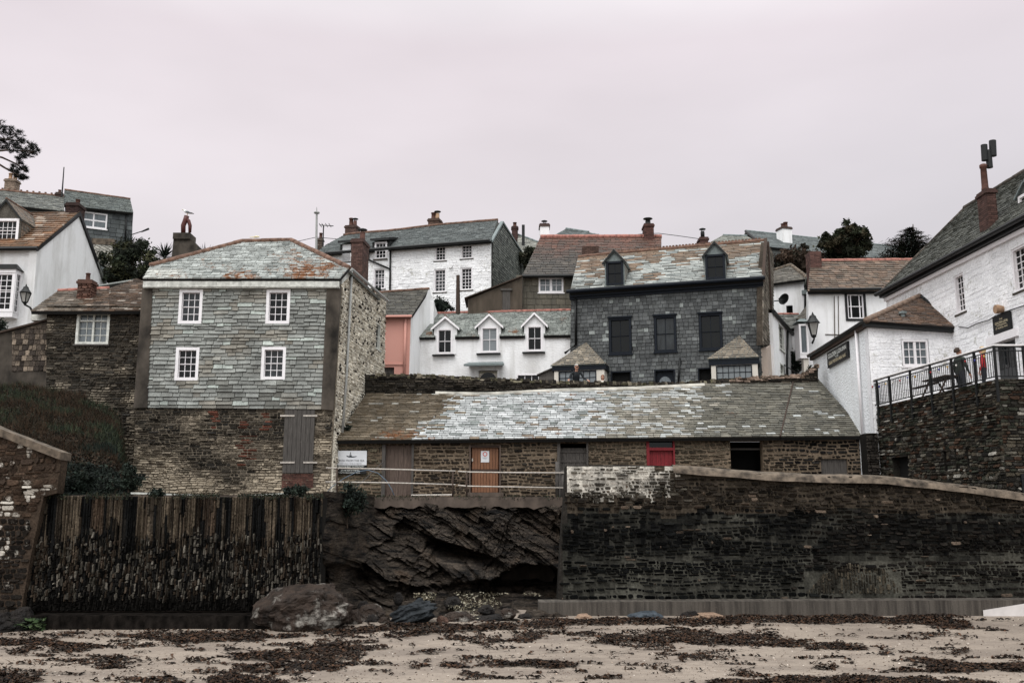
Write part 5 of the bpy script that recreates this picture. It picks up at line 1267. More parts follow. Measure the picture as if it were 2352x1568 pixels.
# far roofs along the skyline
def farhouse(label, pe, pr, Y, back, yaw, cols, rh=.25, wmat='hung'):
    """eave px (l, r), ridge px (l, r)"""
    f = vert(P(pe[0][0], pe[0][1], Y), yaw); h = thing('far_house', label, 'house', f.pt(0, -3, 0)); pl = roofpl(f, pe[0], pe[1], pr[0], back, .2)
    a, b = f.uv(*pe[0]), f.uv(*pe[1]); wallp(h, f, [(a[0] + .2, a[1] - 4), (b[0] - .1, b[1] - 4), (b[0] - .1, b[1] - .05), (a[0] + .2, a[1] - .05)], (), wmat, .4, 'wall', True)
    rf = roof(h, pl, [[pe[0], pe[1], pr[1], pr[0]]], rh, .45, cols, th=.03); q = [pl.pt(*pl.uv(*p)) for p in pr]
    m = MB(); ridge_tiles(m, q[0], q[1], .1); m.build('ridge_tiles', M['lead'], rf, True)
    m = MB(); solid(m, [q[0], q[1], q[1] - f.n * back - UP * 2.4, q[0] - f.n * back - UP * 2.4], .12); m.build('rear_slope', M['slate'], rf); return h, f, pl
sc_ = vc(C(104, 109, 108), C(82, 88, 88), .12)
farhouse('distant blue-grey slate roof peeping over the brown-roofed house', ((1258, 549), (1440, 551)), ((1300, 526), (1352, 534)), 70, 3, 4, sc_)
farhouse('distant pale grey slate roof just right of the black flue', ((1600, 574), (1770, 572)), ((1660, 541), (1716, 543)), 66, 3.5, 0, vc(C(140, 140, 132), C(112, 114, 108), .2))
h, f, pl = farhouse('long slate-roofed house with a white chimney behind the trees at upper right', ((1757, 566), (2075, 600)), ((1713, 531), (2075, 569)), 74, 4, 17, sc_, .28)
m = MB(); q = [pl.pt(*pl.uv(*p)) for p in ((1713, 531), (1757, 566))]; m.tube([q[0], q[1]], .12); board_ = m.build('verge', M['black'], h)
chimney(h, 1809, 521, 548, 25, 76.5, .9, 'render', C(222, 221, 222), True, [('pot', -.2, .35, .16, 'clay'), ('pot', .4, .5, .17, 'clay')], core=M['whitesmooth'], yaw=17)
h, f, pl = farhouse('small slate roof with a stubby pipe behind the big white house', ((1185, 580), (1240, 584)), ((1190, 540), (1236, 557)), 70, 2.5, 12, vc(C(140, 138, 130), C(112, 112, 106), .2))
chimney(h, 1182.5, 520, 548, 14, 72, .5, 'brick', C(84, 54, 48), True, [('pot', 0, .35, .14, 'clay')]); chimney(h, 1202, 516, 545, 7, 71, .2, 'render', C(40, 40, 40), False, core=M['iron'])
h, f, pl = farhouse('small stone house with a chimney and aerial, far behind the slate-hung house roof', ((715, 610), (790, 606)), ((725, 581), (770, 576)), 78, 2.5, 0, vc(C(100, 84, 76), C(80, 72, 66), .2))
chimney(h, 734, 548, 590, 12, 77, .45, 'stone', C(96, 84, 76), True, [('pot', 0, .5, .13, 'clay')])

# ------------------------------------------------------------------ cluster of white houses up the lane
f = vert(P(1815, 680, 60), -20)
h = thing('hipped_house', 'small white house with a hipped slate roof and one tiny window up the lane', 'house', f.pt(*f.uv(1815, 720)))
r = rect(f, 1806, 701, 1821, 720); wallp(h, f, [(1768, 790), (1852, 790), (1850, 638), (1770, 651)], [r], 'whitesmooth')
m = MB(); m.box(f, r[0], r[1], r[2], r[3], -.3, -.2); m.build('window', M['glass'], h)
A, B, A2 = f.pt(*f.uv(1768, 652), .2), f.pt(*f.uv(1856, 640), .2), f.off(-2.6).pt(*f.off(-2.6).uv(1815, 609)); p3 = plane3(A, B, A2)
roof(h, p3, [[(1768, 652), (1856, 640), (1816, 609), (1776, 622)]], .2, .36, vc(C(112, 106, 98), C(86, 82, 76), .2), th=.035)
m = MB(); q = [p3.pt(*p3.uv(*p)) for p in ((1856, 640), (1816, 609), (1776, 622))]; ridge_tiles(m, q[1], q[0], .13); ridge_tiles(m, q[2], q[1], .12); m.build('ridge_tiles', M['coping'], h, True)
m = MB(); Bk = B - f.n * 5; m2 = A2 - f.n * 1; solid(m, [q[0], Bk, A2], .1); m.build('side_slope', M['slate'], h)
pipe(h, [f.pt(*f.uv(1850, 645), .1), f.pt(*f.uv(1849, 750), .1)], .07)
m = MB(); pxb(m, f, 1845, 668, 1857, 677, 0, .2) if False else m.box(f, *rect(f, 1842, 668, 1854, 677), 0, .25); m.build('meter_box', M['lead'], h)
f = vert(P(1800, 755, 56.5), 0)
h = thing('lane_cottage', 'low white cottage with a worn slate roof and pink ridge up the lane', 'house', f.pt(*f.uv(1820, 790)))
wallp(h, f, [(1770, 860), (1856, 860), (1856, 752), (1770, 752)], (), 'whitesmooth')
p3 = plane3(f.pt(*f.uv(1770, 755), .2), f.pt(*f.uv(1858, 754), .2), P(1800, 722, 58.6)); roof(h, p3, [[(1770, 755), (1858, 754), (1858, 722), (1770, 722)]], .16, .34, vc(C(160, 160, 156), C(116, 116, 112), .15, .6), th=.04)
m = MB(); q = [p3.pt(*p3.uv(*p)) for p in ((1783, 722), (1834, 722))]; ridge_tiles(m, q[0], q[1], .08); m.build('ridge_tiles', M['pinkridge'], h, True)
p3 = plane3(P(1828, 733, 55.6), P(1860, 720, 55.6), P(1850, 700, 57)); roof(h, p3, [[(1828, 733), (1860, 730), (1860, 700), (1852, 703)]], .14, .3, vc(C(130, 124, 114), C(96, 92, 86), .2), th=.03, name='side_roof')
f = vert2(P(1774, 720, 50.5), P(1818, 770, 56)); 
h = thing('narrow_house', 'narrow white house with a sloping black gutter beside the dark slate-hung house', 'house', f.pt(*f.uv(1795, 860)))
r = rect(f, 1789, 748, 1800, 803); r2_ = rect(f, 1792, 836, 1800, 862); rr = [f.uv(1774, 719), f.uv(1818, 770)]; zz = f.uv(1774, 905)[1]
wallp(h, f, [(-.1, zz), (rr[1][0], zz), (rr[1][0], rr[1][1]), (-.1, rr[0][1])], [hole(r, .02), hole(r2_, .02)], 'white', .3, 'wall', True)
window(h, f, r, 2, 4, 'wornframe', .06, .03, .08); window(h, f, r2_, 2, 2, 'wornframe', .06, .03, .08)
gutter(h, [f.pt(rr[0][0] - .2, rr[0][1] + .05, .1), f.pt(rr[1][0], rr[1][1] + .05, .1)], .1); pipe(h, [f.pt(*f.uv(1806, 760), .08), f.pt(*f.uv(1804, 870), .08)], .06)
m = MB(); m.faces([f.pt(-.2, rr[0][1] + .1, .15), f.pt(rr[1][0], rr[1][1] + .1, .15), f.pt(rr[1][0], rr[1][1] + .9, -1.2), f.pt(-.2, rr[0][1] + .5, -1.2)], [(0, 1, 2, 3)]); m.build('roof', M['slate'], h)
m = MB(); st0 = f.pt(*f.uv(1797, 838), .1); st1 = f.pt(*f.uv(1817, 866), .6); m.tube([st0, st1], .03); m.tube([st0 - UP * .5, st1 - UP * .5], .03)
for i in range(6): p = st0.lerp(st1, i / 5); m.tube([p, p - UP * .9], .02)
m.build('stair_rail', M['iron'], h)

# ------------------------------------------------------------------ white house with brown tiled roof
f = vert(P(1965, 700, 54))
h = thing('tiled_house', 'white house with a broad brown tiled roof and one black-framed window', 'house', f.pt(*f.uv(1965, 840)))
r = rect(f, 1941, 673.5, 1989, 737); wallp(h, f, [(1856, 920), (2140, 920), (2130, 668), (1857, 668)], [hole(r, .05)], 'whitesmooth')
m = MB(); c_ = .13
for b in ((r[0], r[0] + c_, r[2], r[3]), (r[1] - c_, r[1], r[2], r[3]), (r[0] + c_, r[1] - c_, r[3] - .06, r[3]), (r[0] + c_, r[1] - c_, r[2], r[2] + c_)): m.box(f, *b, -.1, .05)
cs_ = m.build('casing', M['black'], h); window(cs_, f, (r[0] + c_, r[1] - c_, r[2] + c_, r[3] - .06), 3, 2, 'frame', .05, .06, .03, 'glass', sill=False, sidebars=(.2, .8), proud=.0)
pl = plane3(P(1855, 669, 53.7), P(2140, 667, 53.7), P(2000, 600, 58))
def tcx(x, y):
    c = mixc(C(108, 88, 74), C(82, 72, 62), R(0, 1)); c = scl(c, R(.7, 1.25)); return (*c[:3], .3 + .25 * N(x * .03, y * .05))
rf = roof(h, pl, [[(1855, 669), (2140, 667), (2140, 597), (1862, 600)]], .33, .42, tcx, th=.05, rj=.03)
q = [pl.pt(*pl.uv(*p)) for p in ((1862, 600), (2140, 597))]; m = MB(); ridge_tiles(m, q[0], q[1], .12); m.build('ridge_tiles', M['pinkridge'], rf, True)
m = MB(); solid(m, [q[0], q[1], q[1] + V((0, 4.5, -3)), q[0] + V((0, 4.5, -3))], .12); m.build('rear_slope', M['slate'], rf)
m = MB(); a, b = f.uv(1856, 668), f.uv(2140, 666); board(m, f, a, b, .2, -.05, .12); m.build('fascia', M['black'], h); gutter(h, [f.pt(a[0], a[1], .38), f.pt(b[0], b[1], .38)], .08)
chimney(h, 1875, 577, 612, 26, 57, .9, 'brick', C(104, 66, 56), False)
for x in (1916, 1925): m = MB(); m.tube([f.pt(*f.uv(x, 680), .03), f.pt(*f.uv(x + 1, 782), .03)], .022); m.build('cable', M['concrete'], h)
m = MB(); m.tube([f.pt(*f.uv(1895, 768), .03), f.pt(*f.uv(1943, 769), .03), f.pt(*f.uv(1943, 785), .03)], .022); m.build('cable', M['concrete'], h)
fb = f.off(.75); r = rect(fb, 1836, 743, 1857, 813); m = MB(); m.hexa(*[[fb.pt(a, z, dd) for a, dd in ((r[0], -.9), (r[1], -.9), (r[1], -.1), (r[0], -.1))] for z in (r[2], r[3])]); m.box(fb, r[0], r[1], r[2] - .22, r[2], -.9, .0)
bay = m.build('bay', M['frame'], h); window(bay, fb, (r[0], r[1], r[2], r[3] - .02), 1, 1, 'frame', .1, .03, .05, 'glasscurtain', sash=False, sill=False)
m = MB(); m.hexa([fb.pt(r[0] - .12, r[3] + .1, -1), fb.pt(r[1], r[3] + .1, -1), fb.pt(r[1], r[3] + .1, .1), fb.pt(r[0] - .12, r[3] + .1, .1)], [fb.pt(r[0] + .2, r[3] + .35, -1), fb.pt(r[1], r[3] + .35, -1), fb.pt(r[1], r[3] + .35, -.4), fb.pt(r[0] + .2, r[3] + .35, -.4)]); m.build('roof', M['lead'], bay)
m = MB(); zb = fb.uv(1850, 905)[1]; m.box(fb, r[0] + .2, r[1] - .02, zb, r[2] - .22, -.5, -.1); m.build('post', M['cream'], bay)

# ------------------------------------------------------------------ the inn: side extension
zc = P(1992, 741, 40).z; pn = P(1992, 741, 40); pfar = PZ(1867, 818, zc)
FE = vert(V((pn.x, 40, 0))); FL2 = vert2(V((pfar.x, pfar.y, 0)), V((pn.x, pn.y, 0))); Ls = (V((pn.x, pn.y, 0)) - V((pfar.x, pfar.y, 0))).length
inn = thing('inn_extension', 'white rubble side building of the inn with a hipped mossy roof', 'building', FE.pt(0, 5, 0))
wr1 = rect(FE, 2071, 779, 2134, 841)
xr = FE.uv(2206, 760)[0]; zR = FE.uv(2206, 757)[1]
q = [(0, 4.3), (xr + .1, 4.3), (xr + .1, zR), (0, zc)]
wh = lambda x, y: (*scl(C(234, 233, 235), R(.93, 1.02))[:3], .5 + .18 * N(x * .02, y * .02))
m = MB(); m.prism(FE, q, -.4, 0, [hole(wr1, .02)], 1, C(220, 219, 222)); stones(m, FE, q, .13, .4, wh, 0, [wr1], .01, gap=.001, wav=.2, rj=.6); m.build('wall', [M['paintstone'], M['paintstone']], inn)
M['roughwhite'] = mat_paint('roughcast_white', C(228, 230, 233)[:3], bump=1.0, bscale=9, bd=.07, stretch=(1, 1, 1.3), g=.25)
wallp(inn, FL2, [(0, 4.3), (Ls - .01, 4.3), (Ls - .01, zc), (0, zc)], (), 'roughwhite', .4, 'side_wall', True)
o = window(inn, FE, wr1, 4, 3, 'frame', .1, .03, .07, 'glasscurtain', sash=False, proud=.0); m = MB(); mx_ = (wr1[0] + wr1[1]) / 2; m.box(FE, mx_ - .05, mx_ + .05, wr1[2] + .1, wr1[3] - .1, -.09, -.02); m.build('mullion', M['frame'], o)
A, B, A2 = FE.pt(-.15, zc + .02, .3), FE.pt(xr + .15, zR + .02, .3), P(2112, 681, 42.4); p3 = plane3(A, B, A2)
rc_ = lambda x, y: (*scl(mixc(C(110, 86, 70), C(82, 72, 66), R(0, 1)), R(.7, 1.2))[:3], .32 + .3 * N(x * .03, y * .06))
m = MB(); solid(m, [p - p3.n * .01 for p in (A, B, A2)], .1, 1); slates(m, p3, [p3.loc(p) for p in (A, B, A2)], .15, .3, rc_, 0, (), .03)
Bk = FL2.pt(0, zc + .02, .3); top2 = A2 + (Bk - A) * .9; p4 = plane3(Bk, A, A2)
sq = [Bk, A, A2, top2]; solid(m, [p - p4.n * .01 for p in sq], .1, 1); slates(m, p4, [p4.loc(p) for p in sq], .15, .3, rc_, 0, (), .03)
rf = m.build('roof', [M['slate'], M['black']], inn)
m = MB(); ridge_tiles(m, A, A2, .13); m.build('hip_tiles', mat_plain('hip_slate', C(112, 94, 82), .85, .35, 5), rf, True)
m = MB(); ridge_tiles(m, B, A2, .09); m.build('hip_tiles', M['black'], rf, True)
m = MB(); board(m, FE, (-.2, zc), (xr + .1, zR), .18, -.05, .22); m.build('fascia', M['black'], inn)
m = MB(); board(m, FL2, (-.1, zc), (Ls + .15, zc), .2, -.05, .14); m.build('side_fascia', M['rust'], inn); gutter(inn, [FL2.pt(-.1, zc + .03, .2), FL2.pt(Ls + .2, zc + .03, .2)], .07)
pd = FL2.uv(1972, 770); pd2 = FL2.uv(1984, 975); pipe(inn, [FL2.pt(pd[0], zc - .1, .1), FL2.pt(pd[0], 6.9, .1)], .055, 'frame')
vt = p3.pt(*p3.uv(2074, 727)); m = MB(); m.lathe(vt, [(.09, -.1), (.09, .1), (.16, .12), (.16, .2), (.02, .24)]); m.build('roof_vent', M['lead'], rf)
sg = thing('inn_board', 'long black board with pale lettering GOLDEN LION INN on the roughcast side wall', 'sign', FL2.pt(*FL2.uv(1928, 815), .06))
sr = rect(FL2, 1904.2, 813, 1952.7, 815); cT = FL2.uv(1928, 797)[1]; cB = FL2.uv(1928, 834)[1]; sr = (sr[0], sr[1], cB, cT)
m = MB(); m.box(FL2, *sr, .02, .1); m.build('board', M['signblack'], sg)
sw_, sh_ = sr[1] - sr[0], sr[3] - sr[2]
text('GOLDEN LION INN', FL2, sr[0] + .06 * sw_, sr[1] - .06 * sw_, sr[3] - .42 * sh_, sr[3] - .14 * sh_, .1, 'letter', sg)
text('FOR', FL2, sr[0] + .42 * sw_, sr[0] + .56 * sw_, sr[3] - .58 * sh_, sr[3] - .49 * sh_, .1, 'letter', sg)
text('GREAT FOOD & REAL ALES', FL2, sr[0] + .08 * sw_, sr[1] - .1 * sw_, sr[3] - .84 * sh_, sr[3] - .65 * sh_, .1, 'gold', sg)

# ------------------------------------------------------------------ the inn: main wing
FW = vert(V((17.75, 46, 0)), -87.8); EZ = 13.95
inn2 = thing('inn_wing', 'big white rubble wing of the inn with steep slate roof and tall brick chimney', 'building', FW.pt(6, 7.9, 0))
w1 = rect(FW, 2192, 627, 2216, 720); w2 = rect(FW, 2324, 562, 2362, 668); dr = rect(FW, 2284, 783, 2336, 880)
sE = 20
q = [(-.1, 5), (sE, 5), (sE, EZ - .3), (-.1, EZ)]
m = MB(); dr = (dr[0], dr[1], 7.86, dr[3]); hs = [hole(w1, .03), hole(w2, .03), dr]
m.prism(FW, q, -.4, 0, hs, 1, C(220, 219, 222)); stones(m, FW, q, .13, .4, wh, 0, hs, .01, gap=.001, wav=.2, rj=.6); m.build('wall', [M['paintstone'], M['paintstone']], inn2)
for w_ in (w1, w2): window(inn2, FW, w_, 3, 6, 'frame', .1, .03, .14, 'glass', proud=-.02, sillmat='cement')
A, B = FW.pt(-.3, EZ, .3), FW.pt(sE, EZ - .3, .3); Cc = FW.pt(0, EZ + 4.25, -4.1); p3 = plane3(A, B, Cc); sl2 = p3.loc(Cc)[1]
def wrc(x, y):
    c = scl(mixc(C(100, 100, 94), C(70, 72, 66), R(0, 1)), R(.72, 1.2)); return (*c[:3], .18 + .3 * max(0, N(x * .02, y * .03, 3)))
q = [(0, 0), (sE, 0), (sE, sl2), (.3, sl2)]; m = MB(); solid(m, [p3.pt(a, b, -.01) for a, b in q], .15, 1); slates(m, p3, q, .17, .32, wrc, 0, (), .035, taper=.2); rf = m.build('roof', [M['slate'], M['deck']], inn2)
R1, R2 = p3.pt(.3, sl2), p3.pt(sE, sl2); m = MB(); ridge_tiles(m, R1, R2, .12); ridge_tiles(m, p3.pt(0, .1), R1, .07); m.build('ridge_tiles', M['cement'], rf, True)
m = MB(); solid(m, [R1, R2, R2 - FW.n * 4 - UP * 4, R1 - FW.n * 4 - UP * 4], .12); m.build('rear_slope', M['slate'], rf)
m = MB(); g1 = FW.pt(-.1, EZ, 0); m.faces([g1, g1 - UP * 8, g1 - UP * 8 - FW.n * 8, g1 - FW.n * 8, R1 - UP * .15], [(0, 1, 2, 3, 4)]); m.build('end_wall', M['white'], inn2)
gutter(inn2, [FW.pt(-.3, EZ + .02, .4), FW.pt(sE, EZ - .28, .4)], .1); m = MB(); board(m, FW, (-.2, EZ - .05), (sE, EZ - .35), .12, 0, .28); m.build('soffit', M['black'], inn2)
m = MB(); board(m, FW, (-.1, EZ - .2), (sE, EZ - .5), .16, 0, .12); m.build('cornice', M['frame'], inn2)
ck = chimney(inn2, 2286, 434, 552, 22, 37.1, .78, 'brick', C(92, 58, 48), True, [('pot', -.1, 1.12, .13, 'clay')])
bp = P(2273, 380, 37.5); m = MB(); m.tube([bp - UP * .1, bp + UP * .62], .12, 10); m.tube([bp + UP * .55 + V((-.22, 0, -.06)), bp + UP * .6 + V((.22, 0, .06))], .08, 8)
m.tube([bp + V((-.17, 0, .2)), bp + V((-.15, 0, .85))], .125, 12); m.tube([bp + V((.16, -.02, .38)), bp + V((.19, -.02, 1.02))], .135, 12); m.build('cowl', M['iron'], ck)
fd = FW.off(-1.15); dormer(inn2, fd, 2337, 2385, 437, 2366, 405, 500, 2.5, (2340, 440, 2380, 492), 3, 4, 'frame', 'glass', wrc, cas=.1, over=.1, face='hung', ridge=None)
# door, lintel, flood lamp, cable
m = MB(); m.box(FW, dr[0], dr[1], dr[2], dr[3], -.3, -.18); M['greydoor'] = mat_plain('dark_grey_paint', C(56, 57, 58), .5, .15, 6); d = m.build('door', M['greydoor'], inn2)
for k in range(4): a = dr[0] + .1 + k * (dr[1] - dr[0] - .1) / 4; m = MB(); m.box(FW, a, a + (dr[1] - dr[0]) / 4 - .12, dr[3] - .95, dr[3] - .15, -.19, -.16); m.build('pane', M['glass'], d)
m = MB(); lz = dr[3] + .02; m.box(FW, dr[0] - .3, dr[1] + .3, lz, lz + .3, -.05, .1); m.build('lintel', M['frame'], inn2)
lp = FW.pt(*FW.uv(2304, 710), .18); m = MB(); m.tube([lp - FW.n * .18, lp, lp + FW.n * .12], [.12, .17, .16], 14); m.build('flood_lamp', M['buff'], inn2)
m = MB(); cpts = [FW.pt(*FW.uv(x, y), .06) for x, y in ((2205, 750), (2226, 753), (2250, 742), (2275, 735), (2290, 725), (2325, 712), (2352, 703), (2400, 690))]; m.tube(cpts, .02, 6); m.build('cable', M['iron'], inn2)
sg = thing('door_board', 'square black board lettered THE GOLDEN LION above the grey door of the inn', 'sign', FW.pt(*FW.uv(2306, 742), .08))
sr = rect(FW, 2286, 721, 2327, 763); m = MB(); m.box(FW, *sr, .03, .1); m.build('board', M['signblack'], sg); a, b, c0, c1 = sr; wd, hh = b - a, c1 - c0
text('THE', FW, a + .4 * wd, a + .58 * wd, c1 - .3 * hh, c1 - .2 * hh, .1, 'gold', sg); text('GOLDEN LION', FW, a + .14 * wd, a + .86 * wd, c1 - .5 * hh, c1 - .36 * hh, .1, 'gold', sg)
m = MB(); m.box(FW, a + .22 * wd, a + .78 * wd, c1 - .59 * hh, c1 - .565 * hh, .1, .106); m.build('rule', M['gold'], sg); text('ST AUSTELL ALES', FW, a + .16 * wd, a + .84 * wd, c1 - .77 * hh, c1 - .67 * hh, .1, 'gold', sg)

# ------------------------------------------------------------------ terrace wall of the inn, railing, people's floor
ta = V((P(2014, 935, 40).x, 40, 0)); tb = V((15.75, 32, 0)); FT = vert2(ta, tb); TL = (tb - ta).length; TZ = 7.88
tw = thing('terrace_wall', 'dark mixed rubble terrace wall under the black railing at the right', 'wall', FT.pt(4, 4.3, 0))
hs = [rect(FT, 2050, 1049, 2088, 1086)] + [rect(FT, x - 3, y0, x + 3, y1) for x, y0, y1 in ((2172, 1036, 1081), (2197, 1030, 1078), (2224, 1026, 1074))]
hs[0] = (hs[0][0], hs[0][1], 4.21, hs[0][3])
def twc(x, y):
    c = random.choice([C(64, 60, 54), C(84, 78, 68), C(52, 50, 47), C(74, 58, 48), C(92, 88, 80), C(60, 62, 54)])
    if random.random() < .05: c = C(140, 136, 128)
    return scl(c, R(.35, 1.0))
q = [(0, 4.2), (TL, 4.2), (TL, TZ), (0, TZ)]; m = MB(); m.prism(FT, q, -.5, 0, hs, 1, C(40, 38, 35)); stones(m, FT, q, .1, .3, twc, 0, hs, .055, gap=.01, wav=.12, slope=-.05)
FT2 = vert(tb); q2 = [(0, 4.2), (7, 4.2), (7, TZ), (0, TZ)]; m.prism(FT2, q2, -.5, 0, (), 1, C(40, 38, 35)); stones(m, FT2, q2, .1, .3, twc, 0, (), .055, gap=.01, wav=.12)
m.build('stonework', [M['stone'], M['mortar']], tw)
m = MB(); m.box(FT, hs[0][0], hs[0][1], 4.21, hs[0][3], -.45, -.3); m.build('door', M['dark'], tw)  # near-black panel paints the unlit depth of the door opening
for r in hs[1:]: m = MB(); m.box(FT, r[0] - .05, r[1] + .05, r[2], r[3], -.42, -.3); m.build('slot_dark', M['dark'], tw)  # near-black panels paint the unlit depth behind the narrow openings
fl = MB(); t0, t1 = FT.pt(0, TZ, -.1), FT.pt(TL, TZ, -.1); t2 = FT2.pt(7, TZ, -.1); fl.faces([t0, t1, t2, t2 + V((0, 12, 0)), V((18, 40, TZ))], [(0, 1, 2, 3, 4)]); fl.v = [p - UP * .28 for p in fl.v]; fl.build('floor', M['concrete'], tw)
rl = thing('terrace_railing', 'black iron railing with a white handrail on the inn terrace', 'railing', FT.pt(4, TZ, .06))
RF = FT.off(.06); RF2 = FT2.off(.06)
xs = [RF.uv(x, 900)[0] for x in (2015, 2044, 2093, 2140, 2190, 2244)] + [TL + .05]
for s in xs: m = MB(); m.box(RF, s - .035, s + .035, TZ - .75, TZ + 1.08, -.035, .035); m.build('post', M['iron'], rl)
for s in (.9, 2.6, 4.4): m = MB(); m.box(RF2, s - .045, s + .045, TZ - .75, TZ + 1.08, -.045, .045); m.build('post', M['iron'], rl)
def rail(z, r, mt, nm, s0=0.0):
    m = MB(); m.tube([RF.pt(s0, z), RF.pt(TL + .05, z), RF2.pt(5.5, z)], r, 8); m.build(nm, M[mt], rl)
rail(TZ + 1.1, .035, 'rail', 'handrail'); rail(TZ + .92, .02, 'iron', 'top_rail'); rail(TZ + .08, .022, 'iron', 'bottom_rail'); rail(TZ + 1.05, .024, 'iron', 'upper_rail')
bm_ = None
def baluster(fr, s):
    global bm_
    if bm_ is None:
        m = MB(); m.tube([V((0, 0, TZ + .08)), V((0, 0, TZ + .92))], .0125, 6); bm_ = m.build('baluster', M['iron'], None)
        for v in bm_.data.vertices: v.co.z -= TZ
        o = bm_
    else: o = bm_.copy(); S.collection.objects.link(o)
    o.parent = rl; o.location = fr.pt(s, TZ) - rl.location
s = .1
while s < TL: baluster(RF, s); s += .125
s = .1
while s < 3.6: baluster(RF2, s); s += .125
# little coloured bulbs strung along the rail
sl3 = thing('string_lights', 'string of small coloured bulbs looped along the terrace railing', 'string lights', RF.pt(0, TZ + .9, .06))
m = MB(); pts = []
for i in range(60): s = TL * i / 59; pts.append(RF.pt(s, TZ + .86 - .07 * abs(math.sin(i * .33)), .07))
m.tube(pts, .006, 5); m.build('wire', M['iron'], sl3)
bc_ = [mat_plain('red_bulb', C(150, 30, 30), .3, 0), mat_plain('blue_bulb', C(40, 44, 130), .3, 0), mat_plain('amber_bulb', C(190, 150, 70), .3, 0), mat_plain('white_bulb', C(210, 205, 200), .3, 0)]
for i in range(0, 60, 4): m = MB(); p = pts[i]; m.tube([p, p - UP * .03, p - UP * .075], [.018, .034, .01], 8); m.build('bulb', bc_[(i // 4) % 4], sl3, True)
# black board at the right edge of the terrace wall
ob = thing('notice_board', 'black notice board with white letters at the right edge of the terrace wall', 'sign', FT2.pt(.95, 4.6, .06))
br_ = rect(FT2, 2344, 1088, 2420, 1150); m = MB(); m.box(FT2, *br_, .04, .12); m.build('board', M['signblack'], ob)
text('O', FT2, br_[0] + .1, br_[0] + .25, br_[3] - .4, br_[3] - .24, .12, 'letter', ob); text('B', FT2, br_[0] + .1, br_[0] + .24, br_[3] - .78, br_[3] - .64, .12, 'letter', ob)
# dark stonework added to stand for the dark gap between cellar and terrace wall
m = MB(); q = [FE.uv(1989, 1100)[0], FE.uv(2016, 1100)[0]]
gp_ = thing('dark_gap_fill', 'narrow dark stone infill standing for the dark gap between the cellars and the terrace wall', 'wall', FE.pt(q[0], 4.3, .3)); fill(FE.off(.3), m, [(q[0], 4.2), (q[1], 4.2), (q[1], FE.uv(2000, 996)[1]), (q[0], FE.uv(2000, 996)[1])], lambda x, y: scl(C(52, 48, 44), R(.5, 1.4)), (), .12, .25, .06, C(30, 28, 26), .7, st=True); m.build('stonework', [M['stone'], M['mortar']], gp_)

# ------------------------------------------------------------------ long row of cellars with the big slate roof
f = vert(P(1400, 1010, 42)); random.seed(77)
ce = thing('cellar_row', 'long low row of rubble fish cellars under one big patchy slate roof', 'building', f.pt(*f.uv(1300, 1140)))
HD = {'d1': rect(f, 884, 1022, 946, 1139), 'd2': rect(f, 1079, 1022, 1149, 1131), 'd3': rect(f, 1283, 1017, 1351, 1140), 'd4': rect(f, 1485, 1011, 1550, 1085), 'op': rect(f, 1678, 1012, 1753, 1090), 'ha': rect(f, 1886, 1053, 1947, 1090)}
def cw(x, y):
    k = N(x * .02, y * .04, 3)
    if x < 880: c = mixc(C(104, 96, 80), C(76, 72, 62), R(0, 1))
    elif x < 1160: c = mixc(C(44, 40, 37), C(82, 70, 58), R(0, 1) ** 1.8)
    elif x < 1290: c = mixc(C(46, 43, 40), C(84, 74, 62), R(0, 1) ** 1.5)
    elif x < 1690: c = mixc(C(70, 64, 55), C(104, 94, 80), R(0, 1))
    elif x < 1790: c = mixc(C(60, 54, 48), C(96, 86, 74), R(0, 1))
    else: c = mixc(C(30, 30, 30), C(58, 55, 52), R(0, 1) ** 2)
    return scl(c, R(.45, 1.1) * (1 + .3 * k) * (.75 if x > 1690 else 1))  # right end darkened: deep eave shade put into the stone colour
hs = list(HD.values()); q = f.poly([(760, 1160), (1994, 1160), (1994, 1002), (766, 1013)])
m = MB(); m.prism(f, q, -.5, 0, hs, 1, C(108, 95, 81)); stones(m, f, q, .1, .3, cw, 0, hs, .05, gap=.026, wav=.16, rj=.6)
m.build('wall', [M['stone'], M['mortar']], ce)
m = MB(); a_, b_ = f.uv(760, 1160), f.uv(1994, 1002); m.box(f, a_[0], b_[0], a_[1], b_[1] - .1, -1.75, -1.6); m.build('dark_backing', M['dark'], ce)  # added near-black backing, the unlit inside put into its colour
pl = plane3(P(772, 1011, 41.65), P(1990, 1001, 41.65), P(1400, 896, 45.4))
def rcol(x, y):
    lb = lerpt([(905, 1051), (935, 1036), (966, 1006), (1006, 954)], y) + 22 * N(y * .08, x * .02, 4) + random.gauss(0, 20); mb_ = 1406 - (y - 909) * .34 + random.gauss(0, 30); rb_ = 1619 - (y - 890) * .37 + 40 * N(x * .02, y * .04) + random.gauss(0, 40)
    p = random.random()
    if x < lb:
        c = mixc(C(92, 81, 66), C(118, 107, 92), R(0, 1) ** 1.4); al = .34 + .3 * ss(960, 1005, y) * ss(830, 900, x) + .15 * N(x * .02, y * .05)
        if p < .05: c = C(172, 170, 164)
    elif x < mb_:
        c = mixc(C(186, 187, 187), C(152, 154, 154), R(0, 1)); al = .12; n_ = N(x * .02, y * .06, 8)
        if p < .12 + .18 * n_: c = C(126, 130, 128)
        elif p < .16 + .2 * n_: c = C(118, 104, 90)
        elif p > .965: al = .62
    elif x < rb_:
        n_ = N(x * .016, y * .05, 5); c = mixc(C(140, 134, 124), C(112, 108, 98), R(0, 1)); al = .3 + .2 * N(x * .02, y * .03)
        if p < .38 + .6 * n_: c = mixc(C(182, 182, 180), C(150, 152, 150), R(0, 1)); al = .12
    else:
        c = mixc(C(84, 82, 75), C(112, 108, 98), R(0, 1)); al = .22 + .32 * max(0, blob(x, y, (1680, 955), 80, 40))
        if p < .04: c = C(176, 178, 176)
    c = scl(c, R(.8, 1.15)); return (*c[:3], al)
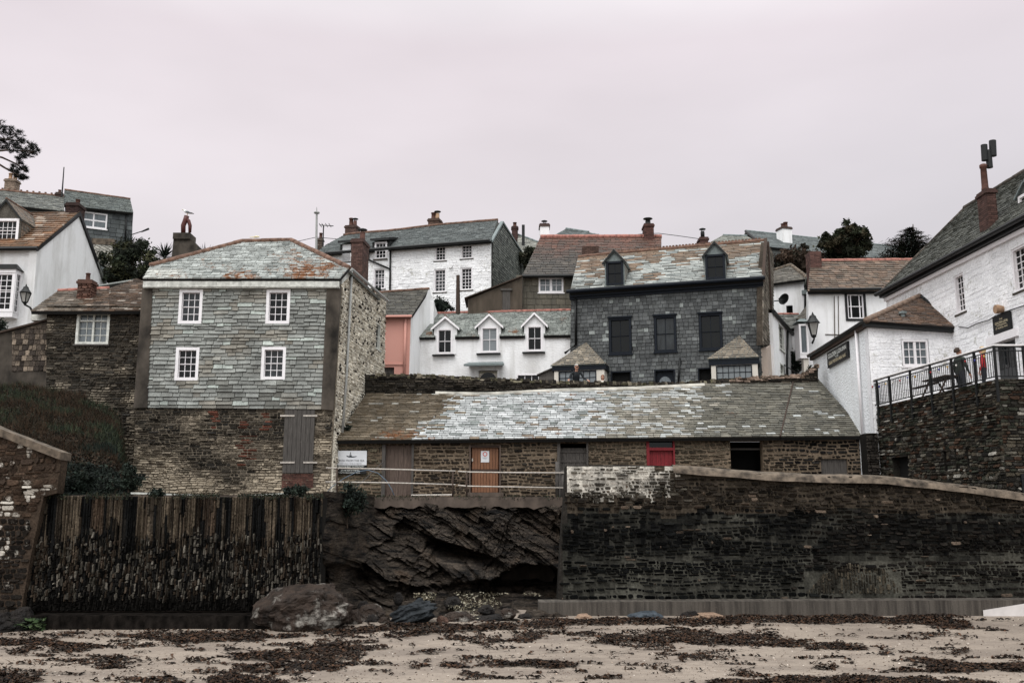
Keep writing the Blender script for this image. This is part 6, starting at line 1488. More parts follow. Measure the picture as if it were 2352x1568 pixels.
P1 = [[(772, 1011), (948, 1009.5), (1050, 905), (841, 904)], [(948, 1009.5), (1791, 1002.5), (1822, 874), (1050, 905)], [(1793, 1002.5), (1992, 1001), (1877, 868), (1824, 873)]]
m = MB()
for i, p in enumerate(P1):
    q = pl.poly(p); solid(m, [pl.pt(a, b, -.01) for a, b in ccw(q)], .16, 1); slates(m, pl, q, (.135, .165, .18)[i], (.34, .36, .36)[i], rcol, 0, (), .042, jit=.014, gap=.01, wj=.4)
rf = m.build('roof', [M['slate'], M['deck']], ce)
m = MB(); m.tube([pl.pt(*pl.uv(x, y), .04) for x, y in ((1792, 1003), (1808, 935), (1823, 873))], .035, 6); m.build('joint', M['rust'], rf)
m = MB(); ex = [(1000, 905), (1100, 907), (1137, 906.5), (1270, 899), (1456, 894), (1540, 890), (1619, 886)]
for a, b in zip(ex, ex[1:]):
    p, q_ = pl.uv(*a), pl.uv(*b); m.hexa([pl.pt(p[0], p[1] - .1, -.02), pl.pt(q_[0], q_[1] - .1, -.02), pl.pt(q_[0], q_[1] + .12, -.02), pl.pt(p[0], p[1] + .12, -.02)], [pl.pt(p[0], p[1] - .01, .05), pl.pt(q_[0], q_[1] - .01, .05), pl.pt(q_[0], q_[1] + .12, .09), pl.pt(p[0], p[1] + .12, .09)])
m.build('mortar_fillet', mat_plain('pale_mortar', C(158, 154, 146), .9, .45, 2), rf)
m = MB(); a, b = f.uv(766, 1013), f.uv(1994, 1002); board(m, f, (a[0], a[1] + .02), (b[0], b[1] + .02), .12, -.05, .16); m.build('wall_plate', M['rust'], ce)
def post(par, x0, x1, y0, y1, d0=-.1, d1=.08, mt='wood', nm='door_post'):
    m = MB(); r = rect(f, x0, y0, x1, y1); m.box(f, *r, d0, d1); return m.build(nm, M[mt], par)
def planks(par, r, n, mt, d=-.12, nm='door', g=.004, ledges=()):
    m = MB()
    for i in range(n): a = r[0] + (r[1] - r[0]) * i / n; m.box(f, a + g, a + (r[1] - r[0]) / n - g, r[2], r[3], d - .05, d + R(0, .008))
    for z in ledges: m.box(f, r[0], r[1], z - .05, z + .05, d, d + .035)
    return m.build(nm, M[mt], par)
d = planks(ce, HD['d1'], 6, 'brownwood'); post(d, 877, 885, 1020, 1141); post(d, 945, 950, 1020, 1141); d['label'] = 'faded grey-brown plank door'
M['varnish'] = mat_plain('varnished_wood', C(112, 76, 54), .6, .5, 5, (11, 11, .4), .3)
r = HD['d2']; zm = r[2] + (r[3] - r[2]) * .47
m = MB(); dd = planks(ce, (r[0] + .08, r[1] - .08, r[2] + .02, zm), 9, 'varnish', -.08, g=.006); dd['label'] = 'orange-brown varnished stable door'
d2 = planks(dd, (r[0] + .08, r[1] - .08, zm + .05, r[3] - .1), 9, 'varnish', -.06, 'upper_leaf', .006)
post(dd, 1078, 1081, 1022, 1132, mt='brownwood'); post(dd, 1147, 1150, 1022, 1132, mt='brownwood'); m = MB(); m.box(f, r[0], r[1], r[3] - .1, r[3], -.12, .06); m.build('lintel', M['rust'], dd)
m = MB(); m.box(f, r[0] + .08, r[1] - .08, zm - .02, zm + .045, -.12, -.04); m.build('mid_rail', M['rust'], dd)
m = MB(); hp = f.pt(*f.uv(1085, 1052), -.02); m.tube([hp, hp - UP * .14], .03); m.build('handle', M['galv'], d2)
m = MB(); m.box(f, r[0] - .1, r[1] + .15, f.uv(1100, 1146)[1], r[2], -.3, .35); m.build('step', M['concrete'], ce)
nt_ = thing('paper_notice', 'white paper notice with a red ring on the orange-brown stable door', 'notice', f.pt(*f.uv(1114, 1050), -.04))
nr = rect(f, 1104.5, 1035, 1123.5, 1061); m = MB(); m.box(f, *nr, -.05, -.04); m.build('sheet', M['signwhite'], nt_)
cx_, cy_ = (nr[0] + nr[1]) / 2, nr[3] - .13; m = MB()
for i in range(20):
    t0, t1 = 2 * math.pi * i / 20, 2 * math.pi * (i + 1) / 20; m.poly([f.pt(cx_ + r_ * math.cos(t), cy_ + r_ * math.sin(t), -.034) for r_, t in ((.065, t0), (.095, t0), (.095, t1), (.065, t1))])
m.build('ring', M['redink'], nt_)
nw = nr[1] - nr[0]; text('PRIVATE PROPERTY', f, nr[0] + .2 * nw, nr[1] - .2 * nw, nr[3] - .3, nr[3] - .275, -.04, 'ink', nt_); text('NO ENTRY', f, nr[0] + .32 * nw, nr[1] - .32 * nw, nr[3] - .335, nr[3] - .31, -.04, 'ink', nt_)
d = planks(ce, (HD['d3'][0], HD['d3'][1], HD['d3'][2], HD['d3'][3] - .2), 7, 'wood', -.15, ledges=(HD['d3'][3] - .35, HD['d3'][3] - .75)); post(d, 1280, 1287, 1012, 1142); post(d, 1347, 1351, 1012, 1080); d['label'] = 'grey weathered ledged door half hidden by the sea wall'
r = HD['d4']; d = planks(ce, (r[0] + .1, r[1] - .08, r[2], r[3] - .42), 6, 'redpaint', -.1, g=.003); d['label'] = 'red painted door with red frame'
for b in ((r[0], r[0] + .12, r[2], r[3]), (r[1] - .07, r[1], r[2], r[3]), (r[0] + .12, r[1] - .07, r[3] - .42, r[3] - .3)): m = MB(); m.box(f, *b, -.12, .05); m.build('door_frame', M['redpaint'], d)
m = MB(); m.box(f, r[0] + .12, r[1] - .07, r[3] - .3, r[3], -.12, -.09); m.build('pane', M['glass'], d)
m = MB(); r = HD['op']; m.box(f, *r, -1.5, -1.4); d = m.build('dark_opening', M['dark'], ce); m = MB(); m.box(f, r[0] + .1, r[1], r[3] - .35, r[3] - .28, -.5, -.4); m.build('lintel', M['wood'], d)  # near-black panel paints the unlit depth of the opening
r = HD['ha']; planks(ce, r, 4, 'wood', -.1, 'hatch')
# sign board of the fish shop
sg = thing('shop_board', 'white and black board with a boat drawing lettered FRESH FROM THE SEA', 'sign', f.pt(*f.uv(808, 1062), .1))
r1, r2_ = rect(f, 773, 1035, 843, 1068), rect(f, 774, 1068, 842, 1088)
m = MB(); m.box(f, *r1, .06, .1); m.build('panel', M['signwhite'], sg); m = MB(); m.box(f, *r2_[:2], r2_[2], r1[2] - .002, .06, .098); m.build('lower_panel', M['signblack'], sg)
W_ = r1[1] - r1[0]; Hh = r1[3] - r1[2]; sx = lambda u: r1[0] + u * W_; sy = lambda v: r1[3] - v * Hh
text('FRESH FROM THE SEA', f, sx(.06), sx(.93), sy(.76), sy(.62), .1, 'ink', sg); text('PORT ISAAC CRAB & LOBSTER', f, sx(.13), sx(.84), sy(.93), sy(.86), .1, 'ink', sg)
H2 = r1[2] - r2_[2]; ty = lambda v: r1[2] - v * H2
text('"FROM OUR BOAT TO YOUR PLATE"', f, sx(.07), sx(.92), ty(.25), ty(.08), .1, 'letter', sg); text('AT THE TOP OF THE HILL', f, sx(.17), sx(.78), ty(.68), ty(.53), .1, 'letter', sg); text('WWW.FRESHFROMTHESEA', f, sx(.12), sx(.8), ty(.92), ty(.82), .1, 'letter', sg)
m = MB(); hull = [(.33, .31), (.36, .33), (.44, .365), (.52, .37), (.62, .365), (.68, .345), (.66, .395), (.58, .44), (.5, .455), (.42, .44), (.355, .405)]
m.faces([f.pt(sx(a), sy(b + .02), .106) for a, b in hull], [tuple(range(len(hull)))]); 
for a, b, wd in (((.47, .09), (.47, .36), .012), ((.47, .12), (.43, .37), .007), ((.47, .12), (.5, .37), .007)): m.faces([f.pt(sx(a[0] - wd / 2), sy(a[1]), .106), f.pt(sx(b[0] - wd / 2), sy(b[1]), .106), f.pt(sx(b[0] + wd / 2), sy(b[1]), .106), f.pt(sx(a[0] + wd / 2), sy(a[1]), .106)], [(0, 1, 2, 3)])
m.faces([f.pt(sx(a), sy(b), .107) for a, b in ((.44, .32), (.51, .32), (.51, .38), (.44, .38))], [(0, 1, 2, 3)]); m.build('boat_drawing', M['ink'], sg)

# ------------------------------------------------------------------ low wall along the road above the cellar roof
fr_ = vert(V((0, 45.9, 0))); rwl = thing('road_wall', 'low mossy dark stone wall along the road above the cellar roof', 'wall', fr_.pt(3, 8.6, 0)); random.seed(3)
RT = [(838, 862), (872, 858), (1006, 862), (1137, 869), (1269, 875), (1456, 879), (1557, 879), (1635, 873), (1752, 865), (1842, 861), (1879, 836)]
q = fr_.poly([(838, 925), (1879, 925)] + RT[::-1])
def rwc(x, y):
    top = lerpt(RT, x); c = mixc(C(46, 43, 40), C(72, 66, 58), R(0, 1) ** 1.5)
    if y < top + 8 and random.random() < .5: c = mixc(C(120, 112, 100), C(84, 82, 62), R(0, 1))
    if x > 1680 and y < top + 9: c = mixc(C(150, 130, 118), C(100, 86, 74), R(0, 1))
    return scl(c, R(.6, 1.3))
m = MB(); m.prism(fr_, q, -.45, 0, (), 1, C(44, 41, 37)); stones(m, fr_, q, .085, .3, rwc, 0, (), .06, gap=.01)
for i in range(len(RT) - 1):                              # upright stones along its top
    a, b = fr_.uv(*RT[i]), fr_.uv(*RT[i + 1]); s = a[0]
    while s < b[0]:
        wd = R(.06, .2); z = a[1] + (b[1] - a[1]) * (s - a[0]) / (b[0] - a[0]); hh = R(.1, .18); c = rwc(*fr_.px(s, z)); e0, e1 = R(-.03, .03), R(-.06, .06)
        m.hexa([fr_.pt(s, z - .12, -.46), fr_.pt(s + wd, z - .12, -.46), fr_.pt(s + wd, z - .12, .03), fr_.pt(s, z - .12, .03)], [fr_.pt(s + e0, z + hh - .1, -.4), fr_.pt(s + wd + e0, z + hh * .9 - .1, -.4), fr_.pt(s + wd + e0, z + hh * .85 - .1, e1), fr_.pt(s + e0, z + hh - .1, e1)], 0, c); s += wd + .008
m.build('stonework', [M['stone'], M['mortar']], rwl)
# ================================================================== bank, plants, trees, lamps, people and small things
random.seed(99)
def leaf(m, p, s, c, nrm=None):
    a = V((R(-1, 1), R(-1, 1), R(-1, 1))).normalized(); b = a.cross(V((R(-1, 1), R(-1, 1), R(-1, 1)))).normalized()
    m.poly([p - a * s, p + b * s * .5, p + a * s, p - b * s * .5], 0, c)
def crown(m, c, rad, n, size, cols, clumps=30, spread=.28, hollow=.55, squash=.8):
    c = V(c); cl = []
    while len(cl) < clumps:
        d = V((R(-1, 1), R(-1, 1), R(-1, 1)))
        if .001 < d.length <= 1:
            k = R(hollow, 1.0); d = d.normalized() * k
            cl.append((c + V((d.x * rad[0], d.y * rad[1], d.z * rad[2])), random.choice(cols), R(.7, 1.3)))
    r = sum(rad) / 3
    for i in range(n):
        p, col, k = random.choice(cl); g = V((random.gauss(0, 1), random.gauss(0, 1), random.gauss(0, squash))) * r * spread * k * .6
        leaf(m, p + g, size * R(.6, 1.4), scl(col, R(.6, 1.35)))
    return cl
def limbs(m, base, cl, r0, mid=None):
    base = V(base); mid = V(mid) if mid else base + UP * .5
    m.tube([base, (base + mid) / 2 + V((R(-.05, .05), 0, 0)), mid], [r0, r0 * .8, r0 * .65], 8)
    for p, _, _ in cl: q = mid.lerp(p, .5) + V((R(-.1, .1), R(-.1, .1), R(-.05, .15))); m.tube([mid, q, p], [r0 * .4, r0 * .22, r0 * .06], 5, cap=False)
GREEN = [C(40, 48, 36), C(52, 60, 44), C(34, 40, 32), C(60, 64, 46)]
DGREEN = [C(30, 38, 32), C(38, 46, 38), C(26, 32, 28)]
RUST = [C(56, 42, 31), C(46, 38, 29), C(36, 35, 26), C(62, 48, 36)]
def bush(label, x0, x1, y0, y1, Y, cols, n=900, size=.07, nm='bush', cat='bush', group=None, cl=14, deep=None):
    a, b = P(x0, y1, Y), P(x1, y0, Y); c = (a + b) / 2; rad = ((b.x - a.x) / 2, deep or max(.25, (b.x - a.x) / 2.5), (b.z - a.z) / 2)
    t = thing(nm, label, cat, (c.x, c.y, a.z), group); m = MB(); k = crown(m, c, [r * .85 for r in rad], n, size, cols, cl, .3, .3); m.build('foliage', M['leaf'], t)
    m = MB(); limbs(m, (c.x, c.y, a.z - .1), k[:8], .03, (c.x, c.y, a.z + (b.z - a.z) * .25)); m.build('stem', M['bark'], t); return t
# ---- grassy bank below the stone cottage
def bankz(x, y):
    px_ = 1176 + x * FPX / y
    top = lerpt([(-200, 8.75), (60, 8.75), (110, 8.6), (180, 8.3), (250, 7.8), (300, 6.8), (330, 5.6)], px_)
    t = (.62 * ss(29.3, 36.0, y) + .38 * ss(35, 42, y)) * ss(318, 268, px_); return 4.0 + (top - 4.0) * t ** .8 + .38 * N(x * .8, y * .8) * t + .16 * N(x * 2.4, y * 2.4) * t + .06 * N(x * 5, y * 5)
def mat_bank():
    k = NB('bank_soil'); a = k.noise(1.6, detail=6, rough=.65); c = k.mix(k.rng(a, .38, .6), C(28, 27, 21)[:3], C(54, 41, 30)[:3]); c = k.mix(k.rng(k.noise(.8), .5, .65), c, C(40, 46, 32)[:3])
    return k.fin(c, .95, k.noise(14, detail=5), .9, .1)
bk = grid(-34, -10.6, 120, 29.2, 42.2, 80, bankz); kind(bk.build('bank', mat_bank(), None, True), 'structure')
m = MB()
for _ in range(46000):
    y = 29.3 + 12.7 * R(0, 1) ** 1.2; x = (R(-40, 312) - 1176) * y / FPX; z = bankz(x, y); px_, py_ = proj(V((x, y, z)))
    n_ = N(x * .7, y * 1.2, 4); t = ss(29.5, 37, y)
    if n_ > -.12 and t > .2: cols = RUST
    else: cols = GREEN if t > .5 else DGREEN
    p = V((x, y, z + R(0, .12)))
    if random.random() < .5 and t > .3:
        d = V((R(-.5, .5), R(-.5, .1), R(.3, 1))).normalized() * R(.1, .36); e_ = V((R(.006, .015), 0, 0)); m.poly([p - e_, p + e_, p + d], 0, scl(random.choice(cols), R(.6, 1.4)))
    else: leaf(m, p, R(.03, .075), scl(random.choice(cols), R(.4, 1.15)))
for _ in range(5200):                                    # tufts along the top of the streaked wall and the walkway edge
    x = R(96, 745) if random.random() < .75 else R(850, 1290)
    if N(x * .02, 41) < -.1: continue
    p = P(x, 1138, R(28.75, 29.15)) if x < 800 else P(x, 1141, R(34.85, 35.1)); p.z += R(-.1, .04)
    if random.random() < .5: d = V((R(-.4, .4), R(-.5, .1), R(.2, 1))).normalized() * R(.04, .13); m.poly([p - V((.008, 0, 0)), p + V((.008, 0, 0)), p + d], 0, scl(random.choice(GREEN + RUST), R(.5, 1.2)))
    else: leaf(m, p, R(.02, .045), scl(random.choice(DGREEN + GREEN), R(.5, 1.2)))
kind(m.build('undergrowth', M['leaf']), 'stuff')
bush('dark leafy bush at the left foot of the bank beside the painted wall', 140, 240, 1060, 1135, 29.8, DGREEN, 2400, .05)
bush('dark bush at the foot of the bank below the slate-hung house corner', 262, 335, 1065, 1130, 30.2, DGREEN, 1500, .05)
bush('small round bush sitting on top of the streaked wall', 338, 386, 1118, 1152, 29.1, DGREEN, 900, .04)
bush('small dark bush between the two larger bushes above the streaked wall', 240, 292, 1098, 1136, 29.5, DGREEN, 800, .04)
bush('low green plant growing below the brick patch of the slate-hung house', 640, 712, 1112, 1152, 29.1, DGREEN, 1100, .045)
bush('large dark ivy mass hanging over the cliff under the shop board', 752, 846, 1104, 1205, 31.2, DGREEN, 3200, .05, deep=.7, cl=26)
bush('small trailing plant on the cliff right of the ivy mass', 838, 880, 1140, 1176, 35.6, GREEN, 500, .04)
bush('dark ivy clump under the walkway slab in the cliff', 1245, 1275, 1160, 1195, 35.4, DGREEN, 400, .04)
bush('moss clump on the cellar roof beside the slate-hung house', 782, 812, 972, 990, 42.3, DGREEN, 500, .03, cl=8, deep=.2)
bush('dark hedge behind the lean-to at the left edge', -60, 40, 735, 790, 44, DGREEN, 1500, .06)
# ---- planks left on the quay
pls = [((350, 1136), (462, 1139), 29.3), ((300, 1134), (352, 1135), 29.5), ((575, 1140), (690, 1133), 29.6)]
for (a, b, Y), lb in zip(pls, ('pale loose plank lying left of the middle on top of the streaked wall', 'short pale plank lying by the small round bush', 'long pale plank propped under the rubble base of the slate-hung house')):
    A, B = P(*a, Y), P(*b, Y); m = MB(); n_ = V((0, .2, 0)); m.hexa([A, B, B + n_, A + n_], [p + UP * .05 for p in (A, B, B + n_, A + n_)]); o = m.build('plank', M['wornframe']); tag(o, lb, 'plank', 'planks on the quay')
# ---- shrubs on the hill
t = thing('hill_shrub', 'large dark green shrubbery on the hillside behind the low stone cottage', 'shrub', P(310, 668, 57)); m = MB(); k = []
for (x, y, rx, rz, n_) in ((265, 610, 38, 42, 3000), (315, 605, 48, 52, 4200), (365, 620, 42, 38, 2600), (290, 575, 30, 26, 1500), (250, 650, 30, 30, 1500), (330, 650, 50, 26, 1800)):
    c = P(x, y, 56.5 + R(-1, 1)); s = 56.5 / FPX; k += crown(m, c, (rx * s, 1.1, rz * s), n_, .09, [C(52, 56, 38), C(40, 46, 34), C(62, 62, 42), C(34, 38, 30)], 26, .26, .45)
m.build('foliage', M['leaf'], t); m = MB(); limbs(m, P(310, 690, 56.5), k[::4], .12, P(310, 650, 56.5)); m.build('stem', M['bark'], t)
def cordyline(label, x, y, Y, s):
    c = P(x, y, Y); t = thing('cabbage_palm', label, 'palm', c - UP * 2); m = MB()
    for i in range(90):
        a, e_ = R(0, 6.28), R(-.2, 1.3); d = V((math.cos(a) * math.cos(e_), math.sin(a) * math.cos(e_), math.sin(e_))); w_ = d.cross(UP).normalized() * .03 * s; L_ = R(.7, 1.1) * s
        p1 = c + d * L_ * .6; p2 = c + d * L_ - UP * .25 * s * (1 - d.z); m.faces([c - w_ * .6, c + w_ * .6, p1 + w_, p1 - w_, p2], [(0, 1, 2, 3), (3, 2, 4)], 0, scl(random.choice(DGREEN), R(.7, 1.3)))
    m.build('foliage', M['leaf'], t); m = MB(); m.tube([c - UP * 2.2, c], [.12, .08]); m.build('trunk', M['bark'], t)
cordyline('spiky cabbage palm right of the hillside shrubbery near the cement chimney', 378, 592, 58, 1.1); cordyline('spiky cabbage palm rising from the top of the hillside shrubbery', 297, 566, 57.5, .8)
cordyline('spiky cabbage palm behind the left hip of the slate-hung house roof', 470, 598, 58, 1.1); cordyline('small spiky palm between the two chimneys behind the slate-hung house', 500, 592, 59, .8)
bush('ivy covered shrub between the slate-hung gable and the white chimney', 1192, 1240, 548, 625, 67, [C(60, 62, 48), C(44, 46, 36), C(80, 78, 64)], 2400, .1, cl=20)
bush('dark shrub in front of the big white house beside the wooden pole', 984, 1050, 682, 722, 56, DGREEN, 2400, .07, cl=22)
bush('dark shrub at the window foot of the big white house', 845, 880, 660, 672, 60, DGREEN, 500, .06)
bush('dark ivy filling the gap between the narrow house and the tiled house', 1812, 1840, 782, 870, 55.5, DGREEN, 1700, .07, cl=20)
bush('dark plant on the pale rubble at the lane end of the road wall', 1846, 1878, 838, 864, 46.6, RUST + DGREEN, 700, .05)
t = bush('brown scrub on the slope under the long slate-roofed house', 1768, 1900, 570, 625, 68, [C(54, 44, 36), C(44, 42, 32), C(66, 52, 42)], 3600, .12, 'scrub', 'shrub', cl=30)
# ---- trees
def tree(nm, label, x, y, rx, ry, Y, cols, n, size, trunk_y, nb=7, cl=40):
    s = Y / FPX; c = P(x, y, Y); b = P(x, trunk_y, Y); t = thing(nm, label, 'tree', b); m = MB(); k = []
    for i in range(nb):
        a = 6.28 * i / nb + R(-.3, .3); q = R(.25, .62); cc = c + V((math.cos(a) * rx * s * q, R(-.5, .5) * rx * s, math.sin(a) * ry * s * q)); r_ = R(.34, .5)
        k += crown(m, cc, (rx * s * r_, rx * s * r_, ry * s * r_), n // nb, size, cols, cl // nb + 3, .3, .5)
    m.build('crown', M['leaf'], t); m = MB(); limbs(m, b - UP * .5, k, .2, b.lerp(c, .6)); m.build('trunk', M['bark'], t)
tree('broadleaf_tree', 'dark reddish green broadleaf tree rising over the brown tiled roof', 1945, 560, 66, 54, 66, [C(50, 48, 34), C(42, 46, 32), C(58, 52, 38), C(36, 38, 27)], 9000, .14, 625, 9, 70)
tree('sapling', 'thin small tree above the scrub left of the broadleaf tree', 1846, 568, 12, 14, 67, [C(50, 46, 38)], 300, .1, 600, 4, 8)
def conifer(label, x, y0, y1, wpx, Y):
    s = Y / FPX; tp, b = P(x, y0, Y), P(x, y1, Y); H = tp.z - b.z; t = thing('conifer_tree', label, 'tree', b); m, w_ = MB(), MB(); w_.tube([b - UP, tp], [.25, .03], 8)
    nl = 17
    for i in range(nl):
        f_ = i / nl; z = b.z + H * (.02 + .95 * f_); L_ = (wpx * s / 2) * (1 - f_) ** .8 * R(.85, 1.1) + .1; nb = 9 if f_ < .7 else 6; off = R(0, 6)
        for j in range(nb):
            a = off + 6.28 * j / nb + R(-.2, .2); l = L_ * R(.75, 1.1); d = V((math.cos(a), math.sin(a), 0)); base = V((b.x, b.y, z)); e_ = base + d * l + UP * (l * R(.05, .3) - .15)
            w_.tube([base, e_], [.04, .012], 4, cap=False)
            for q in range(int(24 * l) + 6):
                u = R(.12, 1.03); p = base.lerp(e_, u) + V((R(-1, 1), R(-1, 1), R(-.7, .4))) * (.24 * l * (1.05 - u * .7) + .05); dd = (d + V((R(-.8, .8), R(-.8, .8), R(-.5, .4)))).normalized(); n2 = dd.cross(UP).normalized() * R(.02, .045)
                m.poly([p - dd * .16 - n2, p - dd * .16 + n2, p + dd * .18 + n2 * .3, p + dd * .18 - n2 * .3], 0, scl(random.choice(DGREEN), R(.6, 1.3)))
    m.build('crown', M['leaf'], t); w_.build('trunk', M['bark'], t)
conifer('dark spreading conifer rising over the right end of the brown tiled roof', 2097, 515, 625, 205, 66)
# pine reaching in from the left edge
Y = 50.0; t = thing('pine_tree', 'dark pine whose needle covered boughs reach in from the top left edge', 'tree', P(-140, 700, Y)); m, w_ = MB(), MB()
w_.tube([P(-150, 720, Y), P(-140, 480, Y), P(-110, 330, Y), P(-90, 250, Y)], [.35, .3, .2, .1], 10)
def needles(p, s, n):
    for _ in range(n):
        d = V((R(-1, 1), R(-1, 1), R(-.6, 1))).normalized(); n2 = d.cross(V((R(-1, 1), R(-1, 1), R(-1, 1)))).normalized() * .012; m.poly([p - n2, p + n2, p + d * s + n2 * .3, p + d * s - n2 * .3], 0, scl(random.choice([C(24, 28, 26), C(32, 36, 32), C(20, 23, 22)]), R(.7, 1.3)))
def bough(pts, tips, spread):
    q = [P(x, y, Y + dy) for x, y, dy in pts]; w_.tube(q, [.07 * (1 - i / len(q)) + .012 for i in range(len(q))], 5)
    for (x, y) in tips:
        c = P(x, y, Y + R(-.8, .8)); j = min(q, key=lambda a: (a - c).length); w_.tube([j, (j + c) / 2 - UP * .04, c], [.022, .016, .008], 4, cap=False)
        for _ in range(9): needles(c + V((R(-1, 1), R(-1, 1), R(-.7, .7))) * spread, R(.1, .2), 22)
bough([(-120, 360, 0), (-50, 330, .3), (10, 320, .4), (50, 325, .3)], [(-20, 300), (-5, 290), (5, 296), (12, 310), (20, 298), (30, 300), (35, 312), (26, 322), (45, 306), (48, 318), (38, 330), (55, 325), (-10, 312), (5, 330), (18, 335)], .22)
bough([(-120, 370, 0), (-40, 350, -.3), (20, 345, -.4), (76, 348, -.2)], [(10, 338), (25, 345), (40, 340), (52, 346), (62, 342), (72, 335), (80, 340), (84, 346), (75, 352), (66, 354), (48, 354), (30, 330), (0, 325)], .17)
bough([(-120, 380, 0), (-50, 352, .2), (5, 362, .2), (36, 376, .2), (58, 390, .1)], [(40, 365), (55, 362), (48, 374), (32, 382), (45, 388), (56, 386), (60, 392)], .12)
bough([(-120, 385, 0), (-30, 360, .1), (10, 385, .1), (40, 402, .1), (56, 409, 0)], [(30, 392), (40, 396), (50, 404), (58, 408), (48, 410), (38, 404)], .11)
bough([(-120, 340, 0), (-60, 310, .2), (-10, 290, .3)], [(-30, 285), (-12, 280), (2, 284), (-45, 300), (-25, 310), (-20, 330)], .25)
m.build('needles', M['leaf'], t); w_.build('trunk', M['bark'], t)
# ---- lanterns on wall brackets
def lantern(label, x, ytop, ybot, ybr, Y, bx):
    a, b = P(x, ytop, Y), P(x, ybot, Y); h = a.z - b.z; t = thing('wall_lantern', label, 'lamp', b); r1, r0 = h * .27, h * .13; z0, z1 = b.z, b.z + h * .52
    fm, gl = MB(), MB()
    ring = lambda r, z: [V((b.x + r * math.cos(i * math.pi / 2 + .6), b.y + r * math.sin(i * math.pi / 2 + .6), z)) for i in range(4)]
    A, B = ring(r0, z0), ring(r1, z1)
    for i in range(4):
        fm.tube([A[i], B[i]], .025, 6); fm.tube([A[i], A[(i + 1) % 4]], .022, 6); fm.tube([B[i], B[(i + 1) % 4]], .03, 6); k = .93
        c = V((b.x, b.y, 0)); sh = lambda p: V((c.x + (p.x - c.x) * k, c.y + (p.y - c.y) * k, p.z)); gl.poly([sh(A[i]), sh(A[(i + 1) % 4]), sh(B[(i + 1) % 4]), sh(B[i])])
    fm.build('frame', M['iron'], t); gl.build('glass', mat_plain('lantern_glass', C(150, 148, 144), .15, .2, 3, spec=.5), t)
    m = MB(); m.tube([V((b.x, b.y, z1)), V((b.x, b.y, z1 + h * .2)), V((b.x, b.y, z1 + h * .3)), V((b.x, b.y, z1 + h * .36))], [r1 * 1.12, r1 * .62, r1 * .5, r1 * .16], 8); m.tube([V((b.x, b.y, z1 + h * .36)), V((b.x, b.y, z1 + h * .48))], [r1 * .2, .01], 6); m.build('cap', M['iron'], t)
    m = MB(); q = P(bx, ybr, Y); m.tube([b, b - UP * h * .12, V((q.x, q.y + .1, (b.z + q.z) / 2)), V((q.x, q.y + .5, q.z))], [.06, .05, .045, .06], 8); m.lathe(b - UP * h * .1, [(r0 * .5, 0), (r0 * .9, h * .05), (r0 * .5, h * .1)], 8); m.build('bracket', M['iron'], t)
lantern('black lantern on a bracket beside the bay window of the gabled house', 57, 652, 694, 716, 46.8, 66); lantern('black lantern on a bracket at the corner of the tiled house up the lane', 1869, 716, 770, 784, 53.2, 1872)
# ---- quay railing, hoop, loose pole
Yr = 35.3; t = thing('quay_railing', 'two-bar galvanised tube railing in front of the cellar doors', 'railing', P(1040, 1141, Yr))
for pts in ([(749, 1074), (900, 1077.5), (1046, 1081.5)], [(1052, 1082), (1072, 1083.5), (1180, 1085), (1299, 1085.6)], [(748, 1106), (900, 1108.5), (1046, 1112.5)], [(1052, 1114), (1072, 1116), (1296, 1120)]): m = MB(); m.tube([P(x, y, Yr) for x, y in pts], .025, 8); m.build('rail', M['galv'], t, True)
for x in (774, 1040, 1072): m = MB(); m.tube([P(x, 1073 + (x - 749) * .03, Yr), P(x, 1146, Yr)], .032, 8); m.build('post', M['rust'], t, True)
m = MB(); m.tube([P(1280, 1060, Yr + .1), P(1280, 1142, Yr + .1)], .07, 8); m.tube([P(1293, 1080, Yr + .1), P(1293, 1142, Yr + .1)], .09, 8); m.build('gate_post', M['wood'], t, True)
m = MB(); m.tube([P(x, y, 36.7) for x, y in ((740, 1142), (762, 1118), (790, 1098), (820, 1083), (845, 1079), (868, 1086), (888, 1104), (900, 1124), (906, 1139))], .015, 7); tag(m.build('hose', M['hose'], None, True), 'pale blue hose bent into a hoop behind the quay railing', 'hose')
m = MB(); m.tube([P(818, 1120, 40.9), P(882, 1058, 41.6)], .022, 6); tag(m.build('pole', M['wood']), 'thin wooden pole leaning beside the shop board', 'pole')
m = MB(); m.tube([P(945, 1137, 36.9), P(1040, 1136, 36.9)], .035, 6); tag(m.build('tube', M['galv']), 'pale tube lying at the foot of the rubble between the two cellar doors', 'tube')
# ---- poles, aerials, wires
m = MB(); b, a = P(726, 600, 66), P(727.5, 490, 66); m.tube([b, a], [.09, .07], 8); m.tube([a, a + UP * .08], [.2, .2], 8); m.tube([a, P(727.5, 476, 66)], [.05, .02], 6); tag(m.build('flagpole', M['pipe']), 'tall white flagpole behind the right hip of the slate-hung house', 'flagpole')
m = MB(); b, a = P(742, 572, 76), P(743, 518, 76); m.tube([b, a], .05, 6); m.tube([P(734, 517, 76), P(766, 519, 76)], .035, 6)
for x in (736, 742, 750, 758): p = P(x, 517.5, 76); m.tube([p - V((0, .5, 0)), p + V((0, .5, 0))], .025, 5)
tag(m.build('aerial', M['iron']), 'television aerial just right of the tall white flagpole', 'aerial')
m = MB(); m.tube([P(142, 452, 60), P(147, 384, 60)], [.05, .03], 6); tag(m.build('mast', M['iron']), 'thin dark mast beside the hilltop house roof', 'mast')
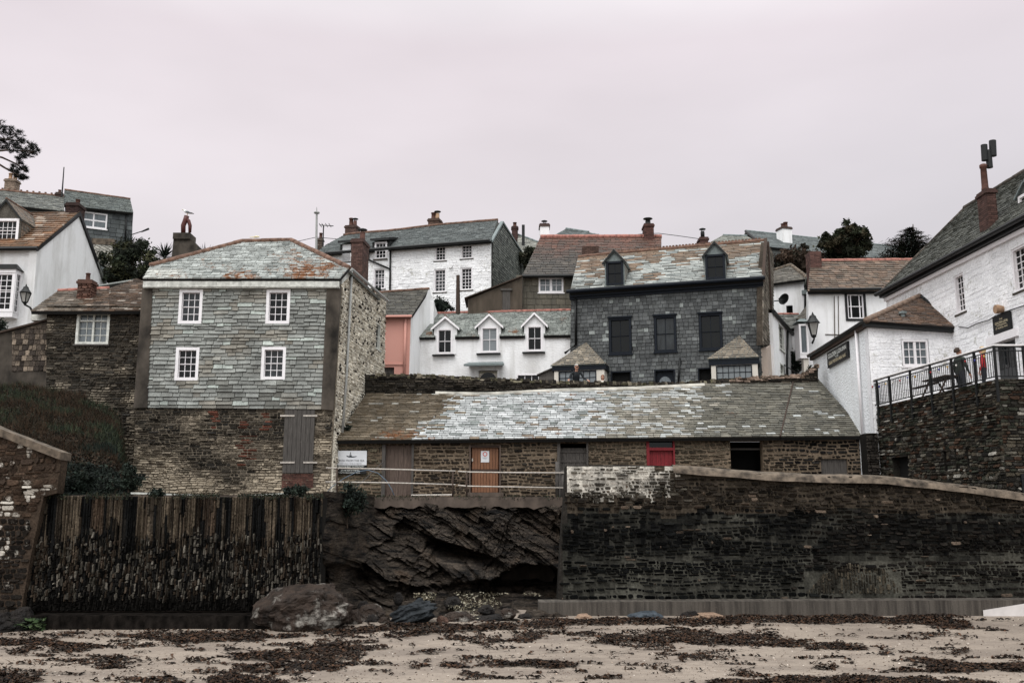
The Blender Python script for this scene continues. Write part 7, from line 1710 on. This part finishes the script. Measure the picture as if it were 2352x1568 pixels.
for lb, x, y, s in (('golden fish weathervane over the roof of the slate-hung house', 584, 545, 1), ('thin bent aerial near the cement chimney', 480, 575, .8)):
    m = MB(); c = P(x, y, 52); m.tube([c - UP * 1.6, c], .02, 6); m.tube([c - V((.25 * s, 0, 0)), c + V((.25 * s, 0, .03))], [.02, .05 if s == 1 else .02], 6); m.tube([c + V((-.05, 0, .02)), c + V((.1, 0, .03)), c + V((.3, 0, .0))], [.02, .07, .01] if s == 1 else [.01, .015, .01], 8); tag(m.build('weathervane' if s == 1 else 'aerial', M['gold'] if s == 1 else M['rust']), lb, 'weathervane' if s == 1 else 'aerial')
def wire(lb, pts, Y):
    m = MB(); m.tube([P(x, y, Y + i * .0) for i, (x, y) in enumerate(pts)], .022, 5); tag(m.build('overhead_wire', M['iron']), lb, 'wire')
wire('overhead wire between the slate-hung house roof and the flagpole', [(660, 557), (690, 553), (721, 546), (727, 545), (774, 549), (800, 553)], 66); wire('overhead wire right of the tall brick chimney', [(1400, 545), (1480, 537), (1513, 536), (1560, 542), (1609, 549)], 61.5)
m = MB(); m.tube([P(1052, 720, 54.6), P(1052, 632, 54.6)], [.13, .1], 8); tag(m.build('wooden_pole', M['rust']), 'brown wooden pole in front of the big white house', 'pole')
m = MB(); q = P(1051, 634, 54.6); m.tube([q, q + V((.3, 0, -.1))], .03)
# ---- seagull on the pot of the cement chimney
def skin_mesh(vs, es, rs, sub=2, root=0):
    me = bpy.data.meshes.new('s'); me.from_pydata(vs, es, []); o = bpy.data.objects.new('s', me); S.collection.objects.link(o)
    sk = o.modifiers.new('k', 'SKIN'); sv = me.skin_vertices[0].data
    for i, r in enumerate(rs): sv[i].radius = r if isinstance(r, tuple) else (r, r); sv[i].use_root = (i == root)
    sk.use_smooth_shade = True; ss_ = o.modifiers.new('b', 'SUBSURF'); ss_.levels = sub; ss_.render_levels = sub
    dg = bpy.context.evaluated_depsgraph_get(); r = bpy.data.meshes.new_from_object(o.evaluated_get(dg)); bpy.data.objects.remove(o); bpy.data.meshes.remove(me); return r
gp = thing('seagull', 'white and grey seagull standing on the red pot of the cement chimney', 'bird', gull_at)
gv = [(0, 0, .17), (-.08, 0, .21), (-.13, 0, .27), (-.165, 0, .30), (-.20, 0, .298), (-.245, 0, .288), (.1, 0, .15), (.2, 0, .115), (.27, 0, .095)]
me = skin_mesh(gv, [(0, 1), (1, 2), (2, 3), (3, 4), (4, 5), (0, 6), (6, 7), (7, 8)], [(.075, .07), (.07, .065), (.04, .04), (.042, .042), (.022, .022), (.008, .01), (.06, .06), (.035, .025), (.02, .008)])
M['gullwhite'] = mat_plain('white_feathers', C(222, 222, 220), .8, .05); M['gullgrey'] = mat_plain('grey_feathers', C(98, 102, 108), .8, .15); M['gulldark'] = mat_plain('black_feathers', C(26, 26, 28), .8, .1); M['beak'] = mat_plain('yellow_beak', C(190, 150, 60), .5, .1)
for k in ('gullwhite', 'beak'): me.materials.append(M[k])
for p in me.polygons: p.material_index = 1 if p.center.x < -.207 else 0
o = bpy.data.objects.new('body', me); S.collection.objects.link(o); o.parent = gp
for s_ in (-1, 1):
    m = MB(); pts = [V((-.06, s_ * .07, .22)), V((.06, s_ * .085, .20)), V((.2, s_ * .06, .14)), V((.31, s_ * .03, .1)), V((.2, s_ * .055, .1)), V((.06, s_ * .08, .12)), V((-.05, s_ * .07, .16))]
    off = V((0, s_ * .015, .005)); nn = len(pts); m.faces([p + gull_at for p in pts] + [p + off + gull_at for p in pts], [tuple(range(nn)), tuple(range(2 * nn - 1, nn - 1, -1))] + [(i, (i + 1) % nn, (i + 1) % nn + nn, i + nn) for i in range(nn)]); wg = m.build('wing', M['gullgrey'], gp)
    m = MB(); a = gull_at + V((.22, s_ * .055, .125)); m.tube([a, a + V((.12, -s_ * .02, -.025))], [.025, .006], 6); m.build('wing_tip', M['gulldark'], wg)
    m = MB(); a = gull_at + V((.02, s_ * .03, .12)); m.tube([a, V((a.x, a.y, gull_at.z + .01)), V((a.x - .05, a.y, gull_at.z + .005))], [.009, .007, .012], 6); m.build('leg', M['beak'], gp)
    m = MB(); a = gull_at + V((-.175, s_ * .036, .308)); m.tube([a, a + V((0, s_ * .006, 0))], .007, 6); m.build('eye', M['gulldark'], gp)
# ---- people
M['skin'] = mat_plain('skin', C(176, 132, 112), .6, .08, 20)
def person(label, loc, head_dir, H, top, legs, hair, longhair=False, lean=0.0, arms=None, look=0.0, extra=None):
    """faces +y locally, turned by head_dir degrees about z; arms: per side (elbow, wrist) offsets from the shoulder"""
    k = H / 1.75; t = thing('person', label, 'person', loc); bones = []; vs, es, rs = [], [], []
    Lm = Matrix.Rotation(-lean, 3, 'X'); piv = V((0, 0, .95))
    def up(p): return piv + Lm @ (V(p) - piv)
    def add(p, r, par, lab):
        vs.append(V(p)); rs.append((r[0] * k, r[1] * k) if isinstance(r, tuple) else (r * k, r * k)); i = len(vs) - 1
        if par is not None: es.append((par, i)); bones.append((par, i, lab))
        return i
    pel = add((0, 0, .95), (.155, .115), None, 'legs'); sp = add(up((0, 0, 1.12)), (.15, .11), pel, 'top'); chs = add(up((0, 0, 1.3)), (.165, .12), sp, 'top'); nb = add(up((0, -.01, 1.45)), (.075, .07), chs, 'top')
    Lk = Matrix.Rotation(math.radians(look), 3, 'X'); nk = up((0, 0, 1.5))
    hd = lambda p: nk + Lk @ (Lm @ (V(p) - V((0, 0, 1.5))) if lean < .2 else V(p) - V((0, 0, 1.5)))
    n1 = add(nk, (.056, .056), nb, 'skin'); h1 = add(hd((0, .02, 1.585)), (.07, .088), n1, 'skin'); h2 = add(hd((0, .015, 1.665)), (.078, .1), h1, 'skin'); add(hd((0, .0, 1.72)), (.05, .065), h2, 'skin'); add(hd((0, .118, 1.612)), (.013, .016), h1, 'skin')
    arms = arms or [((.09, .0, -.28), (.1, .1, -.52)), ((-.09, 0, -.28), (-.1, .1, -.52))]
    for sx_, (el, wr_) in zip((1, -1), arms):
        s0 = up((sx_ * .185, 0, 1.41)); a = add(s0, (.068, .062), chs, 'top'); e_ = add(s0 + V(el), (.05, .048), a, 'top'); w_ = add(s0 + V(wr_), (.034, .028), e_, 'top')
        d = (V(wr_) - V(el)).normalized(); sd_ = d.cross(UP if abs(d.z) < .9 else V((0, 1, 0))).normalized(); pm = add(s0 + V(wr_) + d * .07, (.03, .016), w_, 'skin')
        dn = d.cross(sd_)
        for fi in range(4): f0 = s0 + V(wr_) + d * .115 + sd_ * (fi - 1.5) * .019; l = (.032, .04, .036, .028)[fi]; i1 = add(f0, .009, pm, 'skin'); i2 = add(f0 + d * l + dn * .008, .008, i1, 'skin'); add(f0 + d * l * 1.6 + dn * .028, .007, i2, 'skin')
        th = add(s0 + V(wr_) + d * .05 + sd_ * sx_ * .045, .011, pm, 'skin'); add(s0 + V(wr_) + d * .09 + sd_ * sx_ * .062, .009, th, 'skin')
    for sx_ in (1, -1):
        hp = add((sx_ * .09, 0, .88), (.095, .1), pel, 'legs'); kn = add((sx_ * .1, .03, .5), (.062, .066), hp, 'legs'); an = add((sx_ * .1, -.01, .1), (.045, .05), kn, 'legs'); add((sx_ * .11, .15, .04), (.042, .03), an, 'shoe')
    mt = {'top': top, 'legs': legs, 'skin': 'skin', 'shoe': 'black'}; names = ['top', 'legs', 'skin', 'shoe']
    vk = [v * k for v in vs]; me = skin_mesh([tuple(v) for v in vk], es, rs)
    for n_ in names: me.materials.append(M[mt[n_]])
    for p in me.polygons:
        c = p.center; best = None
        for a, b, lab in bones:
            ab = vk[b] - vk[a]; u = max(0, min(1, (c - vk[a]).dot(ab) / max(ab.length_squared, 1e-9))); dd = (c - vk[a] - ab * u).length - .4 * (rs[a][0] * (1 - u) + rs[b][0] * u)
            if best is None or dd < best[0]: best = (dd, lab)
        p.material_index = names.index(best[1])
    t.rotation_euler = (0, 0, math.radians(head_dir)); o = bpy.data.objects.new('body', me); S.collection.objects.link(o); o.parent = t
    bm = bmesh.new(); bmesh.ops.create_icosphere(bm, subdivisions=3, radius=1); c0 = hd((0, -.008, 1.665)) * k
    hm = Lk @ Lm if lean < .2 else Lk
    for v in list(bm.verts):
        q = v.co.copy(); low = -.95 if longhair else -.35
        if q.y > .35 and q.z < .45 or q.z < low: bm.verts.remove(v); continue
        s_ = 1 + .05 * noise.noise(q * 5); zz = q.z * .118 if q.z > 0 else q.z * (.24 if longhair else .12); v.co = c0 + hm @ (V((q.x * .098 * s_, q.y * .122 * s_, zz)) * k)
    me2 = bpy.data.meshes.new('hair'); bm.to_mesh(me2); bm.free(); me2.materials.append(M[hair]); ho = bpy.data.objects.new('hair', me2); S.collection.objects.link(ho); ho.parent = t
    for sx_ in (-1, 1):
        e_ = MB(); c = hd((sx_ * .033, .104, 1.648)) * k; e_.tube([c, c + V((0, .012, 0))], .011 * k, 8); x = e_.build('eye', M['gulldark']); x.parent = t
        e_ = MB(); c = hd((sx_ * .083, .0, 1.63)) * k; e_.tube([c - UP * .03, c, c + UP * .03], [.008, .018, .012], 8); x = e_.build('ear', M['skin']); x.parent = t
    e_ = MB(); c = hd((0, .1, 1.565)) * k; e_.tube([c - V((.025, 0, 0)), c + V((0, .008, 0)), c + V((.025, 0, 0))], .007, 6); x = e_.build('mouth', M['lips']); x.parent = t
    return t
M['lips'] = mat_plain('lips', C(130, 78, 72), .6, .05); M['darkjacket'] = mat_plain('dark_jacket', C(26, 30, 34), .8, .2, 20); M['trousers'] = mat_plain('dark_trousers', C(40, 42, 48), .85, .2, 20); M['greyhair'] = mat_plain('grey_hair', C(178, 172, 168), .8, .2, 40, (3, 3, .6)); M['auburn'] = mat_plain('auburn_hair', C(128, 82, 56), .7, .25, 40, (3, 3, .6)); M['brownhair'] = mat_plain('brown_hair', C(54, 42, 34), .7, .25, 40, (3, 3, .6)); M['blond'] = mat_plain('blond_hair', C(178, 152, 112), .7, .2, 40, (3, 3, .6)); M['green'] = mat_plain('dark_green_jacket', C(38, 44, 38), .8, .25, 15); M['redcoat'] = mat_plain('red_jacket', C(150, 26, 34), .7, .2, 12); M['creamtop'] = mat_plain('cream_scarf', C(200, 192, 182), .8, .15, 20)
def at(x, ytop, Y, H): p = P(x, ytop, Y); p.z -= H; return p
p = at(1322, 845, 46.85, 1.76); person('grey-haired man in dark jacket and sunglasses leaning on the road wall', p, 190, 1.92, 'darkjacket', 'trousers', 'greyhair', lean=math.radians(18), arms=[((.13, .06, -.25), (.22, .3, -.36)), ((-.13, .06, -.25), (-.22, .3, -.36))], look=-4)
pm = P(1322, 845, 46.85)
p = at(1384, 861.5, 46.7, 1.56); person('auburn-haired person with pale scarf looking over the road wall', p, 172, 1.56, 'creamtop', 'trousers', 'auburn', True)
p = at(2202, 803.5, 36.2, 1.86); p.z = TZ - .27; person('short-haired man in dark green jacket looking up on the inn terrace', p, -75, 2.02, 'green', 'trousers', 'brownhair', look=16)
p = at(2256, 808, 34.3, 1.56); p.z = TZ - .27; person('fair-haired person in red jacket on the inn terrace', p, 60, 1.72, 'redcoat', 'trousers', 'blond', True)
# sunglasses on the man by the road wall are his own part
for o in S.objects:
    if o.get('label', '').startswith('grey-haired'):
        b = [c for c in o.children if c.name.split('.')[0] == 'eye']; a0, a1 = [sum((v.co for v in c.data.vertices), V()) / len(c.data.vertices) for c in b]; m = MB(); d = (a1 - a0) * .9
        m.tube([a0 - d * .35 + V((0, .012, 0)), a1 + d * .35 + V((0, .012, 0))], .022, 8); x = m.build('sunglasses', M['black']); x.parent = o
# ---- picnic table on the terrace
tp = FT.pt(3.2, TZ, -1.0); t = thing('picnic_table', 'dark wooden picnic table behind the terrace railing', 'table', tp); ux = FT.u; m = MB(); fx = Fr(tp, ux, UP, FT.n); m.box(fx, -.8, .8, .7, .75, -.35, .35); m.build('tabletop', M['rust'], t)
for d in (-.7, .6): m = MB(); m.box(fx, -.8, .8, .42, .46, d, d + .2); m.build('bench', M['rust'], t)
for s in (-.6, .6):
    for d in (-.55, .55): m = MB(); m.tube([fx.pt(s, .01, d), fx.pt(s, .7, d * .3)], .035, 6); m.build('leg', M['rust'], t)
